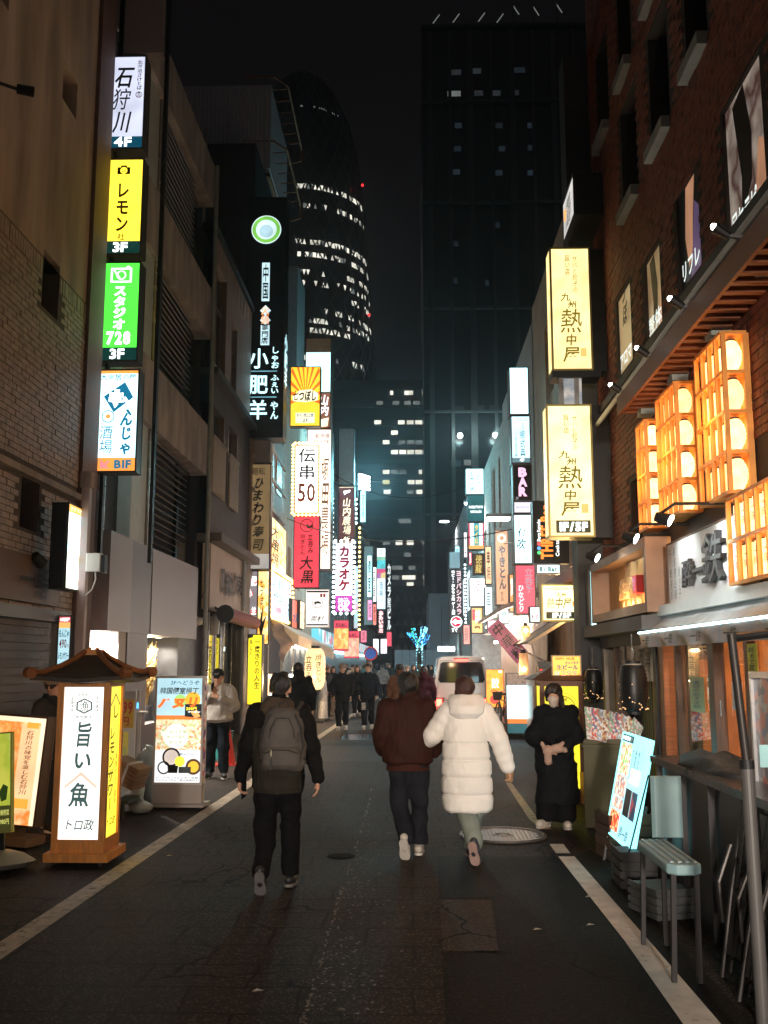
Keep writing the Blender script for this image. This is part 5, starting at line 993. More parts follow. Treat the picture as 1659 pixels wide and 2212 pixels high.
# ------------------------------------------------------------------ RIGHT: houses beyond the brick building
XR = 2.95
t = thing('timber_house', 'tall pale house with a warm wooden ground floor next to the brick building', 'building', (XR, 18, 0))
obj('wall', B().holes(fR(XR), 13.95, 23.4, 3.3, 10.3, [(15,16.2,5,6.6),(17.5,18.7,5,6.6),(20,21.2,7.4,9)], .2).box(XR+.2,9,13.95,23.4,3.3,10.3).box(XR,XR+.2,23.3,23.4,3.3,10.3), M('warm_render', (.42,.3,.2), .75, var=.2, scale=1.5, bump=.2), t, world=True)
PLK = M('plank_wall', (.4,.24,.12), .6, var=.3, scale=3, bump=.15, aniso=(8,8,1))
for k in range(26): obj('plank', B().box(XR+.05+.012*(k % 2),XR+.3,13.97+k*.362,13.97+k*.362+.35,0,3.28), PLK, t, world=True)
obj('corner_post', B().box(XR-.1,XR+.05,14.6,14.75,0,3.3), M('pale_post', (.5,.36,.2), .6), t, world=True); obj('beam', B().box(XR-.06,XR+.04,13.95,23.4,3.28,3.5), WOODD, t, world=True)
for k, y in enumerate((16.4,18.2)): s = thing('wall_downlight', ('nearer small amber lamp on the plank wall','farther small amber lamp on the plank wall')[k], 'lamp', (XR-.1, y, 2.75)); obj('head', B().cyl((0,-.1,.04),(-.03,.1,-.04),.05,.05,10), E('amber_head', (1,.6,.2), 9, 0), s); obj('arm', B().beam((0,0,0),(.15,0,.05),.03), DARK, s); lamp(s, (-.12,0,-.1), 60, (1,.6,.25))
t = thing('grey_render_house', 'grey rendered house with a pale plastic sheet ground floor on the right', 'building', (XR, 28, 0))
obj('wall', B().holes(fR(XR), 23.45, 31.4, 3.2, 10, [(24.5,25.4,4.5,6),(26,27,7,8.6),(28.4,29.4,7,8.6)], .2).box(XR+.2,9,23.45,31.4,3.2,10), M('grey_render', (.36,.33,.32), .75, var=.2, scale=1.5), t, world=True)
b = B(); n = 50
for i in range(n+1):
    y = 20.6+10.4*i/n; x = 2.75+.05*math.sin(i*1.7); b.v += [(x,y,0),(x+.02*math.sin(i*3.1),y,1.5),(x+.03,y,3.15)]
for i in range(n): b.f += [(i*3,i*3+3,i*3+4,i*3+1),(i*3+1,i*3+4,i*3+5,i*3+2)]; b.m += [0,0]
obj('plastic_sheet', b, M('plastic_sheet', (.75,.64,.57), .35, var=.12, scale=2, trans=.0), t, smooth=2, world=True)
obj('canopy', B().prism([(2.0,22.5,2.95),(2.05,31,2.95),(2.05,31,3.05),(2.0,22.5,3.05)], (.95,0,.35)), M('canopy_mixed', (.45,.36,.32), .6, var=.35, scale=2), t, world=True)
for k in range(5): obj('tube_lamp', B().box(2.25,2.3,23+k*1.6,24+k*1.6,2.82,2.88), E('tube_white', (1,.88,.78), 50, 0), t, world=True)
t = thing('pale_brick_house', 'low pale brick house farther down the right side', 'building', (XR, 37, 0))
obj('wall', B().holes(fR(XR), 31.45, 45, 3, 9.5, [(32.5,33.2,6.2,8.6),(34.6,35.3,6.2,8.6),(37,37.7,5,7),(39,40,5,7)], .2).box(XR+.2,9,31.45,45,3,9.5), M('pale_brick', (.4,.36,.33), .75, var=.35, scale=7), t, world=True)
obj('shop_wall', B().box(4.2,4.3,31.45,45,0,3), M('cool_shop', None), t, world=True); obj('shop_lamp', B().box(3.6,3.7,32,44,2.6,2.7), E('tube_white', None), t, world=True)
t = thing('far_row_house', 'far row house facade with stair lamps behind the arrow sign', 'building', (2.7, 58, 0))
obj('wall', B().box(2.7,9,45.05,74.5,0,9.8), M('far_wall', (.3,.3,.3), .7, var=.2), t, world=True)
for k in range(6): obj('window', B().box(2.66,2.71,46+k*4,48+k*4,4.2,6), E('far_lit_window', (.8,.95,1), .9), t, world=True)
# ---- projecting signs on the right
CREAMS = E('cream_sign', (1,.78,.33), 1.25, .22, 3.5); OLV = E('olive_ink', (.19,.14,.012), .9, 0); SIDE = M('brass_edge', (.45,.36,.1), .4, .3)
HOTX = [('熱',.2,.5,.82,.71,OLV,'v',.05,.4),('中',.32,.715,.64,.81,OLV,'v',.045,.4),('屋',.26,.815,.72,.945,OLV,'v',.045,.4),('九',.24,.37,.5,.44,OLV,'v',.02,.5),('州',.42,.435,.66,.5,OLV,'v',.02,.5),('サバと餃子の',.56,.06,.7,.37,OLV,'v',.005,.5),('旨い店',.36,.05,.5,.22,OLV,'v',.005,.5)]
t, w_, h_ = front('hot_pot_sign', 'upper tall cream lit sign with olive brush characters, projecting by the brick corner', (1190,535,1277,800), 12.75, [(0,1,CREAMS)], HOTX, [('rect',.72,.83,.88,.9,E('seal_orange',(1,.5,.15),1))], dep=.32, frame=SIDE)
obj('side_panel', B().add([(-w_/2-.006,.03,.03),(-w_/2-.006,.29,.03),(-w_/2-.006,.29,h_-.03),(-w_/2-.006,.03,h_-.03)], [(0,3,2,1)]), CREAMS, t); obj('base_tray', B().box(-w_/2,w_/2+.1,0,.32,-.09,-.005), DARK, t); obj('mount', B().box(w_/2,w_/2+.35,.05,.3,0,h_), DARK, t)
HOT2 = [(a,b,.04+(c-.02)*.88,d,.04+(e-.02)*.88)+tuple(r) for a,b,c,d,e,*r in HOTX]
t, w_, h_ = front('hot_pot_sign', 'lower tall cream lit sign with olive brush characters and 1F/5F at its foot', (1183,874,1281,1160), 12.7, [(0,1,E('cream_sign2', (1,.8,.38), 1.5, .25, 3))], HOT2+[('1F/5F',.2,.9,.88,.965,WT,'h',.05)], [('rect',.13,.885,.94,.98,M('olive_plate',(.06,.075,.02),.5,var=0)),('rect',.74,.76,.9,.83,E('seal_orange',None))], dep=.32, frame=SIDE)
obj('side_panel', B().add([(-w_/2-.006,.03,.03),(-w_/2-.006,.29,.03),(-w_/2-.006,.29,h_-.03),(-w_/2-.006,.03,h_-.03)], [(0,3,2,1)]), CREAMS, t); obj('mount', B().box(w_/2,w_/2+.35,.05,.3,0,h_), DARK, t); obj('strut', B().box(-.1,-.04,.1,.2,h_,h_+.42).box(.1,.16,.1,.2,h_,h_+.42), STEEL, t); obj('poster_panel', B().box(-.09,.2,.12,.16,h_+.01,h_+.4), EP('grey_poster', [(.6,.55,.5),(.25,.3,.35),(.7,.65,.6)], .5, 3, 'noise'), t)
front('hot_pot_sign', 'square cream lit sign with 1F/5F, over the yellow lantern kiosk', (1170,1262,1251,1342), 14.2, [(0,1,E('cream_sign3', (1,.84,.42), 1.9, .2, 3))], [('熱中屋',.1,.36,.82,.68,OLV,'h',.045,.8),('九州',.38,.2,.68,.34,OLV,'h',.02,.5),('1F/5F',.25,.8,.8,.94,WT,'h',.05),('サバと餃子の旨い店',.08,.05,.9,.13,M('gold_ink',(.6,.45,.15),.5,var=0),'h')], [('rect',.08,.77,.93,.97,M('olive_plate',None)),('rect',.84,.46,.94,.6,E('seal_orange',None))], dep=.25, frame=SIDE)
flank('roof_poster_sign', 'skewed white poster sign above the upper cream sign', 2.2, 1216, 443, 533, 1241, [(0,1,E('pale_poster', (.75,.72,.68), .75, .2))], [('灘酒蔵',.25,.2,.75,.9,M('grey_print',None),'v',.03,1)], [('poly',[(.05,.2),(.3,.3),(.25,.6),(.05,.5)],E('seal_orange',None))], frame=DARK, dep=.4)
front('blank_column_sign', 'glowing blank white top panel of the column sign on the right', (1100,793,1142,896), 20.5, [(0,1,E('blank_white', (.52,.92,1), 2.5, .4, .9))], dep=.4, frame=SF)
front('ceremony_sign', 'pale lit sign with thin dark characters under the blank white panel', (1104,898,1146,1001), 20.5, [(0,.9,E('pale_lit2', (.55,.9,1), 1.5, .2)),(.9,1,E('grey_teal', (.2,.35,.4), .7))], [('梛式典',.45,.3,.75,.88,E('steel_ink',(.1,.22,.28),.8,0),'v',.005),('日仏の',.55,.14,.7,.3,E('steel_ink',None),'v',0),('即日相談式典',.14,.45,.3,.88,E('steel_ink',None),'v',0),('アメリスク',.3,.03,.95,.1,TEALP,'h',.01),('4F',.4,.915,.68,.98,WT,'h',.02)], dep=.4, frame=SF)
front('bar_sign', 'black sign with large pink vertical BAR letters', (1108,1003,1149,1082), 20.5, [(0,1,BKS)], [('BAR',.22,.06,.82,.9,E('pink_letters',(1,.55,.8),1.1,0),'v',.06),('5F',.08,.91,.28,.99,E('grey_letters',(.6,.6,.7),.6,0),'h')], dep=.4, frame=SF)
front('pale_strip_sign', 'short pale lavender sign under the black BAR sign', (1109,1083,1150,1109), 20.5, [(0,1,E('lavender_lit', (.8,.78,.95), 1.0, .1))], [('MAISON W',.12,.4,.85,.6,E('faint_letters',(.55,.55,.7),.7,0),'h')], dep=.4, frame=SF)
front('brush_sign', 'white lit sign with two dark brush characters and 2F', (1110,1111,1153,1218), 20.5, [(0,1,E('lit_ice', (.55,.92,1), 2.4, .15))], [('伊吹',.14,.26,.62,.72,M('teal_ink',(.02,.1,.12),.5,var=0),'v',.03,1),('きわめてしゃぶ',.72,.13,.84,.62,M('teal_ink',None),'v',0),('2F',.42,.86,.7,.95,E('steel_ink',None),'h')], dep=.4, frame=SF)
front('red_bar_sign', 'red lit sign with grey and white vertical kana beneath the white brush sign', (1113,1220,1157,1327), 20.5, [(0,1,E('rose_lit', (1,.12,.17), 1.05, .12))], [('立呑み',.46,.05,.92,.6,E('grey_rose',(.45,.35,.42),.9,0),'v',.06),('ひなどり',.1,.4,.42,.97,E('white_rose',(1,.9,.9),1.4,0),'v',.02,.5)], dep=.4, frame=SF)
t, w_, h_ = front('three_bar_sign', 'black sign with orange lettering reading upward, half hidden by the cream sign', (1152,1082,1228,1217), 16.9, [(0,1,M('black_panel', None))], dep=.3, frame=BKS, back=False)
b = B(); text(b, 'THREE Bar', -h_*.44, -.1, h_*.44, .1, 0, 'h', .04); c = obj('lettering', b, E('neon_orange', (1,.25,.04), 1.5, 0), t); c.location = (-.08, -.015, h_/2); c.rotation_euler = (0, -pi/2, 0)
b = B(); text(b, 'Cocktail', -h_*.15, -.03, h_*.15, .03, 0, 'h', .01); c = obj('lettering', b, WT, t); c.location = (.1, -.015, h_*.26); c.rotation_euler = (0, -pi/2, 0); b = B(); text(b, 'Darts Karaoke', -h_*.2, -.03, h_*.15, .03, 0, 'h', .01); c = obj('lettering', b, WT, t); c.location = (-.21, -.015, h_*.55); c.rotation_euler = (0, -pi/2, 0)
for k, cc in enumerate(((.1,.8,.2),(.15,.4,1),(.9,.1,.1))): b = B(); disc(b, -.21, h_*(.17+.07*k), .032, -.016, 12); obj('dot', b, E('dot_%d' % k, cc, 1.3, 0), t)
front('basement_bar_sign', 'small white sign reading B1F Bar in dark green', (1158,1218,1211,1240), 16.6, [(0,1,LB)], [('B',.1,.2,.24,.82,M('green_ink',(.03,.15,.1),.5,var=0),'h',.05),('1F',.27,.4,.4,.82,M('green_ink',None),'h',.02),('Bar',.48,.2,.9,.82,M('green_ink',None),'h',.05)], dep=.2, frame=SF)
front('orange_mark_sign', 'pale orange sign with a dripping mark under the lower cream sign', (1236,1164,1268,1222), 15, [(0,1,E('peach_sign', (.95,.6,.35), .75, .1))], [], [('poly',[(.1,0),(.2,.5),(.3,.7),(.45,.45),(.6,.75),(.75,.4),(.95,.05)],E('rust_mark',(.75,.25,.08),.7))], dep=.25, frame=CONC)
front('narrow_flower_sign', 'narrow bright white sign with brush characters left of the timber framed sign', (1273,1231,1290,1355), 13.2, [(0,1,E('lit_hotcool', (.55,.95,1), 2.6))], [('花の水大',.15,.05,.85,.92,K_,'v',.02,1)], [('disc',.5,.5,.28,E('seal_orange',None))], dep=.5, frame=SF)
front('cooking_sign', 'small white sign with red characters behind the red bar sign', (1144,1310,1167,1345), 20, [(0,1,LB)], [('料理',.1,.45,.9,.9,RED,'h',.05),('名物',.4,.05,.9,.42,RED,'h',.03)], dep=.2)
front('grilled_sign', 'brown lit sign with a pig badge and white outlined kana', (1070,1145,1099,1307), 25, [(0,1,E('tan_lit', (.85,.42,.24), .95, .15))], [('やきとん',.22,.2,.82,.8,M('slate_ink',(.13,.12,.12),.5,var=0),'v',.05),('新宿店',.34,.83,.6,.96,M('slate_ink',None),'v',.01)], [('disc',.5,.1,.36,E('badge_lit',(1,.95,.9),1.6)),('poly',[(.3,.1),(.36,.075),(.6,.07),(.72,.09),(.7,.115),(.64,.13),(.4,.13)],E('pig_red',(1,.25,.12),1))], dep=.35, frame=SF)
front('orange_slim_sign', 'slim orange sign between the brown pig sign and the red bar sign', (1100,1240,1111,1322), 24, [(0,1,E('slim_orange', (1,.42,.15), 1.0))], [('居酒屋',.2,.1,.8,.6,WT,'v',.02)], dep=.3)
front('low_white_sign', 'small pale green sign just under the brown pig sign', (1076,1311,1100,1348), 26, [(0,1,E('pale_green', (.75,.95,.85), 1.1))], [('酒肆',.2,.2,.8,.8,E('steel_ink',None),'v',.01,1)], dep=.3)
front('top_white_sign', 'bright square white sign with faint characters high on the far right side', (1006,1012,1045,1068), 36, [(0,1,E('lit_hotcool', None))], [('五州酒房',.2,.1,.48,.9,E('steel_ink',None),'v',.02),('海鮮料理',.62,.1,.86,.6,E('steel_ink',None),'v')], dep=.4)
front('hair_salon_sign', 'dark teal sign with two small lines of white letters under the square white sign', (1010,1069,1046,1127), 36, [(0,1,E('deep_teal', (.03,.13,.14), 1))], [('RAMBLE TOKYO',.05,.4,.95,.5,WT,'h',.02),('HAIR SALON',.15,.58,.85,.68,WT,'h',.02)], dep=.4)
front('phone_sign', 'white sign with red stripes and a teal band on the right', (1011,1129,1046,1187), 35, [(0,.86,LB),(.86,1,E('seal_orange',None))], [('タイ料',.4,.05,.66,.84,E('gold_letters',(.9,.7,.2),1),'v',.04)], [('rect',0,0,.1,.86,E('far_red',None)),('rect',.92,0,1,.86,E('far_red',None)),('rect',.36,0,.7,.86,E('teal_band',(.05,.4,.45),.9))], dep=.4)
front('dragon_sign', 'dark brown sign with gold dragon character, right side', (1021,1196,1046,1241), 35.2, [(0,1,E('dark_brown_lit', (.1,.05,.03), .8))], [('徳龍',.2,.02,.85,.96,E('gold_letters',None),'v',.04,.5)], dep=.4)
front('small_red_sign', 'small red sign beside the gold dragon sign', (1012,1192,1020,1222), 35, [(0,1,E('far_red',None))], [('居酒屋',.2,.05,.8,.95,WT,'v',.02)], dep=.3)
front('pink_kana_sign', 'blazing white sign with red vertical kana on the right', (1014,1249,1051,1310), 34.5, [(0,1,E('lit_hot', None))], [('コンール',.3,.04,.62,.95,RED,'v',.04),('靴修',.66,.04,.95,.3,E('pinkish',None),'v',.02),('1F',.02,.72,.18,.92,NAVP,'h',.01)], dep=.4)
front('cow_sign', 'yellow brown lit sign with a cow picture at its foot', (1018,1312,1043,1368), 34, [(0,1,E('ochre_lit', (1,.62,.25), 1.1, .1))], [('焼肉',.35,.08,.85,.6,WT,'v',.03,.6)], [('poly',[(.25,.8),(.3,.74),(.75,.74),(.8,.84),(.7,.84),(.68,.8),(.38,.8),(.35,.85)],M('brown_print',None)),('rect',.05,.05,.3,.5,E('far_red',None))], dep=.4)
t, w_, h_ = front('arrow_sign', 'black vertical kana sign ending in a red circle with a white arrow', (971,1228,1000,1368), 45, [(0,1,M('black_panel', None))], [('ヨドバシカメラ',.5,.02,.94,.72,E('pink_letters2',(.85,.6,.65),1.1,0),'v',.04),('ホビー・おもちゃ館',.12,.02,.42,.5,WT,'v',.02),('ゲーム館',.12,.52,.42,.72,WT,'v',.02),('すぐ',.1,.92,.6,.99,WT,'h',.03)], dep=.4, frame=BKS)
b = B(); disc(b, 0, h_*.175, w_*.43, -.008, 26); obj('emblem', b, E('arrow_red', (.75,.02,.08), .9, 0), t); b = B(); q = w_*.34; zc_ = h_*.175; ring(b, 0, zc_, w_*.43, .03, -.011, 26); b.add([(-q,-.012,zc_),(-.02,-.012,zc_-q*.7),(-.02,-.012,zc_-q*.32),(q,-.012,zc_-q*.32),(q,-.012,zc_+q*.32),(-.02,-.012,zc_+q*.32),(-.02,-.012,zc_+q*.7)], [tuple(range(7))]); obj('arrow', b, WT, t); obj('post', B().cyl((w_*.3,.2,-U(985,1368,45).z),(w_*.3,.2,0),.05), DARK, t); obj('blank_top', B().box(-w_*.45,w_*.3,.02,.4,h_+.02,h_+.75), M('blank_blue_grey', None), t)
for k, (x, y0, y1, Y, lab) in enumerate(((1006,1208,1345,36,'string of white bulbs at the left edge of the right sign tower'),)):
    a, e = U(x,y0,Y), U(x,y1,Y); s = thing('bulb_string', lab, 'string lights', e); b = B(); n = int((a.z-e.z)/.13)
    for i in range(n): b.ball((0,0,i*.13), .035, 6, 4)
    obj('bulb', b, BULBW, s, kind='stuff'); obj('batten', B().box(-.04,.04,.03,.06,0,a.z-e.z), DARK, s)
# street lamps
def street_lamp(p, dirx, label, power, zpole=None):
    s = thing('street_lamp', label, 'street lamp', p)
    obj('housing', B().cbox(-.3,.3,-.16,.16,.03,.11,.03), M('lamp_grey', (.25,.26,.27), .5, .4), s); obj('lens', B().cbox(-.26,.26,-.12,.12,-.03,.03,.03), E('street_white', (.95,1,1), 26, 0), s)
    obj('arm', B().tube([(.28*dirx,0,.08),(.7*dirx,0,.12),(1.1*dirx,0,.0)], .03, 8), DARK, s)
    lamp(s, (0,0,-.12), power, (.95,1,1), 'SPOT', .2, (0,0,0), 165); return s
street_lamp(U(1077,1121,24), 1, 'flat street lamp lit white above the brown pig sign', 130)
street_lamp(U(960,1127,60), 1, 'bright street lamp high up left of the far right signs', 600)
street_lamp(U(1018,1088,40), 1, 'slanted glaring street lamp by the dark teal sign', 520)
for x, y, lab, k in ((.9,-8.0,'shop floodlight on a post behind the camera, right pavement',1.0),(-1.9,-9.5,'shop floodlight on a post behind the camera, left pavement',.6)):  # unseen lamps added as fill for the white coat and the other people
    s = thing('floodlight', lab, 'floodlight', (x, y, 0)); obj('post', B().cyl((0,0,0),(0,-.05,2.9),.04), DARK, s); obj('housing', B().box(-.22,.22,-.2,.0,2.85,3.15), DARK, s); obj('lens', B().box(-.19,.19,.001,.012,2.88,3.12), E('fill_warm', (1,.82,.64), 30, 0), s)
    lamp(s, (0,.12,3.0), 5200*k, (1,.86,.72), 'SPOT', .35, (math.radians(85.5), 0, math.radians(-3 if x > 0 else -6)), 31).data.spot_blend = 1.0
# ------------------------------------------------------------------ things standing in the street, left
c = UG(160,1878); LX, LY = c.x, c.y
t = thing('lantern_sign', 'wooden lantern sign with a dark hipped roof, white front and yellow side', 'lantern sign', (LX, LY+.29, 0))
LWOOD = M('lantern_wood', (.72,.27,.045), .45, var=.25, scale=3, bump=.15, aniso=(10,10,1.5)); ROOFM = M('roof_dark_wood', (.05,.03,.02), .6, var=.3, scale=5, bump=.3)
obj('base', B().cbox(-.29,.29,-.29,.29,.055,.125,.01), LWOOD, t); hw = .237; ZT = 1.63
for sx in (-1,1):
    for sy in (-1,1): obj('post', B().box(sx*hw,sx*(hw-.055),sy*hw,sy*(hw-.055),.125,ZT), LWOOD, t)
for z0, z1 in ((.125,.24),(ZT-.055,ZT)): obj('rail', B().box(-hw+.055,hw-.055,-hw+.004,-hw+.05,z0,z1).box(-hw+.055,hw-.055,hw-.05,hw-.004,z0,z1).box(hw-.05,hw-.004,-hw+.055,hw-.055,z0,z1).box(-hw+.004,-hw+.05,-hw+.055,hw-.055,z0,z1), LWOOD, t)
WP = E('lantern_white', (1,.97,.92), 1.25, .06); YPN = E('lantern_yellow', (1,.76,.05), 1.25, .08)
pf_ = obj('front_panel', B().box(-hw+.055,hw-.055,-hw+.02,-hw+.03,.24,ZT-.055), WP, t); obj('side_panel', B().box(hw-.03,hw-.02,-hw+.055,hw-.055,.24,ZT-.055), YPN, t); obj('side_panel', B().box(-hw+.02,-hw+.03,-hw+.055,hw-.055,.24,ZT-.055), YPN, t); obj('back_panel', B().box(-hw+.055,hw-.055,hw-.03,hw-.02,.24,ZT-.055), WP, t)
GI = E('pine_green_ink', (.05,.1,.095), .9, 0); yy = -hw+.012; H0, HH, W0 = .24, ZT-.295, 2*hw-.11
fx = lambda u: -W0/2+u*W0; fz = lambda v: H0+HH*(1-v)
b = B(); text(b, '旨', fx(.32), fz(.4), fx(.74), fz(.23), yy, 'v', .025, .6); text(b, 'い', fx(.27), fz(.55), fx(.77), fz(.42), yy, 'v', .03, .4); text(b, '魚', fx(.24), fz(.79), fx(.76), fz(.63), yy, 'v', .03, .5); text(b, 'トロ政', fx(.13), fz(.94), fx(.88), fz(.865), yy, 'h', .012, .8)
text(b, '漁', fx(.4), fz(.165), fx(.63), fz(.09), yy, 'v', .02); text(b, '全国漁港', fx(.17), fz(.17), fx(.25), fz(.06), yy, 'v'); text(b, '産地直送', fx(.8), fz(.17), fx(.88), fz(.06), yy, 'v'); text(b, '信用第一', fx(.32), fz(.062), fx(.7), fz(.04), yy, 'h', 0); text(b, '産地直送', fx(.3), fz(.21), fx(.72), fz(.188), yy, 'h', 0)
pts = [(.515+.23*math.sin(pi*k/3), .127-.052*math.cos(pi*k/3)) for k in range(6)]; pin = [(.515+.185*math.sin(pi*k/3), .127-.042*math.cos(pi*k/3)) for k in range(6)]
for k in range(6): q = [pts[k], pts[(k+1) % 6], pin[(k+1) % 6], pin[k]]; b.add([(fx(u), yy, fz(v)) for u, v in q], [(0,1,2,3)])
obj('lettering', b, GI, t); b = B()
for q in (((.1,.655),(.51,.56),(.51,.585),(.12,.67)),((.51,.56),(.92,.655),(.9,.67),(.51,.585))): b.add([(fx(u), yy-.001, fz(v)) for u, v in q], [(0,1,2,3)])
obj('emblem', b, E('salmon_mark', (1,.5,.38), 1.1, 0), t); b = B(); text(b, 'TOROMASA', fx(.34), fz(.965), fx(.68), fz(.952), yy, 'h', 0); obj('lettering', b, M('grey_print', None), t)
b = B(); q = -W0/2; OLI = E('olive_ink2', (.12,.1,.01), .8, 0); text(b, 'レモンサワー', -.14, fz(.83), .02, fz(.27), 0, 'v', .03, .6); text(b, 'し', -.08, fz(.22), .1, fz(.12), 0, 'v', .03); text(b, 'すっきり爽快大人の酸味', .06, fz(.8), .12, fz(.26), 0, 'v', 0); text(b, 'トロ政', -.15, fz(.93), .12, fz(.87), 0, 'h', .01, .8)
for s in (1,-1): b.add([(0,0,fz(.04)),(s*.15,0,fz(.125)),(s*.125,0,fz(.13)),(0,0,fz(.06))], [(0,1,2,3)])
c = obj('lettering', b, OLI, t); c.rotation_euler = (0,0,pi/2); c.location = (hw-.012,0,0)
prof = [(.43,ZT-.015),(.43,ZT+.02),(.33,ZT+.062),(.22,ZT+.115),(.12,ZT+.185),(.06,ZT+.245)]; b = B(); rings = []
for r_, z in prof: b.v += [(-r_,-r_,z+(.03 if r_ > .4 else 0)),(0,-r_,z),(r_,-r_,z+(.03 if r_ > .4 else 0)),(r_,0,z),(r_,r_,z+(.03 if r_ > .4 else 0)),(0,r_,z),(-r_,r_,z+(.03 if r_ > .4 else 0)),(-r_,0,z)]
for j in range(len(prof)-1):
    for i in range(8): b.f.append((j*8+i, j*8+(i+1) % 8, (j+1)*8+(i+1) % 8, (j+1)*8+i)); b.m.append(0)
b.f += [tuple(range(7,-1,-1)), tuple(range(40,48))]; b.m += [0,0]
rf = obj('roof', b, ROOFM, t); RDG = M('ridge_wood', (.28,.1,.03), .55, var=.35, scale=6, bump=.3)
for sx in (-1,1):
    for sy in (-1,1): obj('ridge', B().tube([(sx*r_,sy*r_,z+.025+(.03 if r_ > .4 else 0)) for r_, z in prof[1:]], .024, 8), RDG, rf); obj('ridge_end', B().cyl((sx*.43-sy*.03,sy*.43+sx*.03,ZT+.075),(sx*.43+sy*.03,sy*.43-sx*.03,ZT+.075),.05,.05,14), RDG, rf)
obj('roof_cap', B().box(-.07,.07,-.07,.07,ZT+.235,ZT+.285).box(-.05,-.03,-.03,.03,ZT+.285,ZT+.305).box(.02,.04,-.03,.03,ZT+.285,ZT+.305), LWOOD, rf)
for sx in (-1,1):
    for sy in (-1,1): obj('caster', B().cyl((sx*.21-.012,sy*.22,.026),(sx*.21+.012,sy*.22,.026),.026,.026,12).box(sx*.21-.02,sx*.21+.02,sy*.22-.01,sy*.22+.02,.03,.056), DARK, t)
# orange picture sign and green banner board at the left edge
c = UG(40,1832); t = thing('picture_light_sign', 'glowing orange standing sign with a food photograph at the left edge', 'sign', (c.x-.22, c.y, 0), math.radians(-6))
board(t, .74, 1.06, .16, [(0,1,EP('steak_photo', [(1,.3,.03),(1,.55,.2),(.75,.2,.03),(1,.66,.35),(1,.42,.1)], 1.0, 2.6, 'noise'))], [('石狩川の味覚を楽しむ石狩川',.73,.12,.84,.72,M('brown_print',None),'v',.01,.6)], [('rect',.64,.07,.93,.86,E('peach_panel',(1,.55,.28),1.0)),('rect',.72,.02,.9,.1,E('orange_square',(1,.3,.04),1.2)),('rect',.66,.76,.88,.85,E('orange_square',None)),('rect',.0,0,1,.045,E('pale_edge',(1,.75,.5),1.1)),('rect',.93,.04,1,1,E('pale_edge',None))], z0=.22, fr=.015, frame=M('brown_steel', (.1,.05,.03), .5, .3))
obj('base', B().cbox(-.36,.36,-.08,.3,.04,.12,.02).box(-.2,.2,.02,.16,.12,.22), M('base_wood', (.16,.08,.04), .6, var=.2), t)
t.rotation_euler = (math.radians(-3), math.radians(3.5), math.radians(-8))
c = UG(14,1885); t = thing('green_banner_board', 'yellow green tilted advertising board on a grey weight at the picture edge', 'sign board', (c.x-.2, c.y, 0), math.radians(-4))
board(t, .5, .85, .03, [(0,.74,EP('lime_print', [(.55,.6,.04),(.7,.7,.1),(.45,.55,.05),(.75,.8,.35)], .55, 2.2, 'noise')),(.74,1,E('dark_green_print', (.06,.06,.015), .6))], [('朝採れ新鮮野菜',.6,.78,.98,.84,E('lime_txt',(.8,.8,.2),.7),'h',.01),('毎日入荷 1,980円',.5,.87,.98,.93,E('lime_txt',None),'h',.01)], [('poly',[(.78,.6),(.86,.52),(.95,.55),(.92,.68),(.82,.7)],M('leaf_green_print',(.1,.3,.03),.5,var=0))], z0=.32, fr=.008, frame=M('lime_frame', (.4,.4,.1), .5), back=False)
t.rotation_euler = (math.radians(-4), math.radians(-5), math.radians(-4)); obj('leg', B().box(-.2,-.16,0,.03,.06,.33).box(.14,.18,0,.03,.06,.33), DARK, t)
obj('weight', B().lathe([(.02,0),(.26,.02),(.3,.06),(.2,.13),(.08,.17),(.02,.18)], 20, (.12,.05,0)), M('weight_grey', (.24,.22,.2), .5, var=.1), t, True); obj('weight', B().lathe([(.02,0),(.2,.02),(.24,.05),(.16,.1),(.02,.13)], 20, (-.3,.0,0)), M('weight_grey', None), t, True)
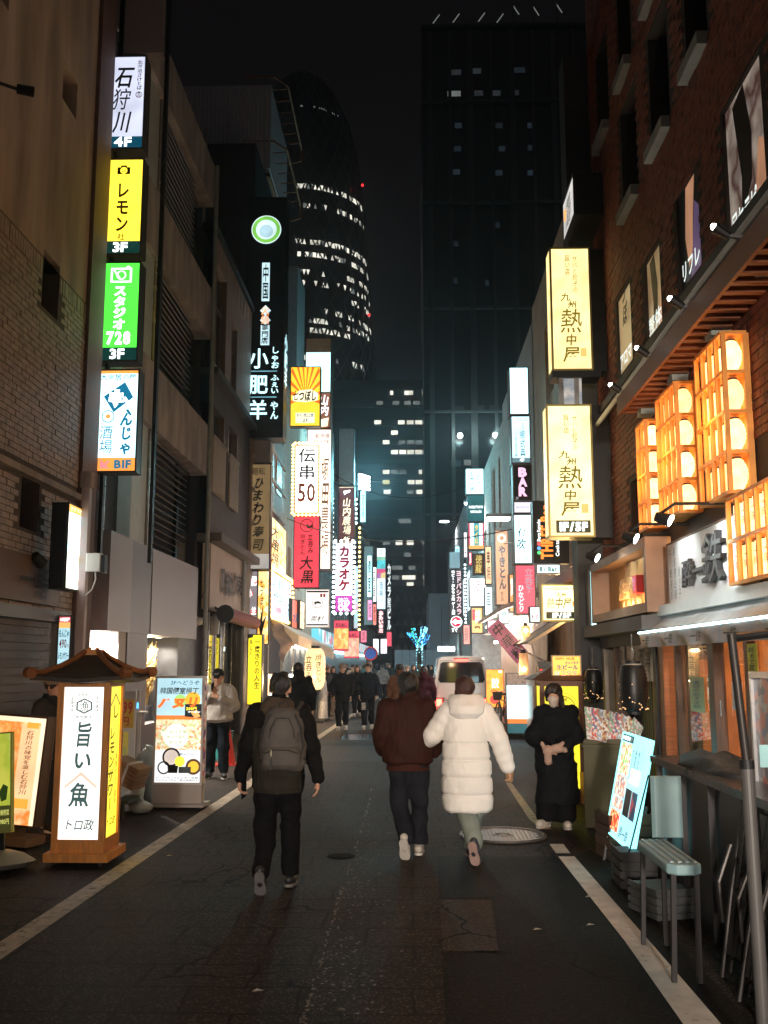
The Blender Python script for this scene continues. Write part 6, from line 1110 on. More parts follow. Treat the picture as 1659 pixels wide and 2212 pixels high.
# Korean menu stand
c0, c1 = UG(322,1748), UG(440,1748); w_ = span(330,436,1600,c0.y); t = thing('menu_stand_sign', 'tall white framed standing sign covered with menu pictures, beside the rubbish bags', 'sign', ((c0.x+c1.x)/2, c0.y, 0), math.radians(-2))
h_ = 1.62
SK = E('sky_print', (.55,.85,.95), .75, .1); MEN = EP('dish_print', [(.95,.75,.4),(.85,.35,.15),(.95,.95,.85),(.55,.7,.3),(.95,.85,.6),(.9,.55,.35)], .75, 42)
board(t, w_, h_-.3, .16, [(0,.16,SK),(.16,.36,E('cyan_print', (.6,.9,1), .85, .2)),(.36,.4,E('orange_print', (1,.25,.05), .9)),(.4,.69,MEN),(.69,1,E('white_print', (.92,.95,.95), .9, .1))],
      [('2Fへどうぞ',.3,.02,.95,.065,NAVP,'h',.01,.5),('韓国個室横丁',.07,.09,.93,.15,K_,'h',.03,.6),('ハヌ',.04,.19,.66,.29,E('orange_red_txt',(1,.18,.03),1,0),'h',.07,.6),('リ',.68,.18,.95,.28,E('orange_red_txt',None),'h',.06,.6),('200円',.66,.275,.9,.31,YEL,'h',.04),('クーポン',.7,.315,.98,.335,WT,'h'),('チーズタッカルビ食べ放題',.03,.945,.97,.962,K_,'h',0),('サムギョプサル・飲み放題付き',.03,.968,.97,.985,K_,'h',0),('ハヌリ食堂',.2,.5,.7,.53,E('lime_txt2',(.5,.6,.05),.8),'h'),('セット各種',.25,.55,.68,.58,E('lime_txt2',None),'h'),('ランチ',.28,.6,.62,.63,E('lime_txt2',None),'h'),('新メニュー',.55,.72,.93,.74,NAVP,'h',0)],
      [('disc',.52,.22,.14,E('print_green',(.45,.8,.2),.9)),('disc',.8,.21,.17,E('print_orange',(1,.55,.05),.9)),('disc',.45,.56,.27,E('print_white',(.95,.97,.95),.9)),('poly',[(.63,.25),(1,.25),(1,.385),(.63,.37)],M('coupon_navy',(.01,.05,.09),.5,var=0)),('poly',[(.74,.32),(.9,.31),(.98,.37),(.85,.385)],E('beer_print',(.9,.5,.15),.8)),
       ('ring',.36,.76,.2,.04,K_),('disc',.36,.76,.16,E('print_soup',(.9,.75,.65),.8)),('disc',.55,.8,.11,YEL),('ring',.85,.85,.17,.05,M('pan_brown',(.3,.15,.06),.5,var=0)),('disc',.85,.85,.12,E('print_orange',None)),('ring',.2,.86,.14,.03,K_),('poly',[(.28,.84),(.52,.84),(.5,.91),(.3,.91)],K_),('poly',[(.53,.85),(.8,.85),(.8,.91),(.53,.91)],M('slate_print',None))]+
      [('rect',.04+k*.105,.405,.1+k*.105,.44,E('lantern_print',(.85,.85,.55),.8)) for k in range(9)], z0=.3, fr=.022, frame=WHITE, back=False)
obj('lower_panel', B().box(-w_/2,w_/2,.0,.16,.07,.294), M('lower_panel_grey', (.5,.46,.44), .5, var=.05), t); obj('base', B().cbox(-w_/2-.05,w_/2+.05,-.1,.3,.035,.068,.01), M('base_grey', (.4,.38,.37), .5), t)
for sx in (-1,1):
    for y in (-.06,.26): obj('caster', B().cyl((sx*w_/2-.01,y,.018),(sx*w_/2+.01,y,.018),.018,.018,10), DARK, t)
for k in range(6): obj('side_sticker', B().box(w_/2+.004,w_/2+.007,.04,.12,.4+k*.2,.56+k*.2), EP('sticker_print', [(.5,.05,.05),(.1,.05,.15),(.7,.5,.4)], .25, 12), t)
# rubbish bags, cardboard, trolley, price poster
def bag(name, label, px, py, rx, rz_, m, seed, dep=.8):
    c = UG(px, py); r = random.Random(seed); b = B(); n, k = 22, 14; ph = [r.uniform(0, 6.28) for _ in range(6)]
    b.ball((0,0,0), 1, n, k); v = []
    for x, y, z in b.v:
        a = math.atan2(y, x); q = 1+.06*math.sin(3*a+ph[0])+.05*math.sin(5*a+z*4+ph[1])+.035*math.sin(9*a+z*7+ph[2])+.03*math.sin(z*11+ph[3]+2*a)
        zz = max(-.92, z); q *= (1-.35*max(0, z)**2.5); v.append((x*q*rx, y*q*rx*dep, (zz+.92)*rz_+.03*math.sin(7*a+ph[4])*max(0, z)*rz_))
    b.v = v; b.cyl((0,0,1.78*rz_),(.02,0,1.98*rz_),.03,.06,8)
    o = tag(obj(name, b, m, None, 2), label, 'rubbish bag'); o.location = c; return o
BAGM = M('bag_plastic', (.55,.62,.63), .3, var=.1, scale=5, bump=.4, bscale=9, spec=.6)
bag('rubbish_bag', 'white rubbish bag tight against the menu stand, under the cardboard', 316, 1738, .24, .37, BAGM, 3); bag('rubbish_bag', 'white rubbish bag low beside the lantern sign caster wheel', 277, 1752, .2, .26, BAGM, 5); bag('rubbish_bag', 'small white rubbish bag slumped between the two bigger bags', 303, 1757, .14, .08, BAGM, 8)
t = thing('cardboard_bundle', 'folded cardboard bundle tied with white tape on the rubbish bags', 'cardboard', U(278,1668,12.3), math.radians(-12)); CB = M('cardboard', (.34,.2,.1), .85, var=.2, scale=4)
t.rotation_euler = (0, math.radians(22), math.radians(-14))
for k in range(5): obj('cardboard_sheet', B().box(-.19+.01*(k % 3),.19-.012*(k % 2),-.16,.16,-.13+k*.053,-.13+k*.053+.045), CB, t)
obj('tape', B().box(.02,.05,-.163,.163,-.135,.142), WHITE, t)
c = UG(262,1770); t = thing('hand_trolley', 'dark trolley caster wheel and frame peeking out beside the lantern sign', 'trolley', (c.x, c.y, 0)); obj('wheel', B().torus((0,0,.08),.06,.02,20,8,'x').cyl((-.015,0,.08),(.015,0,.08),.04,.04,12), DARK, t); obj('fork', B().box(-.03,.03,-.02,.02,.1,.18).box(-.1,.08,-.03,.5,.17,.21), M('green_black', (.03,.05,.03), .5), t)
c = UG(262,1735); t = thing('price_poster_stand', 'white stand with yellow posters showing a red 99 yen price behind the lantern sign', 'poster stand', (c.x, c.y, 0)); obj('panel', B().box(-.2,.14,0,.05,.0,1.42), WHITE, t); YPO = M('poster_yellow', (.75,.45,.05), .6, var=.05)
obj('poster', B().box(-.16,.12,-.012,-.002,.95,1.32), YPO, t); obj('poster', B().box(-.16,.06,-.012,-.002,.45,.9), EP('yellow_teal', [(.7,.5,.05),(.75,.6,.1),(.1,.35,.3)], .1, 7, 'noise'), t); b = B(); text(b, '99', -.03, 1.13, .11, 1.29, -.016, 'h', .03); text(b, '円', -.05, .98, .07, 1.1, -.016, 'h', .03); obj('lettering', b, RED, t)
c = UG(282,1722); t = thing('sanitizer_stand', 'slim white device on a small shelf stand before the dark pillar', 'stand', (c.x, c.y+.3, 0)); obj('post', B().box(-.02,.02,0,.03,0,1.1), WHITE, t); obj('shelf', B().box(-.08,.1,-.1,.08,1.1,1.12), WHITE, t); obj('device', B().cbox(-.05,.0,-.03,.03,1.12,1.42,.01), M('device_white', (.6,.58,.6), .3), t); obj('indicator', B().box(-.04,-.01,-.034,-.03,1.16,1.24), E('indicator_blue', (.1,.5,1), 2, 0), t)
c = UG(491,1652); t = thing('traffic_cone', 'red traffic cone behind the man in the pale sweatshirt', 'traffic cone', c); obj('cone', B().lathe([(.15,.03),(.035,.66),(.03,.68)], 16), M('cone_red', (.65,.04,.03), .5, var=.05), t); obj('base', B().cbox(-.18,.18,-.18,.18,0,.03,.03), M('cone_red', None), t)
c = UG(482,1640); t = thing('teal_bin', 'teal plastic bin behind the man in the pale sweatshirt', 'bin', c); obj('body', B().lathe([(.14,0),(.18,.5),(.19,.52),(.17,.52)], 14), M('bin_teal', (.03,.2,.2), .5), t); obj('handle', B().torus((0,0,.5),.19,.012,16,6), DARK, t)
# ------------------------------------------------------------------ right side furniture
t = thing('yellow_kiosk_sign', 'yellow lantern shaped kiosk sign with a brown roof behind the woman in black', 'lantern sign', (0,0,0)); c0, c1 = UG(1172,1735), UG(1266,1735); w_ = c1.x-c0.x; t.location = ((c0.x+c1.x)/2, c0.y+w_/2, 0); k_ = w_/2
KW = M('kiosk_wood', (.17,.055,.02), .5, var=.3, scale=3, bump=.2)
ztop = 1.8-(1468-1430)*c0.y/2150
for sx in (-1,1):
    for sy in (-1,1): obj('post', B().box(sx*k_,sx*(k_-.06),sy*k_,sy*(k_-.06),.0,ztop), KW, t)
obj('rail', B().box(-k_+.06,k_-.06,-k_+.003,-k_+.05,ztop-.08,ztop).box(-k_+.06,k_-.06,-k_+.003,-k_+.05,0,.18).box(-k_+.003,-k_+.05,-k_+.06,k_-.06,ztop-.08,ztop).box(-k_+.003,-k_+.05,-k_+.06,k_-.06,0,.18), KW, t)
KY = E('kiosk_yellow', (1,.82,.04), 1.0, .06); obj('front_panel', B().box(-k_+.06,k_-.06,-k_+.02,-k_+.03,.18,ztop-.08), KY, t); obj('side_panel', B().box(-k_+.02,-k_+.03,-k_+.06,k_-.06,.18,ztop-.08), KY, t)
b = B(); y = -k_+.012; ring(b, .02, 1.2, .16, .01, y, 30); ring(b, .02, 1.2, .2, .004, y, 30); text(b, '一', -.05, 1.2, .09, 1.28, y, 'v', .03, .5); text(b, '鉄', -.05, 1.06, .09, 1.2, y, 'v', .03, .8); text(b, '酒蔵', -.04, 1.29, .08, 1.335, y, 'h', 0); obj('lettering', b, M('olive_ink2', None), t)
obj('roof', B().add([(-k_-.14,-k_-.14,ztop),(k_+.14,-k_-.14,ztop),(k_+.14,k_+.14,ztop),(-k_-.14,k_+.14,ztop),(-.05,-.05,ztop+.2),(.05,-.05,ztop+.2),(.05,.05,ztop+.2),(-.05,.05,ztop+.2)], [(3,2,1,0),(4,5,6,7),(0,1,5,4),(1,2,6,5),(2,3,7,6),(3,0,4,7)]), M('kiosk_roof', (.12,.045,.03), .6, var=.3, bump=.3), t)
front('happy_hour_poster', 'orange HAPPY HOUR poster with a beer price of 299 on the kiosk roof', (1192,1416,1255,1465), c0.y-.02, [(0,1,EP('beer_poster', [(1,.45,.04),(1,.6,.1),(1,.38,.02)], .8, 3, 'noise'))], [('HAPPY  HOUR',.1,.05,.8,.16,K_,'h',.02),('冷えてます',.45,.24,.95,.38,NAVP,'h',.02),('生ビール',.14,.4,.92,.64,NAVP,'h',.04),('299',.28,.68,.88,.92,E('poster_pink',(1,.4,.25),1.1),'h',.02),('円',.9,.82,.98,.92,RED,'h')], [('poly',[(.06,.95),(.06,.72),(.2,.7),(.26,.76),(.22,.96)],E('beer_foam',(1,.8,.5),.9))], dep=.02, fr=.012, frame=M('poster_edge', (.6,.45,.3), .6), back=False)
t = thing('neon_side_sign', 'dark upright board with red neon words behind the kiosk sign', 'sign', UG(1159,1600)); t.location.x = 2.25; t.location.y = 17.2; t.location.z = 0; board(t, .22, 1.65, .2, [(0,.12,M('black_panel',None)),(.12,1,M('black_panel',None))], [('THREE',.1,.07,.95,.14,E('neon_red',(1,.06,.03),2.2,0),'h',.05)], [('disc',.5,.35,.3,E('neon_red',None)),('rect',.15,.5,.85,.6,E('neon_red',None)),('disc',.5,.72,.3,E('neon_red',None)),('rect',.1,.15,.9,.18,WT)], z0=.15, fr=.01); obj('foot', B().box(-.16,.16,-.1,.25,0,.15), DARK, t)
c = UG(1124,1596); t = thing('standing_light_sign', 'brilliant white standing light sign with a dark header and orange foot strip', 'sign', (2.5, c.y, 0)); w_ = .5
board(t, w_, 1.42, .2, [(0,.19,EP('header_print', [(.12,.1,.09),(.35,.25,.2),(.08,.07,.06)], .5, 14, 'noise')),(.2,.76,E('white_blaze', (.6,.95,1), 4.0, .03)),(.76,.84,E('orange_print', None)),(.84,1,E('teal_dim', (.1,.3,.33), .4))], [('3F',.05,.22,.2,.26,M('grey_print',None),'h',.02)], z0=.12, fr=.012, frame=SF); obj('base', B().box(-.34,.34,-.12,.3,.03,.12), DARK, t)
front('orange_banner', 'orange vertical banner with a large white character beside the van', (1050,1446,1088,1528), 30, [(0,1,EP('banner_orange', [(1,.3,.03),(1,.42,.06),(.95,.2,.02)], .95, 3, 'noise'))], [('餃',.3,.22,.75,.5,WT,'v',.03),('01',.72,.02,.92,.08,WT,'h',.03)], [('disc',.45,.8,.25,E('print_red',(.9,.12,.1),.8))], dep=.04, fr=.008, frame=SF, back=False)
# bicycle
def bicycle(loc, rz):
    t = thing('bicycle', 'black bicycle parked in front of the orange banner', 'bicycle', loc, rz); m = M('bike_black', (.02,.02,.022), .35, .4)
    for y in (-.5,.5):
        w = obj('wheel', B().torus((0,y,.33),.31,.022,28,8,'x'), M('tyre', (.015,.015,.015), .8), t); b = B().cyl((-.03,y,.33),(.03,y,.33),.02,None,8)
        for k in range(12): a = 2*pi*k/12; b.cyl((0,y,.33),(0,y+.3*math.cos(a),.33+.3*math.sin(a)),.003,None,4,False)
        obj('rim', b.torus((0,y,.33),.285,.012,28,6,'x'), STEEL, w)
    obj('frame', B().tube([(0,.42,.85),(0,.38,.7)],.02).tube([(0,.38,.7),(0,-.02,.3)],.022).tube([(0,.38,.76),(0,-.15,.72)],.018).tube([(0,-.02,.3),(0,-.2,.85)],.018).tube([(.03,-.02,.3),(.03,-.5,.33)],.012).tube([(.03,-.16,.7),(.03,-.5,.33)],.012).tube([(.0,.4,.7),(.0,.5,.33)],.016), m, t)
    obj('saddle', B().prism([(-.02,-.05,.88),(.02,-.05,.88),(.09,-.33,.88),(-.09,-.33,.88)],(0,0,.06)), m, t); obj('handlebar', B().tube([(-.28,.2,.98),(-.2,.36,1.02),(0,.42,.95),(.2,.36,1.02),(.28,.2,.98)],.013), STEEL, t); obj('crank', B().cyl((.04,-.02,.3),(.06,-.02,.3),.09,None,14).beam((.06,-.02,.3),(.06,-.12,.16),.02), STEEL, t); obj('basket', B().lathe([(.12,.72),(.16,.95)],10,(0,.56,0)), M('wire', (.1,.1,.1), .5, .5), t)
bicycle((2.55, 28.6, 0), math.radians(10))
# van
def van():
    Y0 = 31.6; xl, xr = (938-890)/2150*Y0, (1052-890)/2150*Y0; cx = (xl+xr)/2; W = .845
    t = thing('van', 'white van seen from behind with lit red brake lights', 'van', (cx, Y0, 0)); m = M('van_white', (.6,.6,.6), .25, var=.03, coat=.5)
    secs = [(0.0,[(-.80,.32),(-.84,.6),(-.845,1.0),(-.80,1.35),(-.70,1.88),(-.62,1.955),(0,1.985)]),(.12,[(-.83,.28),(-.845,.6),(-.85,1.0),(-.81,1.35),(-.71,1.9),(-.63,1.97),(0,2.0)]),(3.2,[(-.83,.28),(-.845,.6),(-.85,1.0),(-.81,1.35),(-.71,1.9),(-.63,1.96),(0,1.99)]),(4.0,[(-.82,.28),(-.83,.6),(-.83,1.0),(-.78,1.2),(-.66,1.6),(-.6,1.7),(0,1.74)]),(4.65,[(-.78,.3),(-.8,.6),(-.78,.95),(-.72,1.02),(-.6,1.05),(-.5,1.06),(0,1.07)])]
    b = B()
    for y, pts in secs:
        full = pts+[(-x, z) for x, z in pts[-2::-1]]
        b.v += [(x, y, z) for x, z in full]
    n = 13
    for j in range(len(secs)-1):
        for i in range(n-1): b.f.append((j*n+i, j*n+i+1, (j+1)*n+i+1, (j+1)*n+i)); b.m.append(0)
    b.f += [tuple(range(n)), tuple((len(secs)-1)*n+i for i in range(n-1,-1,-1))]; b.m += [0,0]
    obj('body', b, m, t, True)
    gl = M('van_glass', (.008,.009,.011), .05, var=0, spec=.8)
    def xw(z): return .845-.045*max(0,(z-1.0)/.35) if z < 1.35 else .80-.1*(z-1.35)/.53
    obj('rear_window', B().poly([(-.67,-.012,1.18),(.67,-.012,1.18),(.7,-.012,1.24),(.63,-.012,1.74),(.58,-.012,1.78),(-.58,-.012,1.78),(-.63,-.012,1.74),(-.7,-.012,1.24)]), gl, t)
    obj('window_seal', B().tube([(-.67,-.01,1.17),(.67,-.01,1.17),(.71,-.01,1.24),(.64,-.01,1.75),(.58,-.01,1.79),(-.58,-.01,1.79),(-.64,-.01,1.75),(-.71,-.01,1.24),(-.67,-.01,1.17)],.012,6), DARK, t)
    obj('tailgate_seam', B().tube([(-.74,-.006,.62),(-.75,-.006,1.0),(-.72,-.006,1.3),(-.66,-.006,1.84),(.66,-.006,1.84),(.72,-.006,1.3),(.75,-.006,1.0),(.74,-.006,.62),(-.74,-.006,.62)],.006,5), M('seam_dark',(.06,.055,.05),.6), t)
    bl = E('brake_red', (1,.03,.02), 14, 0); obj('high_brake_light', B().cbox(-.2,.2,-.05,.02,1.83,1.89,.01), bl, t); obj('light_housing', B().cbox(-.23,.23,-.045,.03,1.885,1.92,.01), DARK, t)
    for s in (-1,1):
        l = obj('tail_light', B().cbox(s*.82,s*.54,-.03,.02,.42,.7,.01), M('lamp_red', (.35,.01,.01), .2), t); obj('bulb', B().box(s*.79,s*.62,-.036,-.031,.44,.66), E('brake_white', (1,.05,.03), 14, 0), l)
        obj('mirror', B().cbox(s*.88,s*1.02,3.75,3.85,1.2,1.5,.02), DARK, t)
        obj('side_window', B().poly([(s*(xw(1.25)+.012),.5,1.25),(s*(xw(1.25)+.012),3.1,1.25),(s*(xw(1.75)+.012),3.0,1.75),(s*(xw(1.75)+.012),.55,1.75)]), gl, t)
        for y in (.85,3.75): w = obj('wheel', B().cyl((s*.84,y,.3),(s*.66,y,.3),.3,.3,22), M('tyre', None), t); obj('rim', B().cyl((s*.845,y,.3),(s*.835,y,.3),.19,.19,16), STEEL, w)
    obj('bumper', B().cbox(-.82,.82,-.09,.1,.26,.42,.03), M('bumper_grey', (.3,.28,.27), .5), t); p = obj('number_plate', B().box(-.165,.165,-.02,-.012,.68,.845), M('plate_yellow', (.6,.5,.08), .5, var=0), t); b = B(); text(b, '17-28', -.13, .7, .13, .78, -.026, 'h', .02); obj('lettering', b, K_, p)
    obj('door_handle', B().box(-.1,.1,-.03,-.008,.98,1.03), M('chrome_strip', None), t); obj('wiper', B().beam((.0,-.03,1.2),(.35,-.03,1.32),.015), DARK, t)
    lamp(t, (-1.02,-.3,.42), 9, (1,.06,.03), size=.06)
van()
# diagonal banner, bamboo lamps, dark awning
c = U(1097,1385,19.2); t = thing('diagonal_banner', 'mauve banner with black brush characters hung diagonally', 'banner', c); t.rotation_euler = (0, math.radians(49), 0)
obj('cloth', B().box(-.43,.43,0,.02,-.155,.155), E('mauve_cloth', (.4,.1,.16), .55, .3, 3), t)
for m_, bd, yy in ((E('white_outline',(.9,.85,.9),.8,0),.1,-.006),(K_,.035,-.012)):
    b = B()
    for k, ch in enumerate('中華料'):
        n0 = len(b.v); text(b, ch, -.12, -.12, .12, .12, yy, 'v', bd, .5); b.v[n0:] = [(-.28+k*.28-z, y, x) for x, y, z in b.v[n0:]]
    obj('lettering', b, m_, t)
for k, (px, y0, y1, Y) in enumerate(((1136,1353,1391,18.5),(1132,1412,1458,17.5))):
    c = U(px, y1, Y); s = thing('bamboo_lamp', ('upper slatted bamboo lamp beside the diagonal banner','lower slatted bamboo lamp glowing under the dark awning')[k], 'lamp', c); h_ = (y1-y0)*Y/2150
    for q in range(14): a = 2*pi*q/14; obj('slat', B().beam((.08*math.cos(a),.08*math.sin(a),0),(.07*math.cos(a),.07*math.sin(a),h_),.012), M('bamboo', (.55,.38,.22), .5), s)
    obj('bulb', B().ball((0,0,h_*(.75 if k == 0 else .25)),.045,8,6), E('bamboo_bulb', (1,.55,.2), 22, 0), s); obj('cap', B().cyl((0,0,h_),(0,0,h_+.06),.04,.03,8), DARK, s); lamp(s, (-.15,-.1,h_*.3), 14, (1,.6,.3))
t = thing('dark_awning', 'dark sloping fabric awning on the plank wall', 'awning', (2.9, 17.5, 2.4)); obj('fabric', B().prism([(1.92,16.6,2.1),(1.92,19.3,2.1),(1.92,19.3,2.13),(1.92,16.6,2.13)],(1.03,0,.62)), M('awning_black', (.05,.045,.05), .7, var=.2), t, world=True); obj('edge', B().beam((1.92,16.58,2.1),(2.93,16.58,2.72),.05), M('edge_beige', (.4,.33,.28), .6), t, world=True); obj('strut', B().cyl((1.97,16.62,2.1),(2.2,16.62,1.2),.015).cyl((1.97,19.2,2.1),(2.93,19.2,1.6),.015), STEEL, t, world=True)
# black lanterns, noren, magazine rack
def black_lantern(px, y0, y1, Y, label):
    c = U(px, y1, Y); h_ = (y1-y0)*Y/2150; R_ = h_*.27; t = thing('black_lantern', label, 'lantern', c)
    pf = [(R_*(.55+.45*min(1,math.sin(pi*(k+.6)/25.2)**.45*1.02))+(.006 if k % 2 else -.005), h_*(.06+.86*k/24)) for k in range(25)]; obj('shade', B().lathe(pf, 26), M('lantern_black', (.01,.01,.011), .38, var=0, spec=.35), t, 2)
    obj('cap', B().lathe([(R_*.5,h_*.92),(R_*.5,h_)],18).lathe([(R_*.5,0),(R_*.5,h_*.06)],18), DARK, t); obj('ring', B().torus((0,0,h_*.925),R_*.56,.008,24,6), M('cream_bar',None), t)
    b = B(); rr = random.Random(9)
    for k in range(34): a, z = rr.uniform(0,2*pi), rr.random()**1.6; q = R_*(1.0 if .2 < z < .8 else .93)+.006; b.ball((q*math.cos(a),q*math.sin(a),h_*(.1+.5*z)),.0045+.003*rr.random(),5,4)
    obj('gold_fleck', b, E('gold_fleck', (1,.55,.25), 1.2, 0), t, kind='stuff'); obj('hanger', B().torus((0,0,h_+.06),.05,.006,16,6,'x').cyl((0,0,h_),(0,0,h_+.25),.006,None,6), STEEL, t)
black_lantern(1370,1431,1543,9.6,'large black ribbed lantern with gold flecks hanging before the noren'); black_lantern(1283,1443,1516,13.1,'smaller black lantern half hidden behind the kiosk sign')
t = thing('noren_curtain', 'cream noren curtain with dark brush characters over the doorway', 'curtain', (2.52, 11.4, 1.6), -pi/2)
for k in range(5):
    b = B(); x0 = -.85+k*.34
    for i in range(9):
        for j in range(5): b.v.append((x0+.33*i/8, .02*math.sin(i*1.3+k), .46-.46*j/4+.012*math.sin(i*.9+k)*j/4))
    for i in range(8):
        for j in range(4): b.f.append((i*5+j,(i+1)*5+j,(i+1)*5+j+1,i*5+j+1)); b.m.append(0)
    p = obj('cloth_strip', b, M('noren_cloth', (.45,.36,.28), .85, var=.15), t, smooth=2); b = B(); text(b, '酔一鉄酒場'[k], x0+.06, .08, x0+.27, .36, -.03, 'v', .05, .8); obj('lettering', b, M('noren_ink',(.05,.045,.05),.7,var=0), p)
obj('rod', B().cyl((-.95,0,.48),(.95,0,.48),.012), STEEL, t)
t = thing('lattice_door', 'dark vertical slat door behind the large black lantern', 'door', (2.75, 11.3, 0), -pi/2)
for k in range(26): obj('slat', B().box(-1.2+k*.092,-1.2+k*.092+.05,0,.04,.3,1.95), M('slat_dark', (.055,.05,.05), .5, var=.2), t)
obj('backing', B().box(-1.25,1.25,.05,.1,0,2.2), DARK, t)
for k, (y, m) in enumerate(((13.35,M('pale_post2', (.3,.25,.2), .6)),(10.25,WOODR),(10.55,DARK),(12.6,WOODD))): obj('door_jamb', B().box(2.52,2.66,y-.06,y+.06,0,2.0), m, bpy.data.objects['restaurant_front'], world=True)
c = U(1300,1600,11.4); t = thing('magazine_rack', 'wire rack of fanned menus and magazines between the kiosk and the lit menu board', 'rack', (2.2, 11.4, 0))
for k in range(9):
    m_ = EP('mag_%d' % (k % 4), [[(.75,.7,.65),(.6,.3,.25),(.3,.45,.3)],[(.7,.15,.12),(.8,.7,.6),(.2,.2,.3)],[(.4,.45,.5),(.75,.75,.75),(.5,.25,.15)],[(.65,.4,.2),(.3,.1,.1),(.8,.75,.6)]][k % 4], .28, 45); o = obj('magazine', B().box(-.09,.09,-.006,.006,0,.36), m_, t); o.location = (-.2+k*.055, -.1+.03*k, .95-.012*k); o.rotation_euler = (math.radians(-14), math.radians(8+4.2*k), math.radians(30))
obj('frame', B().box(-.3,.35,-.02,.02,.0,.95).box(-.32,.37,-.1,.1,.86,.9), M('rack_olive', (.1,.09,.04), .6), t)
for k, (px, py, s_, lab) in enumerate(((1282,1737,.21,'taller cardboard box at the foot of the kiosk sign'),(1268,1700,.15,'smaller cardboard box leaning behind the taller one'))):
    c = UG(px, py); t = thing('cardboard_box', lab, 'box', (c.x, c.y+.25*k, 0), math.radians(12)); CB2 = M('cardboard2', (.38,.19,.09), .85, var=.15); obj('body', B().box(-s_/1.6,s_/1.6,-s_/2,s_/2,0,s_*(1.9 if k == 0 else 3.4)), CB2, t); z_ = s_*(1.9 if k == 0 else 3.4); obj('flap', B().add([(-s_/1.6,-s_/2,z_),(s_/1.6,-s_/2,z_),(s_/1.5,-s_/1.2,z_-.05),(-s_/1.5,-s_/1.2,z_-.05)],[(0,1,2,3)]), CB2, t)
# tilted lit menu board
t = thing('lit_menu_board', 'tilted glowing menu board with food pictures facing the street on thin legs', 'menu board', (1.80, 9.12, .25)); t.rotation_euler = (math.radians(-12), 0, -pi/2)
PW = E('menu_white', (.4,.88,1), 1.15, .08)
board(t, 1.0, .92, .035, [(0,1,PW)], [('お品書き',.05,.012,.4,.055,WT,'h',.02),('本日のおすすめ一品',.56,.12,.62,.4,K_,'v',0),('串焼盛合せ',.68,.12,.74,.36,K_,'v',0),('煮込み',.8,.12,.86,.3,K_,'v',0),('酔一鉄',.56,.86,.9,.97,GI,'h',.01,1)],
      [('rect',0,0,.46,.07,M('teal_head',(.02,.2,.2),.5,var=0)),('rect',.02,.08,.46,.4,EP('veg_print', [(.2,.6,.15),(.85,.9,.8),(.8,.15,.08),(.5,.75,.3),(.9,.85,.7)], 1.1, 38)),('rect',.02,.41,.46,.62,EP('meat_print', [(.85,.45,.3),(.95,.85,.75),(.6,.25,.2),(.3,.3,.3)], 1.1, 34)),('rect',.02,.63,.46,.74,EP('meat_print',None)),('rect',.02,.76,.42,.96,EP('red_dish', [(.95,.12,.05),(1,.35,.1),(.8,.05,.03),(1,.7,.4)], 1.1, 34)),('rect',.5,.5,.74,.76,M('navy_card',(.015,.07,.13),.4,var=0)),('rect',.76,.5,.97,.76,EP('navy_red', [(.02,.07,.14),(.02,.1,.18),(.5,.08,.1)], .5, 6)),('rect',.485,0,.49,1,TEALP),('rect',.56,.3,.9,.44,E('pale_orange_print',(1,.8,.6),1.5))], fr=.012, frame=E('edge_cyan', (.3,.95,1), 1.6, 0), back=False)
obj('leg', B().box(-.47,-.45,.0,.02,-.28,0).box(.43,.45,0,.02,-.28,0).box(-.47,-.45,.3,.32,-.33,.3).box(.43,.45,.3,.32,-.33,.3), STEEL, t); 
# counter, chair, folding chairs, post, shelf
t = thing('dark_counter', 'long black counter running under the awning on the right', 'counter', (2.0, 7, 0)); BLKL = M('black_laminate', (.022,.021,.023), .4, var=.3, scale=3)
obj('front', B().box(2.0,2.07,4.6,8.3,.0,1.0), BLKL, t, world=True); obj('top', B().box(1.93,2.4,4.55,8.35,1.0,1.05), M('counter_top', (.06,.058,.06), .3, var=.4, scale=6, bump=.2, bscale=12), t, world=True); obj('end_panel', B().box(2.07,2.4,8.24,8.3,0,1.0), BLKL, t, world=True)
for k in range(6): obj('leg', B().box(1.95,1.99,4.8+k*.68,4.83+k*.68,0,1.0), M('leg_grey', (.04,.037,.04), .5, .4), t, world=True)
t = thing('covered_crate', 'crumpled black cloth bundle lying on the dark counter', 'cloth', (2.17, 7.4, 1.05)); b = B().ball((0,0,0),1,20,8); b.v = [(x*.2*(1+.15*math.sin(7*y+3*z)), y*.7, max(0,z)*.1*(1+.3*math.sin(9*y+4*x))) for x, y, z in b.v]; obj('cloth', b, M('black_cloth', (.03,.03,.034), .6, var=.3, bump=.4, bscale=20), t, 2)
GRC = M('chair_grey', (.24,.38,.41), .45, var=.12); t = thing('grey_chair', 'grey plastic chair with slatted seat beside the black counter', 'chair', (1.62, 6.35, 0), 0)
obj('seat', B().cbox(-.17,.03,-.42,.42,.6,.66,.05), GRC, t, bevel=.012)
for k in range(4): obj('seat_rib', B().box(-.145+k*.045,-.125+k*.045,-.36,.38,.661,.668), M('rib_grey', (.38,.46,.48), .4), t)
obj('backrest', B().cbox(-.06,.14,.4,.44,.67,1.06,.02), GRC, t, bevel=.01)
for x in (-.13,.0):
    for y in (-.36,.4): obj('leg', B().beam((x,y,.6),(x*1.1,y+.02,0),.028), M('leg_grey', None), t)
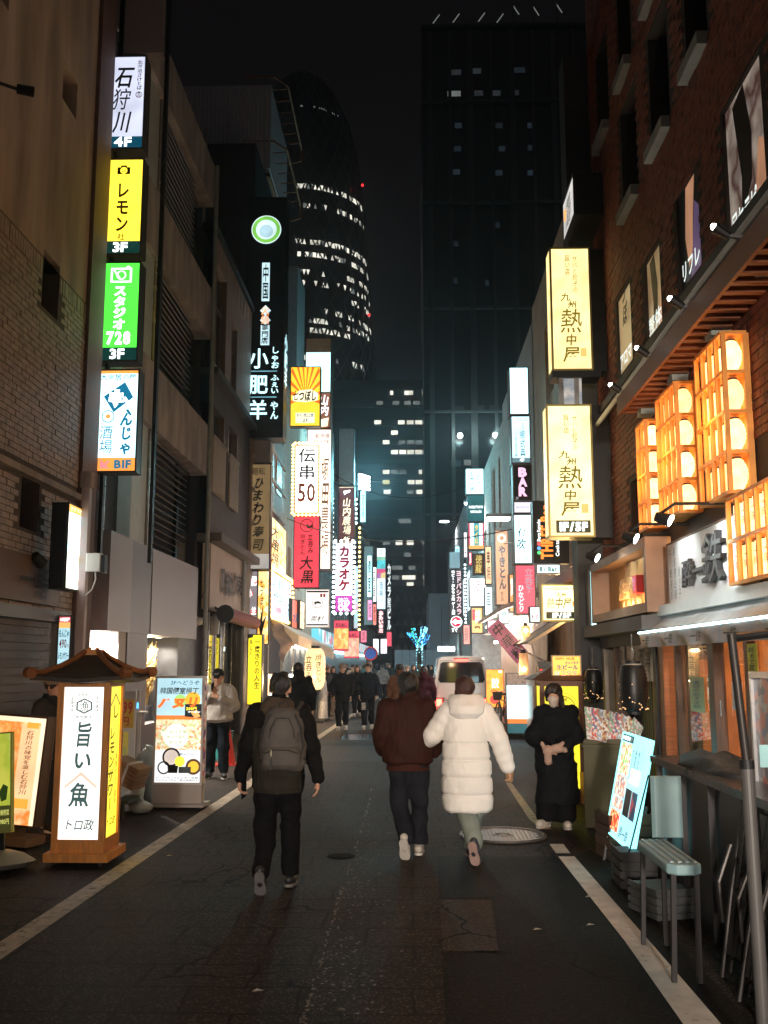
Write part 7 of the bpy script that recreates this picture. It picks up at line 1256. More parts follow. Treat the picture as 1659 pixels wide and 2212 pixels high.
def folded_chair(loc, rz, lean, label):
    t = thing('folded_chair', label, 'chair', loc, rz); t.rotation_euler = (math.radians(lean), 0, rz); m = M('chair_tube', (.055,.05,.05), .4, .5); wv = M('woven_black', (.03,.028,.028), .6, var=.4, bump=.8, bscale=60)
    for s in (-1,1): obj('side_frame', B().tube([(s*.22,0,0),(s*.22,0,.5),(s*.2,.01,.98),(s*.15,.01,1.02),(0,.01,1.02)],.013), m, t); obj('leg', B().tube([(s*.19,.03,.04),(s*.19,.035,.8)],.012), m, t); obj('armrest', B().tube([(s*.23,-.03,.3),(s*.23,-.08,.52),(s*.23,-.03,.74)],.013), m, t)
    for z0, z1 in ((.14,.46),(.58,.98)):
        for k in range(7): obj('strap', B().box(-.19+.055*k,-.15+.055*k,-.006+.004*(k % 2),.004+.004*(k % 2),z0,z1), wv, t)
    obj('cross_bar', B().beam((-.2,.02,.1),(.2,.02,.5),.018).beam((-.2,.02,.5),(.2,.02,.1),.018), m, t)
for k, (x, y, r, l) in enumerate(((1.83,5.92,78,-10),(1.77,5.5,84,-12),(1.8,5.05,72,-9))): folded_chair((x,y,0), math.radians(-r), l, 'dark folded chair with woven straps leaning on the counter, '+('farthest of three','middle of three','nearest the steel post')[k])
t = thing('steel_post', 'grey steel post with a dark upper half at the right edge', 'post', (1.545, 4.72, 0)); z_ = 1.8-(1645-1430)*4.72/2150; obj('lower_tube', B().cyl((0,0,0),(-.015,0,z_),.03,.03,18), M('post_grey', (.11,.105,.105), .5, .2, var=.1), t); obj('upper_tube', B().cyl((-.015,0,z_),(-.05,.02,1.93),.02,.02,18), M('post_dark', (.03,.025,.024), .5, .3), t); obj('collar', B().cyl((-.015,0,z_-.01),(-.016,0,z_+.03),.034,.034,18), DARK, t); obj('rail', B().tube([(-.05,.02,1.91),(.3,.3,1.95),(.7,.5,1.99)],.02), DARK, t); obj('tag', B().box(.03,.09,-.045,-.04,z_+.0,z_+.1), M('tag_teal', (.3,.55,.58), .5), t)
t = thing('shop_shelf', 'grey shelf with a green crate and papers behind the steel post', 'shelf', (2.12, 5.4, 0)); obj('shelf_board', B().box(-.15,.4,-.6,.5,.78,.8).box(-.15,.4,-.6,.5,.35,.37), M('leg_grey', None), t); obj('side', B().box(-.15,-.12,-.6,.5,0,.95), M('shelf_dark', (.07,.065,.065), .5), t); obj('notice', B().box(-.157,-.151,-.2,.2,.4,.75), M('notice_grey', (.2,.24,.24), .6, var=.2, scale=8), t); b = B(); text(b, 'メニュー', -.3, .1, -.22, .7, 0, 'v', 0, 1); c = obj('lettering', b, WHITE, t); c.location = (-.16,0,.05); c.rotation_euler = (0,0,-pi/2)
t = thing('green_crate', 'green plastic crate on the shelf behind the steel post', 'crate', (2.25, 5.5, .8)); obj('body', B().box(-.15,.15,-.25,.25,0,.22), M('crate_green', (.015,.09,.03), .5), t)
for k in range(4): obj('rib', B().box(-.16,-.15,-.22+k*.13,-.2+k*.13,0,.22), M('crate_green', None), t)

for k, (p, q, sag, lab) in enumerate(((U(620,1120,30),U(1120,1140,22),.5,'thin overhead cable crossing the street from the red sign to the pale strip sign'),(U(1040,1165,30),U(1182,1132,19),.25,'thin cable running to the lower cream sign'),(U(480,1140,24),U(436,1290,21.5),.12,'black cable hanging beside the beige name board'),(U(700,1010,40),U(1010,1050,36),.8,'thin overhead cable between the far sign towers'))):
    b = B(); b.tube([Vector(p).lerp(q, i/12)-Vector((0,0,4*sag*(i/12)*(1-i/12))) for i in range(13)], .014, 5); tag(obj('overhead_cable', b, BKS), lab, 'cable')

# lit signs made up to thicken the glow at the far ends of both rows
for k, (x0, y0, x1, y1, Y, c_, s_, tx, lab) in enumerate(((778,1060,790,1128,50,(.4,.9,1),2.2,'酒場','cyan lit far sign just right of the floodlight bars'),(779,1362,792,1388,52,(1,.2,.3),1.2,'居酒屋','rosy far sign low beside the warm bulb string'),(793,1200,803,1290,64,(.5,.95,1),2.0,'個室','tall ice blue far sign left of the slim sign tower'),(794,1296,804,1340,64,(1,.35,.6),1.4,'麺','pink far sign beneath the tall ice blue one'),(805,1225,813,1300,75,(.9,.95,.9),2.0,'薬局','white far sign touching the slim sign tower'),(806,1305,813,1350,75,(1,.25,.2),1.4,'寿司','scarlet far sign touching the black book sign'),
    (1048,1180,1062,1262,30,(1,.6,.35),1.3,'串焼','apricot sign left of the brown pig sign'),(1047,1268,1064,1330,29,(.7,.95,1),2.0,'鳥','pale blue sign below the apricot sign'),(1002,1150,1009,1204,44,(1,.9,.95),2.0,'空','narrow white sign left of the red striped sign'),(1001,1350,1015,1392,40,(1,.35,.3),1.2,'鍋','coral sign at the foot of the bulb string on the right'),(1053,1340,1070,1368,27,(1,.5,.6),1.1,'酒','pink sign close to the top of the diagonal banner'),(983,1180,993,1224,48,(.45,.9,1),1.8,'眼鏡','cyan sign above the black arrow sign'))):
    front('added_glow_sign', lab, (x0,y0,x1,y1), Y, [(0,1,E('crowd_lit_%d' % k, c_, s_, .2, .8))], [(tx,.15,.1,.85,.9,M('grey_print',None),'v',.02)], dep=.35, fr=.015)
for k, (x, y, w_, h_, col, lab) in enumerate(((1.86,8.55,.2,.3,'crate_blackish','low dark crate behind the lit menu board legs'),(2.0,9.7,.24,.42,'crate_brownish','brown crate below the magazine rack'),(1.8,7.6,.16,.22,'crate_greyish','small grey crate under the end of the counter'))):
    t = thing('crate', lab, 'crate', (x, y, 0), .15*k); m = M(col, ((.02,.02,.022),(.09,.05,.03),(.07,.075,.08))[k], .6, var=.3)
    for q in range(4): obj('slat', B().box(-w_,w_,-.2,-.185,q*h_/4+.01,(q+1)*h_/4-.01).box(-w_,-w_+.015,-.18,.2,q*h_/4+.01,(q+1)*h_/4-.01), m, t)
    obj('bin', B().box(-w_+.02,w_,-.18,.2,0,h_*.9), m, t)
for k, (pts, lab) in enumerate((([(1.9,8.3,.9),(1.75,8.4,.3),(1.7,8.8,.01),(1.85,9.3,.01),(2.0,9.9,.02)],'black power cord trailing from the lit menu board'),([(-2.75,9.3,.06),(-3.1,9.9,.01),(-3.6,10.2,.012),(-4.3,10.4,.02),(-4.48,10.6,.3)],'black power cord running from the lantern sign to the wall'))):
    b = B(); P = [Vector(p) for p in pts]; c = []
    for i in range(len(P)-1): c += [P[i].lerp(P[i+1], q/5) for q in range(5)]
    tag(obj('power_cord', b.tube(c+[P[-1]], .007, 5), BKS), lab, 'cord')
# ------------------------------------------------------------------ people: smooth bodies and clothes grown from a distance field
class Field:
    def __init__(s, lo, hi, h):
        s.h = h; s.o = np.array(lo, float); n = np.ceil((np.array(hi)-s.o)/h).astype(int)+1; s.n = n
        s.f = np.full(n, .3, np.float32); s.ax = [s.o[i]+h*np.arange(n[i]) for i in range(3)]
    def block(s, lo, hi):
        sl = []
        for i in range(3):
            a = max(0, int((lo[i]-s.o[i])/s.h)); b = min(s.n[i], int((hi[i]-s.o[i])/s.h)+2)
            if b <= a: return None, None
            sl.append(slice(a, b))
        X, Y, Z = np.meshgrid(*[s.ax[i][sl[i]] for i in range(3)], indexing='ij', sparse=True); return tuple(sl), (X, Y, Z)
    def mix(s, sl, d, k, cut=False):
        f = s.f[sl]; d = d.astype(np.float32)
        if cut: s.f[sl] = np.maximum(f, -d); return
        h = np.clip(.5+.5*(f-d)/k, 0, 1); s.f[sl] = f*(1-h)+d*h-k*h*(1-h)
    def cone(s, a, b, ra, rb, k=.02, flat=None, cut=False):
        """a tapered limb; flat = (axis, factor) squeezes it along one axis"""
        a, b = np.array(a, float), np.array(b, float); m = max(ra, rb)+k+.03
        sl, G = s.block(np.minimum(a, b)-m, np.maximum(a, b)+m)
        if sl is None: return s
        ab = b-a; L2 = ab.dot(ab)+1e-12; p = [G[i]-a[i] for i in range(3)]
        t = np.clip((p[0]*ab[0]+p[1]*ab[1]+p[2]*ab[2])/L2, 0, 1); q = [p[i]-t*ab[i] for i in range(3)]
        if flat: q[flat[0]] = q[flat[0]]/flat[1]
        s.mix(sl, np.sqrt(q[0]**2+q[1]**2+q[2]**2)-(ra+(rb-ra)*t), k, cut); return s
    def ell(s, c, r, k=.02, cut=False, rx=0.0):
        c = np.array(c, float); r = np.array(r, float); m = r.max()+k+.03
        sl, G = s.block(c-m, c+m)
        if sl is None: return s
        p = [G[i]-c[i] for i in range(3)]
        if rx: cs, sn = math.cos(rx), math.sin(rx); p = [p[0], p[1]*cs+p[2]*sn, p[2]*cs-p[1]*sn]
        q = np.sqrt(sum((p[i]/r[i])**2 for i in range(3))); s.mix(sl, (q-1)*r.min(), k, cut); return s
    def loft(s, rows, k=.02, pw=2.0, cut=False):
        """stacked rings (z, cx, cy, rx, ry)"""
        R = np.array(rows, float); R = R[np.argsort(R[:,0])]; m = .05+k
        lo = [(R[:,1]-R[:,3]).min()-m, (R[:,2]-R[:,4]).min()-m, R[0,0]-m]; hi = [(R[:,1]+R[:,3]).max()+m, (R[:,2]+R[:,4]).max()+m, R[-1,0]+m]
        sl, G = s.block(lo, hi)
        if sl is None: return s
        z = G[2]; I = [np.interp(z, R[:,0], R[:,i]) for i in range(1, 5)]
        q = (np.abs((G[0]-I[0])/I[2])**pw+np.abs((G[1]-I[1])/I[3])**pw)**(1/pw); d = (q-1)*np.minimum(I[2], I[3])
        s.mix(sl, np.maximum(d, np.maximum(R[0,0]-z, z-R[-1,0])), k, cut); return s
    def wrinkle(s, amp, sc, seed=0, zs=1.0):
        r = np.random.RandomState(seed); X, Y, Z = np.meshgrid(*s.ax, indexing='ij', sparse=True); w = 0
        for i in range(7):
            d = r.normal(size=3); d /= np.linalg.norm(d); d[2] *= zs; f = sc*(.6+1.3*r.rand()); w = w+np.sin(f*(d[0]*X+d[1]*Y+d[2]*Z)+r.rand()*6.3+1.2*np.sin(f*.6*(d[1]*X-d[2]*Y+d[0]*Z)))
        v = 0
        for i in range(5):
            d = r.normal(size=3); d /= np.linalg.norm(d); k_ = sc*2.6*(.7+.8*r.rand()); v = v+np.abs(np.sin(k_*(d[0]*X+d[1]*Y+.6*d[2]*Z)+r.rand()*6.3+1.6*np.sin(k_*.35*(d[1]*Z+d[2]*X))))
        near = np.abs(s.f) < .05; s.f += np.where(near, amp*(w/2.0+.32*(v-3.2)), 0).astype(np.float32); return s
    def mesh(s):
        f, h = s.f, s.h; nx, ny, nz = f.shape
        co = [(i, j, k) for i in (0,1) for j in (0,1) for k in (0,1)]
        ins = f < 0; cnt = np.zeros((nx-1, ny-1, nz-1), np.int8)
        for i, j, k in co: cnt += ins[i:nx-1+i, j:ny-1+j, k:nz-1+k]
        mask = (cnt > 0) & (cnt < 8); ix = np.argwhere(mask); idx = np.full(mask.shape, -1, np.int64); idx[mask] = np.arange(len(ix))
        V = np.stack([f[ix[:,0]+i, ix[:,1]+j, ix[:,2]+k] for i, j, k in co], 1); acc = np.zeros((len(ix), 3)); n = np.zeros(len(ix)); C = np.array(co, float)
        for a in range(8):
            for b in range(a+1, 8):
                if abs(C[a]-C[b]).sum() != 1: continue
                cr = (V[:,a] < 0) != (V[:,b] < 0); t = V[cr,a]/(V[cr,a]-V[cr,b]); acc[cr] += C[a]+t[:,None]*(C[b]-C[a]); n[cr] += 1
        P = (ix+acc/n[:,None])*h+s.o; F_ = []
        for ax in range(3):
            u, v = (ax+1) % 3, (ax+2) % 3; sl0 = [slice(None)]*3; sl1 = [slice(None)]*3; sl0[ax] = slice(0, -1); sl1[ax] = slice(1, None)
            A, Bb = ins[tuple(sl0)], ins[tuple(sl1)]; e = np.argwhere(A != Bb); e = e[(e[:,u] > 0) & (e[:,v] > 0) & (e[:,u] < f.shape[u]-1) & (e[:,v] < f.shape[v]-1)]
            fl = A[e[:,0], e[:,1], e[:,2]]; Q = []
            for du, dv in ((1,1),(0,1),(0,0),(1,0)): c = e.copy(); c[:,u] -= du; c[:,v] -= dv; Q.append(idx[c[:,0], c[:,1], c[:,2]])
            Q = np.stack(Q, 1); Q[~fl] = Q[~fl][:, ::-1]; F_.append(Q)
        return P, np.concatenate(F_)
def fobj(name, fld, mats, parent, split=None):
    P, Q = fld.mesh(); me = bpy.data.meshes.new(name); me.vertices.add(len(P)); me.vertices.foreach_set('co', P.astype(np.float32).ravel())
    me.loops.add(len(Q)*4); me.loops.foreach_set('vertex_index', Q.astype(np.int32).ravel()); me.polygons.add(len(Q)); me.polygons.foreach_set('loop_start', np.arange(0, len(Q)*4, 4, dtype=np.int32))
    me.polygons.foreach_set('use_smooth', np.ones(len(Q), bool)); me.update(calc_edges=True); me.validate()
    for m in (mats if isinstance(mats, (list, tuple)) else [mats]): me.materials.append(m)
    if split is not None: me.polygons.foreach_set('material_index', split(P[Q].mean(1)).astype(np.int32))
    o = bpy.data.objects.new(name, me); COL.objects.link(o); o.parent = parent; return o
SKIN = M('skin', (.55,.3,.2), .5, var=.08, scale=20); HAIRB = M('hair_black', (.012,.01,.01), .42, var=.3, scale=40, bump=.5, bscale=90, aniso=(3,3,.4)); HAIRR = M('hair_brown', (.055,.018,.014), .4, var=.3, scale=40, bump=.5, bscale=90, aniso=(3,3,.4))
V3 = lambda *a: np.array(a, float)
def hand(f, w, d, n, s, curl=.5, k=.006, sc=1.0):
    """palm, four fingers and a thumb: w wrist, d along, n towards the palm, s towards the thumb"""
    w, d, n, s = V3(*w), V3(*d), V3(*n), V3(*s); d /= np.linalg.norm(d); n -= d*n.dot(d); n /= np.linalg.norm(n); s -= d*s.dot(d)+n*s.dot(n); s /= np.linalg.norm(s)
    for o in (-.026,-.009,.009,.026): f.cone(w+s*o*.6*sc, w+d*.085*sc+s*o*sc, .016*sc, .013*sc, .014)
    for i, (o, L) in enumerate(((.027,.072),(.009,.08),(-.009,.074),(-.026,.058))):
        p = w+d*.088*sc+s*o*sc; a = .15+curl*.45; 
        for q, fr in enumerate((.45,.32,.23)):
            e = p+(d*math.cos(a)+n*math.sin(a))*L*fr*sc; f.cone(p, e, (.0092-.001*q)*sc, (.0086-.001*q)*sc, k); p = e; a += curl*.75
    p = w+d*.028*sc+s*.026*sc; e = p+(d*.72+s*.62+n*.25)*.045*sc; f.cone(p, e, .013*sc, .0105*sc, .01); g = e+(d*.85+s*.15+n*.5)*.034*sc; f.cone(e, g, .0105*sc, .0085*sc, k)
def head(f, c, look=(0,-1,0), r=1.0, tilt=0.0, face=True):
    """cranium, jaw, nose, brow and ears; look is the facing direction in plan, tilt bows it"""
    c = V3(*c); l = V3(*look); l /= np.linalg.norm(l); sd = V3(-l[1], l[0], 0); up = V3(0,0,1); lt = l*math.cos(tilt)-up*math.sin(tilt); ut = up*math.cos(tilt)+l*math.sin(tilt)
    at = lambda a, b, z: c+lt*a*r+sd*b*r+ut*z*r
    f.ell(at(-.012,0,.03), (.078*r,.092*r,.09*r), .02); f.cone(at(.02,0,-.01), at(.04,0,-.078), .066*r, .04*r, .03); f.cone(at(-.02,0,-.02), at(.02,0,-.06), .07*r, .05*r, .03)
    for q in (-1,1): f.cone(at(-.012,q*.077,.012), at(-.018,q*.083,-.028), .017*r, .011*r, .008); f.cone(at(.07,q*.03,.028), at(.064,q*.045,.03), .012*r, .01*r, .014); f.cone(at(.06,q*.036,-.025), at(.05,q*.05,-.02), .02*r, .014*r, .02)
    f.cone(at(.082,0,.012), at(.1,0,-.022), .009*r, .014*r, .01); f.cone(at(.082,-.016,-.052), at(.082,.016,-.052), .009*r, .009*r, .008); f.cone(at(.075,0,-.085), at(.07,0,-.09), .02*r, .02*r, .02)
    return at
def eyes(parent, at, mask=False):
    b = B()
    for q in (-1,1): p = at(.076, q*.032, .006); b.ball(tuple(p), .0095, 8, 6)
    obj('eye', b, M('eye_dark', (.03,.02,.015), .2, var=0), parent); b = B()
    for q in (-1,1): b.beam(tuple(at(.083,q*.018,.026)), tuple(at(.07,q*.05,.028)), .006, .005)
    obj('eyebrow', b, HAIRB, parent); b = B(); b.beam(tuple(at(.093,-.02,-.052)), tuple(at(.093,.02,-.052)), .004, .003)
    if not mask: obj('mouth', b, M('lip', (.3,.09,.07), .5, var=0), parent)
def shoe(name, an, to, m, sole, parent, sc=1.0):
    """an: ankle, to: toe point; a shoe with its sole"""
    an, to = V3(*an), V3(*to); d = to-an; L = np.linalg.norm(d); d /= L; up = V3(0,0,1)-d*d[2]; up /= np.linalg.norm(up); heel = an-d*.045*sc-up*.035*sc
    lo = np.minimum(np.minimum(an, to), heel)-.1; hi = np.maximum(np.maximum(an, to), heel)+.12; f = Field(lo, hi, .008)
    f.cone(an+up*.035, an+up*.0, .036*sc, .038*sc, .02); f.cone(heel+up*.005, to-up*.0, .036*sc, .034*sc, .02); f.cone(an-up*.03+d*.05, to-d*.03, .045*sc, .04*sc, .02)
    o = fobj(name, f, m, parent); b = B(); a, e = heel-up*.03*sc-d*.012, to-up*.028*sc+d*.022; sd = np.cross(d, up); pts = []
    for t in (0,.03,.1,.2,.35,.5,.62,.75,.86,.94,.985,1): pts.append((a+(e-a)*t, float(np.interp(t, (0,.03,.1,.2,.4,.7,.86,.94,.985,1), (.012,.024,.035,.039,.035,.047,.044,.034,.018,.006)))*sc))
    ring_ = [tuple(p+sd*w_) for p, w_ in pts]+[tuple(p-sd*w_) for p, w_ in pts[::-1]]; b.prism(ring_, tuple(-up*.022)); obj('sole', b, sole, o); return o
WHT = M('sneaker_white', (.55,.5,.45), .6, var=.1); SOLW = M('sole_white', (.6,.56,.5), .6, var=.1); SHB = M('shoe_black', (.02,.02,.022), .5, var=.1); SOLB = M('sole_grey', (.16,.15,.15), .7)
def legs(f, hip, knees, ankles, r, k=.03):
    for s in (0, 1):
        x = -1 if s == 0 else 1; f.cone((hip[0]+x*.085, hip[1], hip[2]), knees[s], r[0], r[1], k); f.cone(knees[s], ankles[s], r[1], r[2], .02)
# --- man with the backpack, walking away (facing +y in his own space after turning)
def backpack_man():
    c = UG(598, 1922); t = thing('person', 'man with a grey backpack walking away, phone in his hand', 'person', (c.x, c.y, 0)); S = 1.0
    f = Field((-.42,-.4,.05), (.42,.42,1.75), .0062)
    f.loft([(.88,0,0,.14,.1),(1.1,0,0,.13,.09),(1.35,0,0,.16,.1),(1.43,0,0,.1,.07)], .03)
    AL, WL, AR, WR = (-.265,-.03,1.12), (-.315,.02,.87), (.265,-.02,1.12), (.315,.02,.87)
    for s, e, w_ in ((-1,AL,WL),(1,AR,WR)): f.cone((s*.18,0,1.39), e, .045, .036, .03); f.cone(e, w_, .036, .026, .02)
    f.cone((0,0,1.38), (0,.02,1.5), .058, .052, .03)
    kn = ((-.1,.03,.5),(.1,.06,.5)); an = ((-.1,-.2,.2),(.09,.1,.1)); legs(f, (0,0,.88), kn, an, (.075,.05,.038))
    at = head(f, (0,.03,1.585), (.06,1,0))
    hand(f, WL, (-.02,.02,-1), (1,0,0), (.1,1,0), .85); hand(f, WR, (.05,.03,-1), (-1,0,0), (-.1,1,0), .5); fobj('body', f, SKIN, t)
    f = Field((-.16,-.14,1.5), (.16,.2,1.75), .0065); f.ell(at(-.02,0,.034), (.091,.103,.096), .02); f.cone(at(-.055,0,.0), at(-.06,0,-.045), .066, .05, .02); f.cone((-.03,-.02,1.68), (.03,.03,1.69), .03, .03, .03); f.ell(at(.085,0,-.03), (.06,.06,.08), .02, True); f.wrinkle(.0035, 70, 3, .4); fobj('hair', f, HAIRB, t)
    JB = M('jacket_black', (.008,.0075,.008), .75, var=.2, scale=10, spec=.1); JG = M('jacket_olive', (.026,.023,.018), .75, var=.15, scale=8, bump=.15, spec=.1)
    f = Field((-.48,-.3,.72), (.48,.3,1.58), .0085)
    f.loft([(.80,0,.0,.21,.155),(.9,0,0,.215,.155),(1.1,0,0,.205,.145),(1.28,0,0,.21,.14),(1.38,0,0,.2,.115),(1.44,0,.0,.12,.09),(1.47,0,.01,.085,.08)], .03, 2.3)
    for s, e, w_ in ((-1,AL,WL),(1,AR,WR)): f.cone((s*.185,0,1.385), e, .082, .07, .05); f.cone(e, w_, .07, .05, .03); f.cone(np.array(w_)+V3(0,0,.035), np.array(w_)+V3(0,0,-.005), .053, .047, .01)
    f.loft([(.76,0,0,.2,.148),(.805,0,0,.204,.15)], .01, 2.3); f.cone((0,-.03,1.44), (0,-.04,1.5), .07, .065, .03); f.ell((0,.02,1.56), (.06,.06,.06), .01, True); f.wrinkle(.006, 22, 5)
    fobj('jacket', f, [JB, JG], t, lambda C: ((C[:,2] < 1.27) & (np.abs(C[:,0]) < .195)))
    f = Field((-.2,-.24,1.33), (.2,.06,1.56), .008); f.loft([(1.36,0,-.1,.1,.05),(1.42,0,-.105,.15,.06),(1.47,0,-.085,.13,.06),(1.51,0,-.06,.09,.05)], .03); f.wrinkle(.005, 30, 8); fobj('hood', f, M('hood_olive', (.07,.05,.035), .8, var=.15, spec=.1), t)
    b = B().lathe([(.066,1.475),(.072,1.5),(.071,1.525),(.066,1.53)], 22, (0,.012,0)); obj('collar', b, M('shirt_white', (.5,.47,.42), .7), t, True)
    f = Field((-.3,-.38,.1), (.3,.3,1.0), .0085); f.loft([(.84,0,0,.185,.135),(.92,0,0,.185,.135)], .03); legs(f, (0,0,.86), kn, ((-.1,-.2,.18),(.09,.1,.09)), (.115,.085,.072)); f.wrinkle(.007, 20, 2); fobj('trousers', f, M('trousers_black', (.007,.0065,.008), .85, var=.2, spec=.1), t)
    shoe('shoe', (-.1,-.215,.17), (-.1,-.16,.035), SHB, SOLB, t); shoe('shoe', (.09,.1,.085), (.1,.27,.045), SHB, SOLB, t)
    z = .83; p = thing('phone', 'dark smartphone held in the left hand of the backpack man', 'phone', (c.x-.315+.025, c.y+.05, .775)); p.rotation_euler = (math.radians(8), math.radians(-14), math.radians(70)); obj('case', B().cbox(-.037,.037,-.005,.005,-.075,.07,.003), M('phone_black', (.01,.01,.012), .25), p); obj('screen', B().box(-.034,.034,-.0065,-.0055,-.07,.066), GLASS, p)
    # backpack: hangs on him, a thing of its own
    p = thing('backpack', 'grey backpack with a front pocket and pale zip pulls on the walking man', 'backpack', (c.x+.055, c.y-.15, .95)); BG = M('pack_grey', (.085,.073,.065), .75, var=.2, scale=10, bump=.25, bscale=120); BGD = M('pack_dark', (.03,.027,.026), .7, var=.2)
    f = Field((-.26,-.26,-.1), (.26,.16,.56), .0075); f.loft([(-.0,0,-.02,.15,.07),(.04,0,-.03,.168,.1),(.16,0,-.03,.172,.105),(.3,0,-.02,.165,.098),(.4,0,-.01,.15,.085),(.46,0,.0,.12,.07),(.49,0,.01,.08,.05)], .02, 2.7); f.wrinkle(.004, 26, 4); fobj('bag', f, BG, p)
    f = Field((-.2,-.26,-.05), (.2,.02,.3), .007); f.loft([(.015,0,-.09,.135,.055),(.05,0,-.095,.15,.075),(.13,0,-.09,.15,.075),(.185,0,-.085,.135,.06)], .015, 2.8); fobj('front_pocket', f, BG, p)
    f = Field((-.16,-.24,.18), (.16,.02,.46), .007); f.loft([(.22,0,-.07,.1,.055),(.3,0,-.075,.1,.06),(.38,0,-.06,.075,.05),(.41,0,-.05,.05,.04)], .015, 2.4); fobj('upper_pocket', f, M('pack_grey2', (.105,.09,.08), .75, var=.2, bump=.2, bscale=120), p)
    for s in (-1,1): obj('strap', B().tube([(s*.14,-.11,.06),(s*.17,-.1,.2),(s*.15,-.1,.33),(s*.1,-.09,.44)], .011, 6), BGD, p); obj('shoulder_strap', B().tube([(s*.1,.0,.46),(s*.13,.1,.52),(s*.15,.24,.44),(s*.16,.3,.25)], .02, 8), BGD, p); obj('side_strap', B().tube([(s*.165,-.07,.1),(s*.18,.02,.06)], .012, 6), BGD, p)
    obj('zip', B().tube([(-.13,-.155,.14),(-.06,-.172,.168),(.06,-.172,.168),(.13,-.155,.14)], .005, 5).tube([(-.1,-.12,.25),(-.09,-.125,.33),(-.05,-.115,.41),(.05,-.115,.41),(.09,-.125,.33),(.1,-.12,.25)], .006, 5), BGD, p); obj('handle', B().tube([(-.04,.0,.49),(-.03,-.01,.53),(.03,-.01,.53),(.04,.0,.49)], .009, 6), BGD, p); obj('zip_pull', B().box(-.076,-.07,-.185,-.178,.12,.165), M('zip_pale', (.55,.5,.35), .4), p); obj('zip_pull', B().box(-.082,-.066,-.182,-.174,.02,.1), BGD, p)
backpack_man()
# --- man in the brown jacket
def brown_man():
    c = UG(882, 1850); t = thing('person', 'man in a brown blouson and dark jeans walking away beside the white coat', 'person', (c.x, c.y, 0))
    f = Field((-.42,-.4,.05), (.42,.42,1.78), .0062); f.loft([(.88,0,0,.14,.1),(1.1,0,0,.13,.09),(1.35,0,0,.16,.1),(1.43,0,0,.1,.07)], .03)
    AL, WL, AR, WR = (-.25,-.01,1.13), (-.25,.12,.95), (.25,-.03,1.12), (.24,.1,.95)
    for s, e, w_ in ((-1,AL,WL),(1,AR,WR)): f.cone((s*.18,0,1.39), e, .045, .036, .03); f.cone(e, w_, .036, .026, .02)
    f.cone((0,0,1.38), (0,.02,1.5), .055, .05, .03); kn = ((-.08,.02,.5),(.1,.05,.5)); an = ((-.03,-.17,.22),(.1,.1,.1)); legs(f, (0,0,.88), kn, an, (.075,.05,.038))
    at = head(f, (.01,.03,1.585), (.62,1,0)); hand(f, WL, (.2,.6,-.8), (1,0,0), (0,1,.4), .6); hand(f, WR, (-.2,.6,-.8), (-1,0,0), (0,1,.4), .6); fobj('body', f, SKIN, t)
    f = Field((-.18,-.16,1.46), (.2,.2,1.74), .0065); f.ell(at(-.02,0,.03), (.1,.112,.1), .02); f.cone(at(-.05,-.02,.0), at(-.045,0,-.06), .082, .07, .03); f.cone(at(-.0,.07,.0), at(-.01,.075,-.05), .035, .03, .02); f.cone(at(.0,-.06,.02), at(-.01,-.07,-.03), .035, .03, .02); f.ell(at(.085,0,-.035), (.066,.066,.075), .02, True); f.wrinkle(.004, 60, 6, .4); fobj('hair', f, HAIRB, t)
    g = obj('glasses', B().tube([tuple(at(.09,.05,.012)), tuple(at(.05,.083,.014)), tuple(at(-.01,.09,.014))], .003, 5).torus(tuple(at(.098,.032,.004)), .018, .003, 14, 5, 'y'), M('silver', (.7,.7,.72), .2, .9), t)
    BR = M('blouson_brown', (.036,.0125,.0095), .7, var=.22, scale=6, bump=.12, spec=.1)
    f = Field((-.46,-.3,.76), (.46,.34,1.56), .0085); f.loft([(.84,0,0,.19,.145),(.87,0,0,.235,.18),(.98,0,0,.24,.18),(1.15,0,0,.225,.165),(1.3,0,0,.215,.145),(1.38,0,0,.2,.12),(1.44,0,0,.125,.095),(1.475,0,.01,.085,.08)], .03, 2.2)
    for s, e, w_ in ((-1,AL,WL),(1,AR,WR)): f.cone((s*.185,0,1.38), e, .09, .085, .05); f.cone(e, w_, .085, .06, .03)
    f.wrinkle(.008, 18, 9, .6); fobj('blouson', f, BR, t); b = B().lathe([(.21,.79),(.205,.8),(.2,.855)], 30); b.v = [(x, y*.76, z) for x, y, z in b.v]; obj('hem_rib', b, M('rib_brown', (.05,.018,.013), .8, bump=.4, bscale=60, aniso=(6,6,.3), spec=.1), t, True); b = B().lathe([(.083,1.465),(.088,1.49),(.08,1.52),(.07,1.52)], 22, (0,.012,0)); obj('collar', b, BR, t, True)
    f = Field((-.3,-.36,.1), (.3,.3,1.0), .0085); f.loft([(.84,0,0,.18,.13),(.93,0,0,.18,.13)], .03); legs(f, (0,0,.86), kn, ((-.03,-.17,.2),(.1,.1,.1)), (.115,.09,.08)); f.wrinkle(.008, 18, 12); fobj('jeans', f, M('dark_denim', (.016,.017,.023), .85, var=.3, scale=4, spec=.1), t)
    shoe('sneaker', (-.03,-.19,.18), (-.02,-.13,.035), WHT, SOLW, t, 1.05); shoe('sneaker', (.1,.1,.08), (.11,.28,.045), WHT, SOLW, t, 1.05)
brown_man()
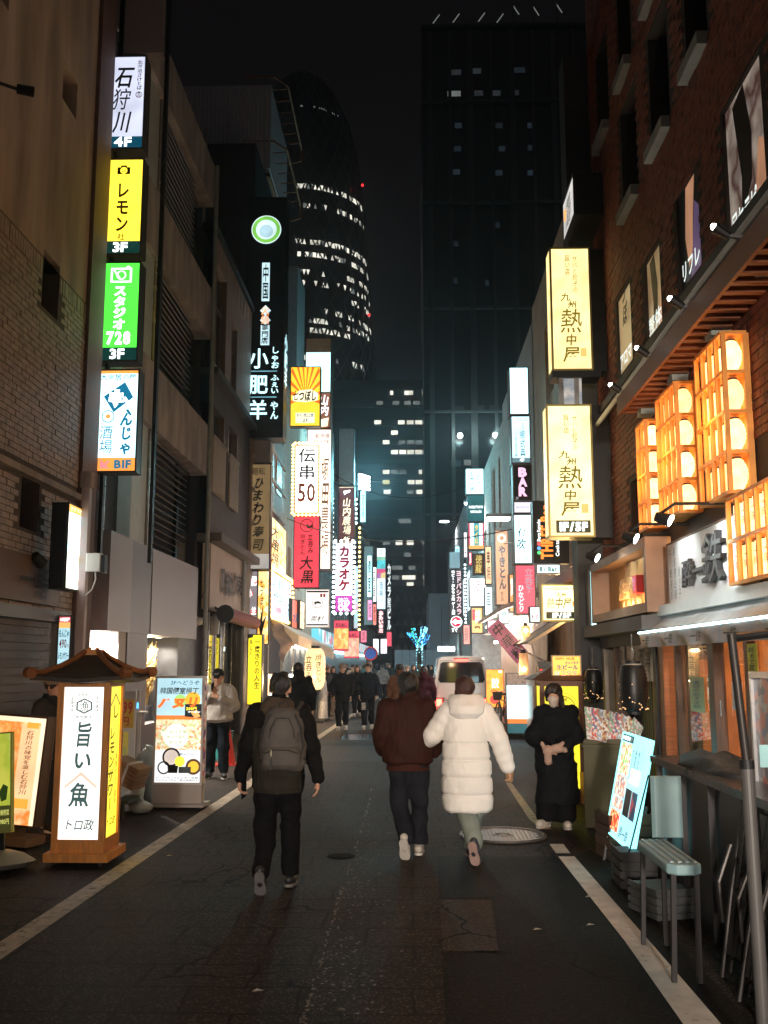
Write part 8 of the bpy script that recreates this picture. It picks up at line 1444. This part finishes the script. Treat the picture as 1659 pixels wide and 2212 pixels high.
# --- woman in the long white puffer coat
def coat_woman():
    c = UG(1010, 1858); t = thing('person', 'woman in a long white quilted coat, arm linked with the man in brown', 'person', (c.x, c.y, 0))
    AL, WL = (-.31,.03,1.12), (-.40,.16,1.04); AR, WR = (.3,-.02,1.09), (.385,.01,.83)
    f = Field((-.5,-.42,.05), (.5,.4,1.75), .0062); f.loft([(.85,0,0,.13,.1),(1.1,0,0,.11,.08),(1.33,0,0,.14,.09),(1.4,0,0,.09,.07)], .03)
    for s, e, w_ in ((-1,AL,WL),(1,AR,WR)): f.cone((s*.16,0,1.36), e, .04, .032, .03); f.cone(e, w_, .032, .024, .02)
    f.cone((0,0,1.35), (0,.02,1.47), .05, .045, .03); kn = ((-.06,.02,.5),(.1,.07,.5)); an = ((.04,-.2,.2),(-.02,.1,.1)); an = ((.06,-.24,.2),(.05,.12,.1)); kn = ((-.03,-.02,.48),(.09,.08,.5)); legs(f, (0,0,.86), kn, an, (.07,.048,.036))
    at = head(f, (0,.03,1.545), (.35,1,0), .95); hand(f, WL, (-.3,.8,-.1), (-1,-.4,-.3), (0,0,1), .6, sc=.92); hand(f, WR, (.25,.05,-1), (-1,0,.1), (-.1,1,0), .9, sc=.92); fobj('body', f, SKIN, t)
    f = Field((-.18,-.2,1.36), (.2,.2,1.7), .0065); f.ell(at(-.02,0,.03), (.095,.106,.1), .02); f.cone(at(-.05,0,.0), at(-.05,.015,-.12), .078, .05, .03); f.cone(at(-.04,.06,-.04), at(-.03,.06,-.14), .04, .02, .03); f.ell(at(.09,0,-.04), (.066,.066,.085), .02, True); f.wrinkle(.0045, 60, 7, .25); fobj('hair', f, HAIRR, t)
    WC = M('puffer_white', (.86,.82,.78), .55, var=.04, scale=4, bump=.12, bscale=16)
    f = Field((-.56,-.36,.36), (.56,.36,1.52), .0078); rows = []
    for k in range(96):
        z = .44+.94*k/95; base_x = np.interp(z, (.44,.56,.8,1.0,1.2,1.32,1.38), (.225,.24,.235,.22,.21,.195,.15)); base_y = np.interp(z, (.44,.8,1.1,1.32,1.38), (.2,.21,.18,.13,.1))
        u = ((z-.44)/.157) % 1 if z < 1.07 else .5; q = 1-.1*(abs(2*u-1)**7) if z < 1.07 else 1; rows.append((z, .01*math.sin(z*4), 0, base_x*q, base_y*q))
    f.loft(rows, .02, 2.2); f.cone((0,0,1.34), (0,.01,1.42), .13, .1, .05)
    for s, e, w_ in ((-1,AL,WL),(1,AR,WR)):
        a = V3(s*.165,0,1.345); e = V3(*e); w_ = V3(*w_)
        for p, q, r0, r1, n in ((a, e, .098, .09, 3), (e, w_, .09, .066, 3)):
            for k in range(n): u0, u1 = p+(q-p)*k/n, p+(q-p)*(k+1)/n; ra = r0+(r1-r0)*(k+.5)/n; m_ = (u0+u1)/2; f.cone(u0+(m_-u0)*.25, u1+(m_-u1)*.25, ra, ra*.98, .022)
    f.wrinkle(.0028, 30, 11, .7); fobj('coat', f, WC, t)
    f = Field((-.24,-.3,1.24), (.24,.16,1.56), .0078); f.loft([(1.28,0,-.1,.1,.07),(1.33,0,-.1,.16,.1),(1.4,0,-.08,.18,.11),(1.46,0,-.04,.17,.11),(1.5,0,-.01,.15,.1)], .03, 2.2); f.loft([(1.44,0,.01,.1,.085),(1.56,0,.01,.115,.1)], .02, cut=True); f.wrinkle(.004, 28, 3); fobj('hood', f, WC, t)
    f = Field((-.3,-.42,.08), (.3,.3,.7), .0085); legs(f, (0,0,.62), kn, ((.06,-.23,.2),(.05,.12,.12)), (.1,.085,.075)); f.wrinkle(.006, 20, 15); fobj('trousers', f, M('sage_trousers', (.2,.23,.2), .85, var=.15), t)
    shoe('sneaker', (.06,-.27,.18), (.075,-.24,.035), M('sneaker_dark', (.035,.035,.045), .6, var=.2), M('sole_rose', (.4,.27,.24), .7), t); shoe('sneaker', (.05,.12,.08), (.03,.28,.045), M('sneaker_dark', None), M('sole_rose', None), t)
    p = thing('snack_cup', 'small brown paper snack cup in the right hand of the woman in white', 'cup', (c.x+.4, c.y+.03, .70)); obj('cup', B().lathe([(.03,0),(.042,.09),(.043,.095),(.036,.09)], 14), M('cup_brown', (.3,.17,.08), .6, var=.4, scale=30), p); obj('snack', B().ball((0,0,.095),.034,8,5,(1,1,.5)), M('snack_gold', (.5,.32,.1), .6, var=.4, scale=50), p)
coat_woman()
# --- woman in black with mask and mittens
def black_woman():
    c = UG(1204, 1786); t = thing('person', 'woman in an oversized black coat and white mask, head bowed, standing by the yellow kiosk', 'person', (c.x, c.y, 0), math.radians(-12))
    AL, WL, AR, WR = (.225,-.05,1.0), (.05,-.25,.87), (-.225,-.05,1.0), (-.07,-.25,.86)
    f = Field((-.36,-.42,.05), (.36,.3,1.66), .0066); f.loft([(.82,0,0,.12,.09),(1.05,0,0,.11,.08),(1.24,0,0,.13,.08),(1.3,0,0,.08,.06)], .03)
    for s, e, w_ in ((1,AL,WL),(-1,AR,WR)): f.cone((s*.15,0,1.26), e, .04, .032, .03); f.cone(e, w_, .032, .024, .02)
    f.cone((0,0,1.26), (0,-.03,1.38), .05, .045, .03); kn = ((-.08,-.02,.45),(.08,-.02,.45)); an = ((-.1,0,.1),(.09,-.02,.1)); legs(f, (0,0,.8), kn, an, (.07,.048,.036)); at = head(f, (0,-.06,1.435), (-.15,-1,0), .95, .42); hand(f, WL, (-.8,-.3,-.3), (0,1,0), (0,0,1), .6, sc=.85); hand(f, WR, (.8,-.3,-.3), (0,1,0), (0,0,1), .6, sc=.85); fobj('body', f, SKIN, t); eyes(t, at, True)
    f = Field((-.2,-.24,1.1), (.2,.18,1.62), .0068); f.ell(at(-.02,0,.035), (.094,.106,.1), .02); f.cone(at(.04,-.035,.095), at(.08,-.035,.062), .03, .014, .03); f.cone(at(.04,.035,.095), at(.08,.03,.06), .03, .014, .03); f.cone(at(-.0,.085,-.03), (.1,-.01,1.2), .03, .02, .03); f.cone(at(.02,.078,.03), at(.025,.082,-.05), .022, .014, .02); f.cone(at(.02,-.078,.03), at(.025,-.082,-.05), .022, .014, .02); f.cone(at(-.06,.0,.0), (.03,.07,1.24), .07, .05, .04); f.ell(at(.105,0,-.03), (.072,.072,.086), .02, True); f.wrinkle(.004, 60, 5, .3); fobj('hair', f, M('hair_dark', (.022,.013,.011), .4, var=.3, bump=.4, bscale=90, aniso=(3,3,.4)), t)
    f = Field((-.14,-.28,1.26), (.14,.04,1.46), .006); f.cone(at(.056,0,-.034), at(.072,0,-.078), .064, .044, .02); f.cone(at(.08,0,-.01), at(.1,0,-.03), .018, .022, .03); f.ell(at(-.03,0,0), (.075,.08,.12), .01, True); fobj('mask', f, M('mask_white', (.62,.52,.46), .8, var=.05), t)
    CO = M('coat_black', (.008,.009,.011), .8, var=.25, scale=6, bump=.2, spec=.1)
    f = Field((-.46,-.42,.2), (.46,.34,1.42), .009); f.loft([(.26,0,.0,.24,.19),(.5,0,0,.235,.185),(.8,0,0,.22,.17),(1.05,0,0,.22,.17),(1.2,0,0,.2,.14),(1.26,0,0,.14,.1),(1.31,0,.01,.09,.085)], .03, 2.2)
    for s, e, w_ in ((1,AL,WL),(-1,AR,WR)): f.cone((s*.1,0,1.25), (s*.165,0,1.23), .075, .085, .05); f.cone((s*.16,0,1.22), e, .085, .095, .06); f.cone(e, w_, .092, .062, .04)
    f.ell((0,-.08,1.4), (.075,.1,.085), .01, True); f.wrinkle(.009, 16, 21, .5); fobj('coat', f, CO, t)
    f = Field((-.3,-.24,.06), (.3,.24,.5), .009); legs(f, (0,0,.5), ((-.1,0,.35),(.1,-.01,.35)), ((-.11,0,.13),(.1,-.02,.13)), (.11,.11,.12)); f.wrinkle(.007, 20, 5); fobj('wide_trousers', f, M('trousers_black', None), t)
    f = Field((-.2,-.42,.68), (.2,-.14,.98), .0068); f.ell((-.06,-.3,.84), (.055,.045,.06), .02); f.ell((.04,-.3,.87), (.075,.045,.05), .02); f.cone((-.1,-.28,.86), (-.12,-.29,.92), .022, .02, .015); f.cone((.07,-.3,.9), (.1,-.29,.93), .024, .022, .015); f.cone((.1,-.29,.86), (.12,-.28,.85), .028, .03, .015); f.cone((-.06,-.29,.79), (-.06,-.28,.73), .04, .042, .015); f.wrinkle(.002, 90, 4); fobj('mittens', f, M('mitten_beige', (.5,.33,.26), .9, var=.12, scale=30, bump=.4, bscale=160), t)
    shoe('sneaker', (-.12,-.01,.075), (-.19,-.17,.045), WHT, SOLW, t); shoe('sneaker', (.1,-.04,.075), (.13,-.2,.045), WHT, SOLW, t)
black_woman()
# --- man in the pale sweatshirt
def sweatshirt_man():
    c = UG(466, 1680); t = thing('person', 'man in a pale grey sweatshirt and black cap, hand raised to his chin', 'person', (c.x, c.y, 0), math.radians(8))
    AL, WL, AR, WR = (.27,-.08,1.12), (.02,-.28,1.26), (-.26,-.04,1.13), (-.06,-.26,1.32)
    f = Field((-.4,-.44,.05), (.4,.3,1.74), .0072); f.loft([(.88,0,0,.15,.11),(1.1,0,0,.15,.11),(1.33,0,0,.17,.11),(1.42,0,0,.1,.07)], .03)
    for s, e, w_ in ((1,AL,WL),(-1,AR,WR)): f.cone((s*.18,0,1.37), e, .05, .04, .03); f.cone(e, w_, .04, .028, .02)
    f.cone((0,0,1.36), (0,-.03,1.48), .062, .058, .03); kn = ((-.1,0,.48),(.11,-.03,.48)); an = ((-.1,.02,.1),(.12,-.04,.1)); legs(f, (0,0,.88), kn, an, (.08,.055,.04)); at = head(f, (0,-.05,1.56), (-.12,-1,0), 1.02, .25); hand(f, WR, (.25,.1,1), (.2,1,0), (1,0,0), .9); hand(f, WL, (-.9,.1,.3), (0,1,0), (0,0,1), .5); fobj('body', f, SKIN, t); eyes(t, at)
    f = Field((-.18,-.2,1.5), (.18,.14,1.74), .007); f.ell(at(-.022,0,.02), (.088,.1,.09), .02); f.ell(at(.085,0,-.03), (.072,.072,.08), .02, True); fobj('hair', f, HAIRB, t)
    f = Field((-.18,-.28,1.54), (.18,.14,1.78), .006); f.ell(at(-.015,0,.05), (.096,.108,.092), .02); f.ell(at(-.01,0,-.04), (.2,.2,.07), .01, True); f.cone(at(.07,-.03,.05), at(.15,-.02,.026), .03, .03, .02, (2,.3)); f.cone(at(.07,.03,.05), at(.15,.02,.026), .03, .03, .02, (2,.3)); cp = fobj('cap', f, M('cap_black', (.012,.012,.014), .8, var=.1), t)
    b = B().tube([tuple(at(.098,-.03,.085)), tuple(at(.103,-.01,.072)), tuple(at(.1,.035,.095))], .006, 5, .002); obj('swoosh_mark', b, M('white_thread', (.6,.6,.6), .7, var=0), cp)
    SW = M('sweat_grey', (.5,.47,.44), .9, var=.06, scale=6, bump=.25, bscale=140)
    f = Field((-.44,-.42,.8), (.44,.3,1.54), .0085); f.loft([(.86,0,0,.19,.15),(.9,0,0,.235,.185),(1.1,0,0,.235,.18),(1.28,0,0,.225,.15),(1.36,0,0,.2,.12),(1.42,0,-.01,.12,.09),(1.45,0,-.02,.09,.085)], .03, 2.2)
    for s, e, w_ in ((1,AL,WL),(-1,AR,WR)): f.cone((s*.18,0,1.355), e, .088, .085, .05); f.cone(e, V3(*e)+(V3(*w_)-V3(*e))*.86, .085, .055, .03)
    f.ell((0,-.05,1.5), (.07,.075,.055), .01, True); f.wrinkle(.008, 20, 31); fobj('sweatshirt', f, SW, t)
    f = Field((-.34,-.26,.08), (.34,.26,1.0), .009); f.loft([(.82,0,0,.185,.14),(.92,0,0,.185,.14)], .03); legs(f, (0,0,.86), kn, ((-.1,.02,.1),(.12,-.04,.1)), (.115,.09,.075)); f.wrinkle(.007, 18, 6); fobj('trousers', f, M('navy_trousers', (.012,.016,.024), .85, var=.2, spec=.1), t)
    obj('print_stripe', B().box(-.21,-.16,-.115,-.11,.56,.6), M('print_gold', (.5,.4,.2), .6), t); shoe('sneaker', (-.1,.0,.075), (-.16,-.16,.045), SHB, SOLW, t); shoe('sneaker', (.12,-.06,.075), (.15,-.23,.045), SHB, SOLW, t)
    p = thing('smartphone', 'pale smartphone held at the chin of the man in the sweatshirt', 'phone', (c.x-.03, c.y-.3, 1.42)); p.rotation_euler = (math.radians(15), math.radians(-20), math.radians(60)); obj('case', B().cbox(-.036,.036,-.005,.005,-.07,.07,.003), M('phone_pale', (.5,.5,.5), .3), p); obj('screen', B().box(-.033,.033,-.0065,-.0055,-.066,.066), GLASS, p)
sweatshirt_man()
# --- people farther off: three patterns, copied and dressed
def walker(front_, skirt=False, hood=False, hair='short', h=.014, wide=1.0, step=.12, armin=0.0):
    t = thing('person', 'x', 'person'); y = -1
    e = ((-.25*wide,.02,1.12),(.25*wide,.0,1.12)); w_ = ((-.27*wide+armin,-.06-armin*.6,.88+armin*.3),(.27*wide-armin,.02-armin,.87+armin*.4))
    f = Field((-.4,-.34,.04), (.4,.3,1.76), h); f.loft([(.88,0,0,.13,.1),(1.1,0,0,.12,.09),(1.35,0,0,.15,.09),(1.42,0,0,.09,.07)], .03)
    for s in (0,1): f.cone(((-1,1)[s]*.17,0,1.38), e[s], .045, .036, .03); f.cone(e[s], w_[s], .036, .027, .02); hand(f, w_[s], (0,-.15,-1), ((1,-1)[s],0,0), (0,-1,0), .5, sc=1.15)
    f.cone((0,0,1.38), (0,-.02,1.5), .055, .05, .03); kn = ((-.09,-.04,.49),(.09,.0,.49)); an = ((-.09,-step,.1),(.09,step*1.2,.14)); legs(f, (0,0,.88), kn, an, (.075,.05,.04)); at = head(f, (0,-.03,1.58), (0,-1,0), 1.0, .12); fobj('body', f, SKIN, t)
    if front_: eyes(t, at)
    f = Field((-.2,-.2,1.2), (.2,.22,1.75), .011); f.ell(at(-.02,0,.03), (.094,.106,.1), .02)
    if hair == 'long': f.cone(at(-.05,0,0), (0,.06,1.34), .085, .075, .04); f.cone(at(-.01,.07,0), (.08,-.01,1.36), .04, .03, .03); f.cone(at(-.01,-.07,0), (-.08,-.01,1.36), .04, .03, .03)
    f.ell(at(.09,0,-.04), (.068,.068,.085), .02, True); fobj('hair', f, HAIRB, t)
    f = Field((-.46,-.32,.4), (.46,.34,1.56), .012); zb = .55 if skirt else .8; f.loft([(zb,0,0,.22*wide,.17),(1.0,0,0,.215*wide,.165),(1.2,0,0,.205*wide,.15),(1.36,0,0,.19*wide,.12),(1.43,0,0,.12,.09),(1.49,0,-.01,.085,.085)], .03, 2.2)
    for s in (0,1): f.cone(((-1,1)[s]*.18*wide,0,1.36), e[s], .088, .08, .05); f.cone(e[s], w_[s], .08, .058, .03)
    if hood: f.cone((0,.09,1.42), (0,.06,1.48), .09, .1, .05)
    f.ell((0,-.05,1.56), (.07,.08,.075), .01, True); f.wrinkle(.009, 18, 4); fobj('coat', f, DARK, t)
    f = Field((-.34,-.34,.1), (.34,.34,1.0), .012); f.loft([(.76,0,0,.18,.13),(.9,0,0,.18,.13)], .03); legs(f, (0,0,.86), kn, ((-.09,-step,.12),(.09,step*1.2,.16)), (.11,.085,.07)); f.wrinkle(.008, 18, 8); fobj('trousers', f, SHB, t)
    shoe('shoe', (-.09,-step,.08), (-.1,-step-.17,.045), WHT, SOLW, t); shoe('shoe', (.09,step*1.2,.12), (.1,step*1.2-.15,.04), WHT, SOLW, t); return t
PAT = {'front': walker(True, armin=.05), 'frontcoat': walker(True, True, armin=.1, hair='long', wide=.94), 'back': walker(False, False, True, step=.1), 'backcoat': walker(False, True, True, 'long', wide=.96, step=.08)}
for p in PAT.values():
    p['used'] = 0
    for ch in p.children:
        for sl in ch.material_slots: m_ = sl.material; sl.link = 'OBJECT'; sl.material = m_
def crowd(kind, px, Y, rz, label, coat, legs_=(.014,.014,.018), shoes=None, h=1.0, hair=None, extra=None, group='people walking far down the street'):
    x = U(px, 1430, Y).x; src = PAT[kind]
    if not src['used']: src['used'] = 1; t = src; t.location = (x, Y, 0); t.rotation_euler = (0,0,rz)
    else: t = dup(src, (x, Y, 0), rz)
    t['label'] = label; t.scale = (h, h, h)
    if group: t['group'] = group
    for ch in t.children:
        n = ch.name.split('.')[0]
        def setm(o, m):
            for sl in o.material_slots: sl.link = 'OBJECT'; sl.material = m
        if n == 'coat': setm(ch, M('coat_%s' % (str(coat)), coat, .8, var=.2, scale=8, spec=.1))
        elif n == 'trousers': setm(ch, M('legs_%s' % (str(legs_)), legs_, .85, var=.2, spec=.1))
        elif n == 'hair': setm(ch, hair or HAIRB)
        elif n == 'shoe': setm(ch, shoes or SHB)
    return t
BKC = (.008,.009,.011)
t = crowd('back', 645, 19.5, pi+.1, 'broad man in black seen from behind beside the yellow column sign', BKC, h=1.05, group=None)
def cap_on(t, m, name='cap'):
    f = Field((-.16,-.24,1.56), (.16,.12,1.78), .009); f.ell((0,-.02,1.635), (.105,.115,.095), .02); f.ell((0,-.02,1.54), (.2,.2,.07), .01, True); f.cone((-.03,-.11,1.62), (-.02,-.19,1.605), .03, .03, .02, (2,.35)); f.cone((.03,-.11,1.62), (.02,-.19,1.605), .03, .03, .02, (2,.35)); fobj(name, f, m, t)
t = crowd('front', 740, 27.2, .05, 'man in a camouflage cap and high collared black jacket walking towards the camera', BKC, shoes=WHT, h=1.03, group=None); cap_on(t, M('camo_cap', (.2,.15,.12), .8, var=.6, scale=30))
t = crowd('front', 795, 27.6, -.05, 'man in a black beanie looking down as he walks towards the camera', (.012,.016,.022), shoes=WHT, h=1.04, group=None); f = Field((-.14,-.16,1.54), (.14,.14,1.76), .009); f.ell((0,-.03,1.62), (.104,.115,.1), .02); f.ell((0,-.06,1.52), (.2,.2,.09), .01, True); fobj('beanie', f, M('beanie_black', (.01,.01,.012), .9), t); obj('knee_print', B().box(-.15,-.05,-.145,-.13,.5,.68), M('print_pale', (.45,.4,.33), .7, var=.6, scale=30), t)
crowd('front', 706, 33, 1.2, 'person in black standing by the red bucket near the big paper lantern', BKC, h=.99, group=None)
crowd('backcoat', 719, 36, .6, 'person in black leaning behind the camouflage cap man', BKC, h=.97, group=None)
crowd('frontcoat', 772, 34, 0, 'woman in a long black coat just behind the beanie man', (.01,.014,.018), shoes=WHT, h=1.0, group=None)
crowd('back', 865, 24.5, pi, 'man in a brown shouldered coat in front of the brown jacket man, walking away', (.16,.075,.04), h=1.03, group=None)
crowd('backcoat', 915, 25.5, pi-.1, 'person in a dark wine coat close to the left side of the van', (.05,.012,.018), h=1.0, hair=M('hair_dark', None), group=None)
FAR = [('frontcoat',842,50,0,(.02,.03,.03),'walker in a long dark teal coat on the white line far away'),('back',826,47,pi,(.14,.13,.13),'walker in a grey coat left of the long teal coat far away'),('front',836,62,0,(.03,.03,.035),'far walker with a pale bag in the middle of the street'),('back',762,46,pi,(.3,.2,.15),'far walker in a beige top beneath the red bowl banner'),('front',775,52,.1,(.02,.02,.025),'far walker in black left of the grey haired one'),('back',785,44,pi,(.03,.1,.13),'far walker in a teal jacket seen from behind'),('front',803,58,0,(.1,.09,.09),'far grey haired walker looking left'),('backcoat',815,60,pi,(.02,.04,.05),'far walker with a backpack in dark teal'),('front',880,40,0,(.04,.02,.02),'walker whose face shows over the brown jacket man, wearing a mask'),('frontcoat',893,43,.2,(.02,.02,.02),'walker whose face shows left of the wine coat'),('back',858,54,pi,(.03,.03,.035),'far walker under the lit tree, leftmost'),('front',905,56,0,(.12,.11,.11),'far walker in pale grey right of the lit tree'),('back',925,60,pi,(.03,.03,.04),'far walker beside the left edge of the van roof'),('frontcoat',932,48,0,(.02,.02,.025),'far walker in black by the left corner of the van'),('front',750,60,0,(.03,.03,.03),'far walker in black by the teal shutter'),('back',795,66,pi,(.04,.04,.05),'distant walker near the round blue road sign')]
for k, (kd, px, Y, rz, col, lab) in enumerate(FAR): crowd(kd, px, Y, rz+RND.uniform(-.2,.2), lab, col, h=RND.uniform(.96,1.03), shoes=WHT if k % 3 == 0 else None)
c = U(92,1505,11.2); t = crowd('front', 116, 11.0, 1.3, 'person almost hidden behind the left edge of the lantern sign', (.03,.03,.03), h=.97, group=None)
c = UG(722,1552); t = thing('red_bucket', 'red bucket on a stand of wooden sticks by the big paper lantern', 'bucket', (U(722,1500,32).x, 32, 0)); obj('bucket', B().lathe([(.1,.75),(.15,1.05),(.14,1.05)], 14), M('bucket_red', (.5,.03,.04), .5), t)
for k in range(6): obj('stick', B().beam((-.1+.04*k,0,0),(-.09+.036*k,0,.76),.012), M('bamboo', None), t)
c = UG(703,1560); t = thing('covered_parasol', 'tall bundle in chequered plastic standing beside the red bucket', 'parasol', (U(698,1500,31).x, 31, 0)); obj('cover', B().lathe([(.16,.1),(.13,.9),(.1,1.2),(.02,1.42)], 12), M('check_plastic', (.4,.42,.45), .4, var=.4, scale=25), t); obj('foot', B().lathe([(.22,0),(.2,.1)], 14), DARK, t)
bpy.context.view_layer.update()
HZ = bpy.data.materials.new('lens_glow_air'); HZ.use_nodes = True; tn = HZ.node_tree; tn.nodes.remove(tn.nodes['Principled BSDF'])  # thin scattering air added to stand in for lens glow around the signs
pv = tn.nodes.new('ShaderNodeVolumePrincipled'); pv.inputs['Density'].default_value = .0011; pv.inputs['Color'].default_value = (.8,.86,.95,1); pv.inputs['Anisotropy'].default_value = .87
tn.links.new(pv.outputs[0], tn.nodes['Material Output'].inputs['Volume'])
obj('lens_glow_haze', B().box(-510,510,-70,1210,-1,200), HZ, kind='stuff')
SC.cycles.volume_bounces = 0
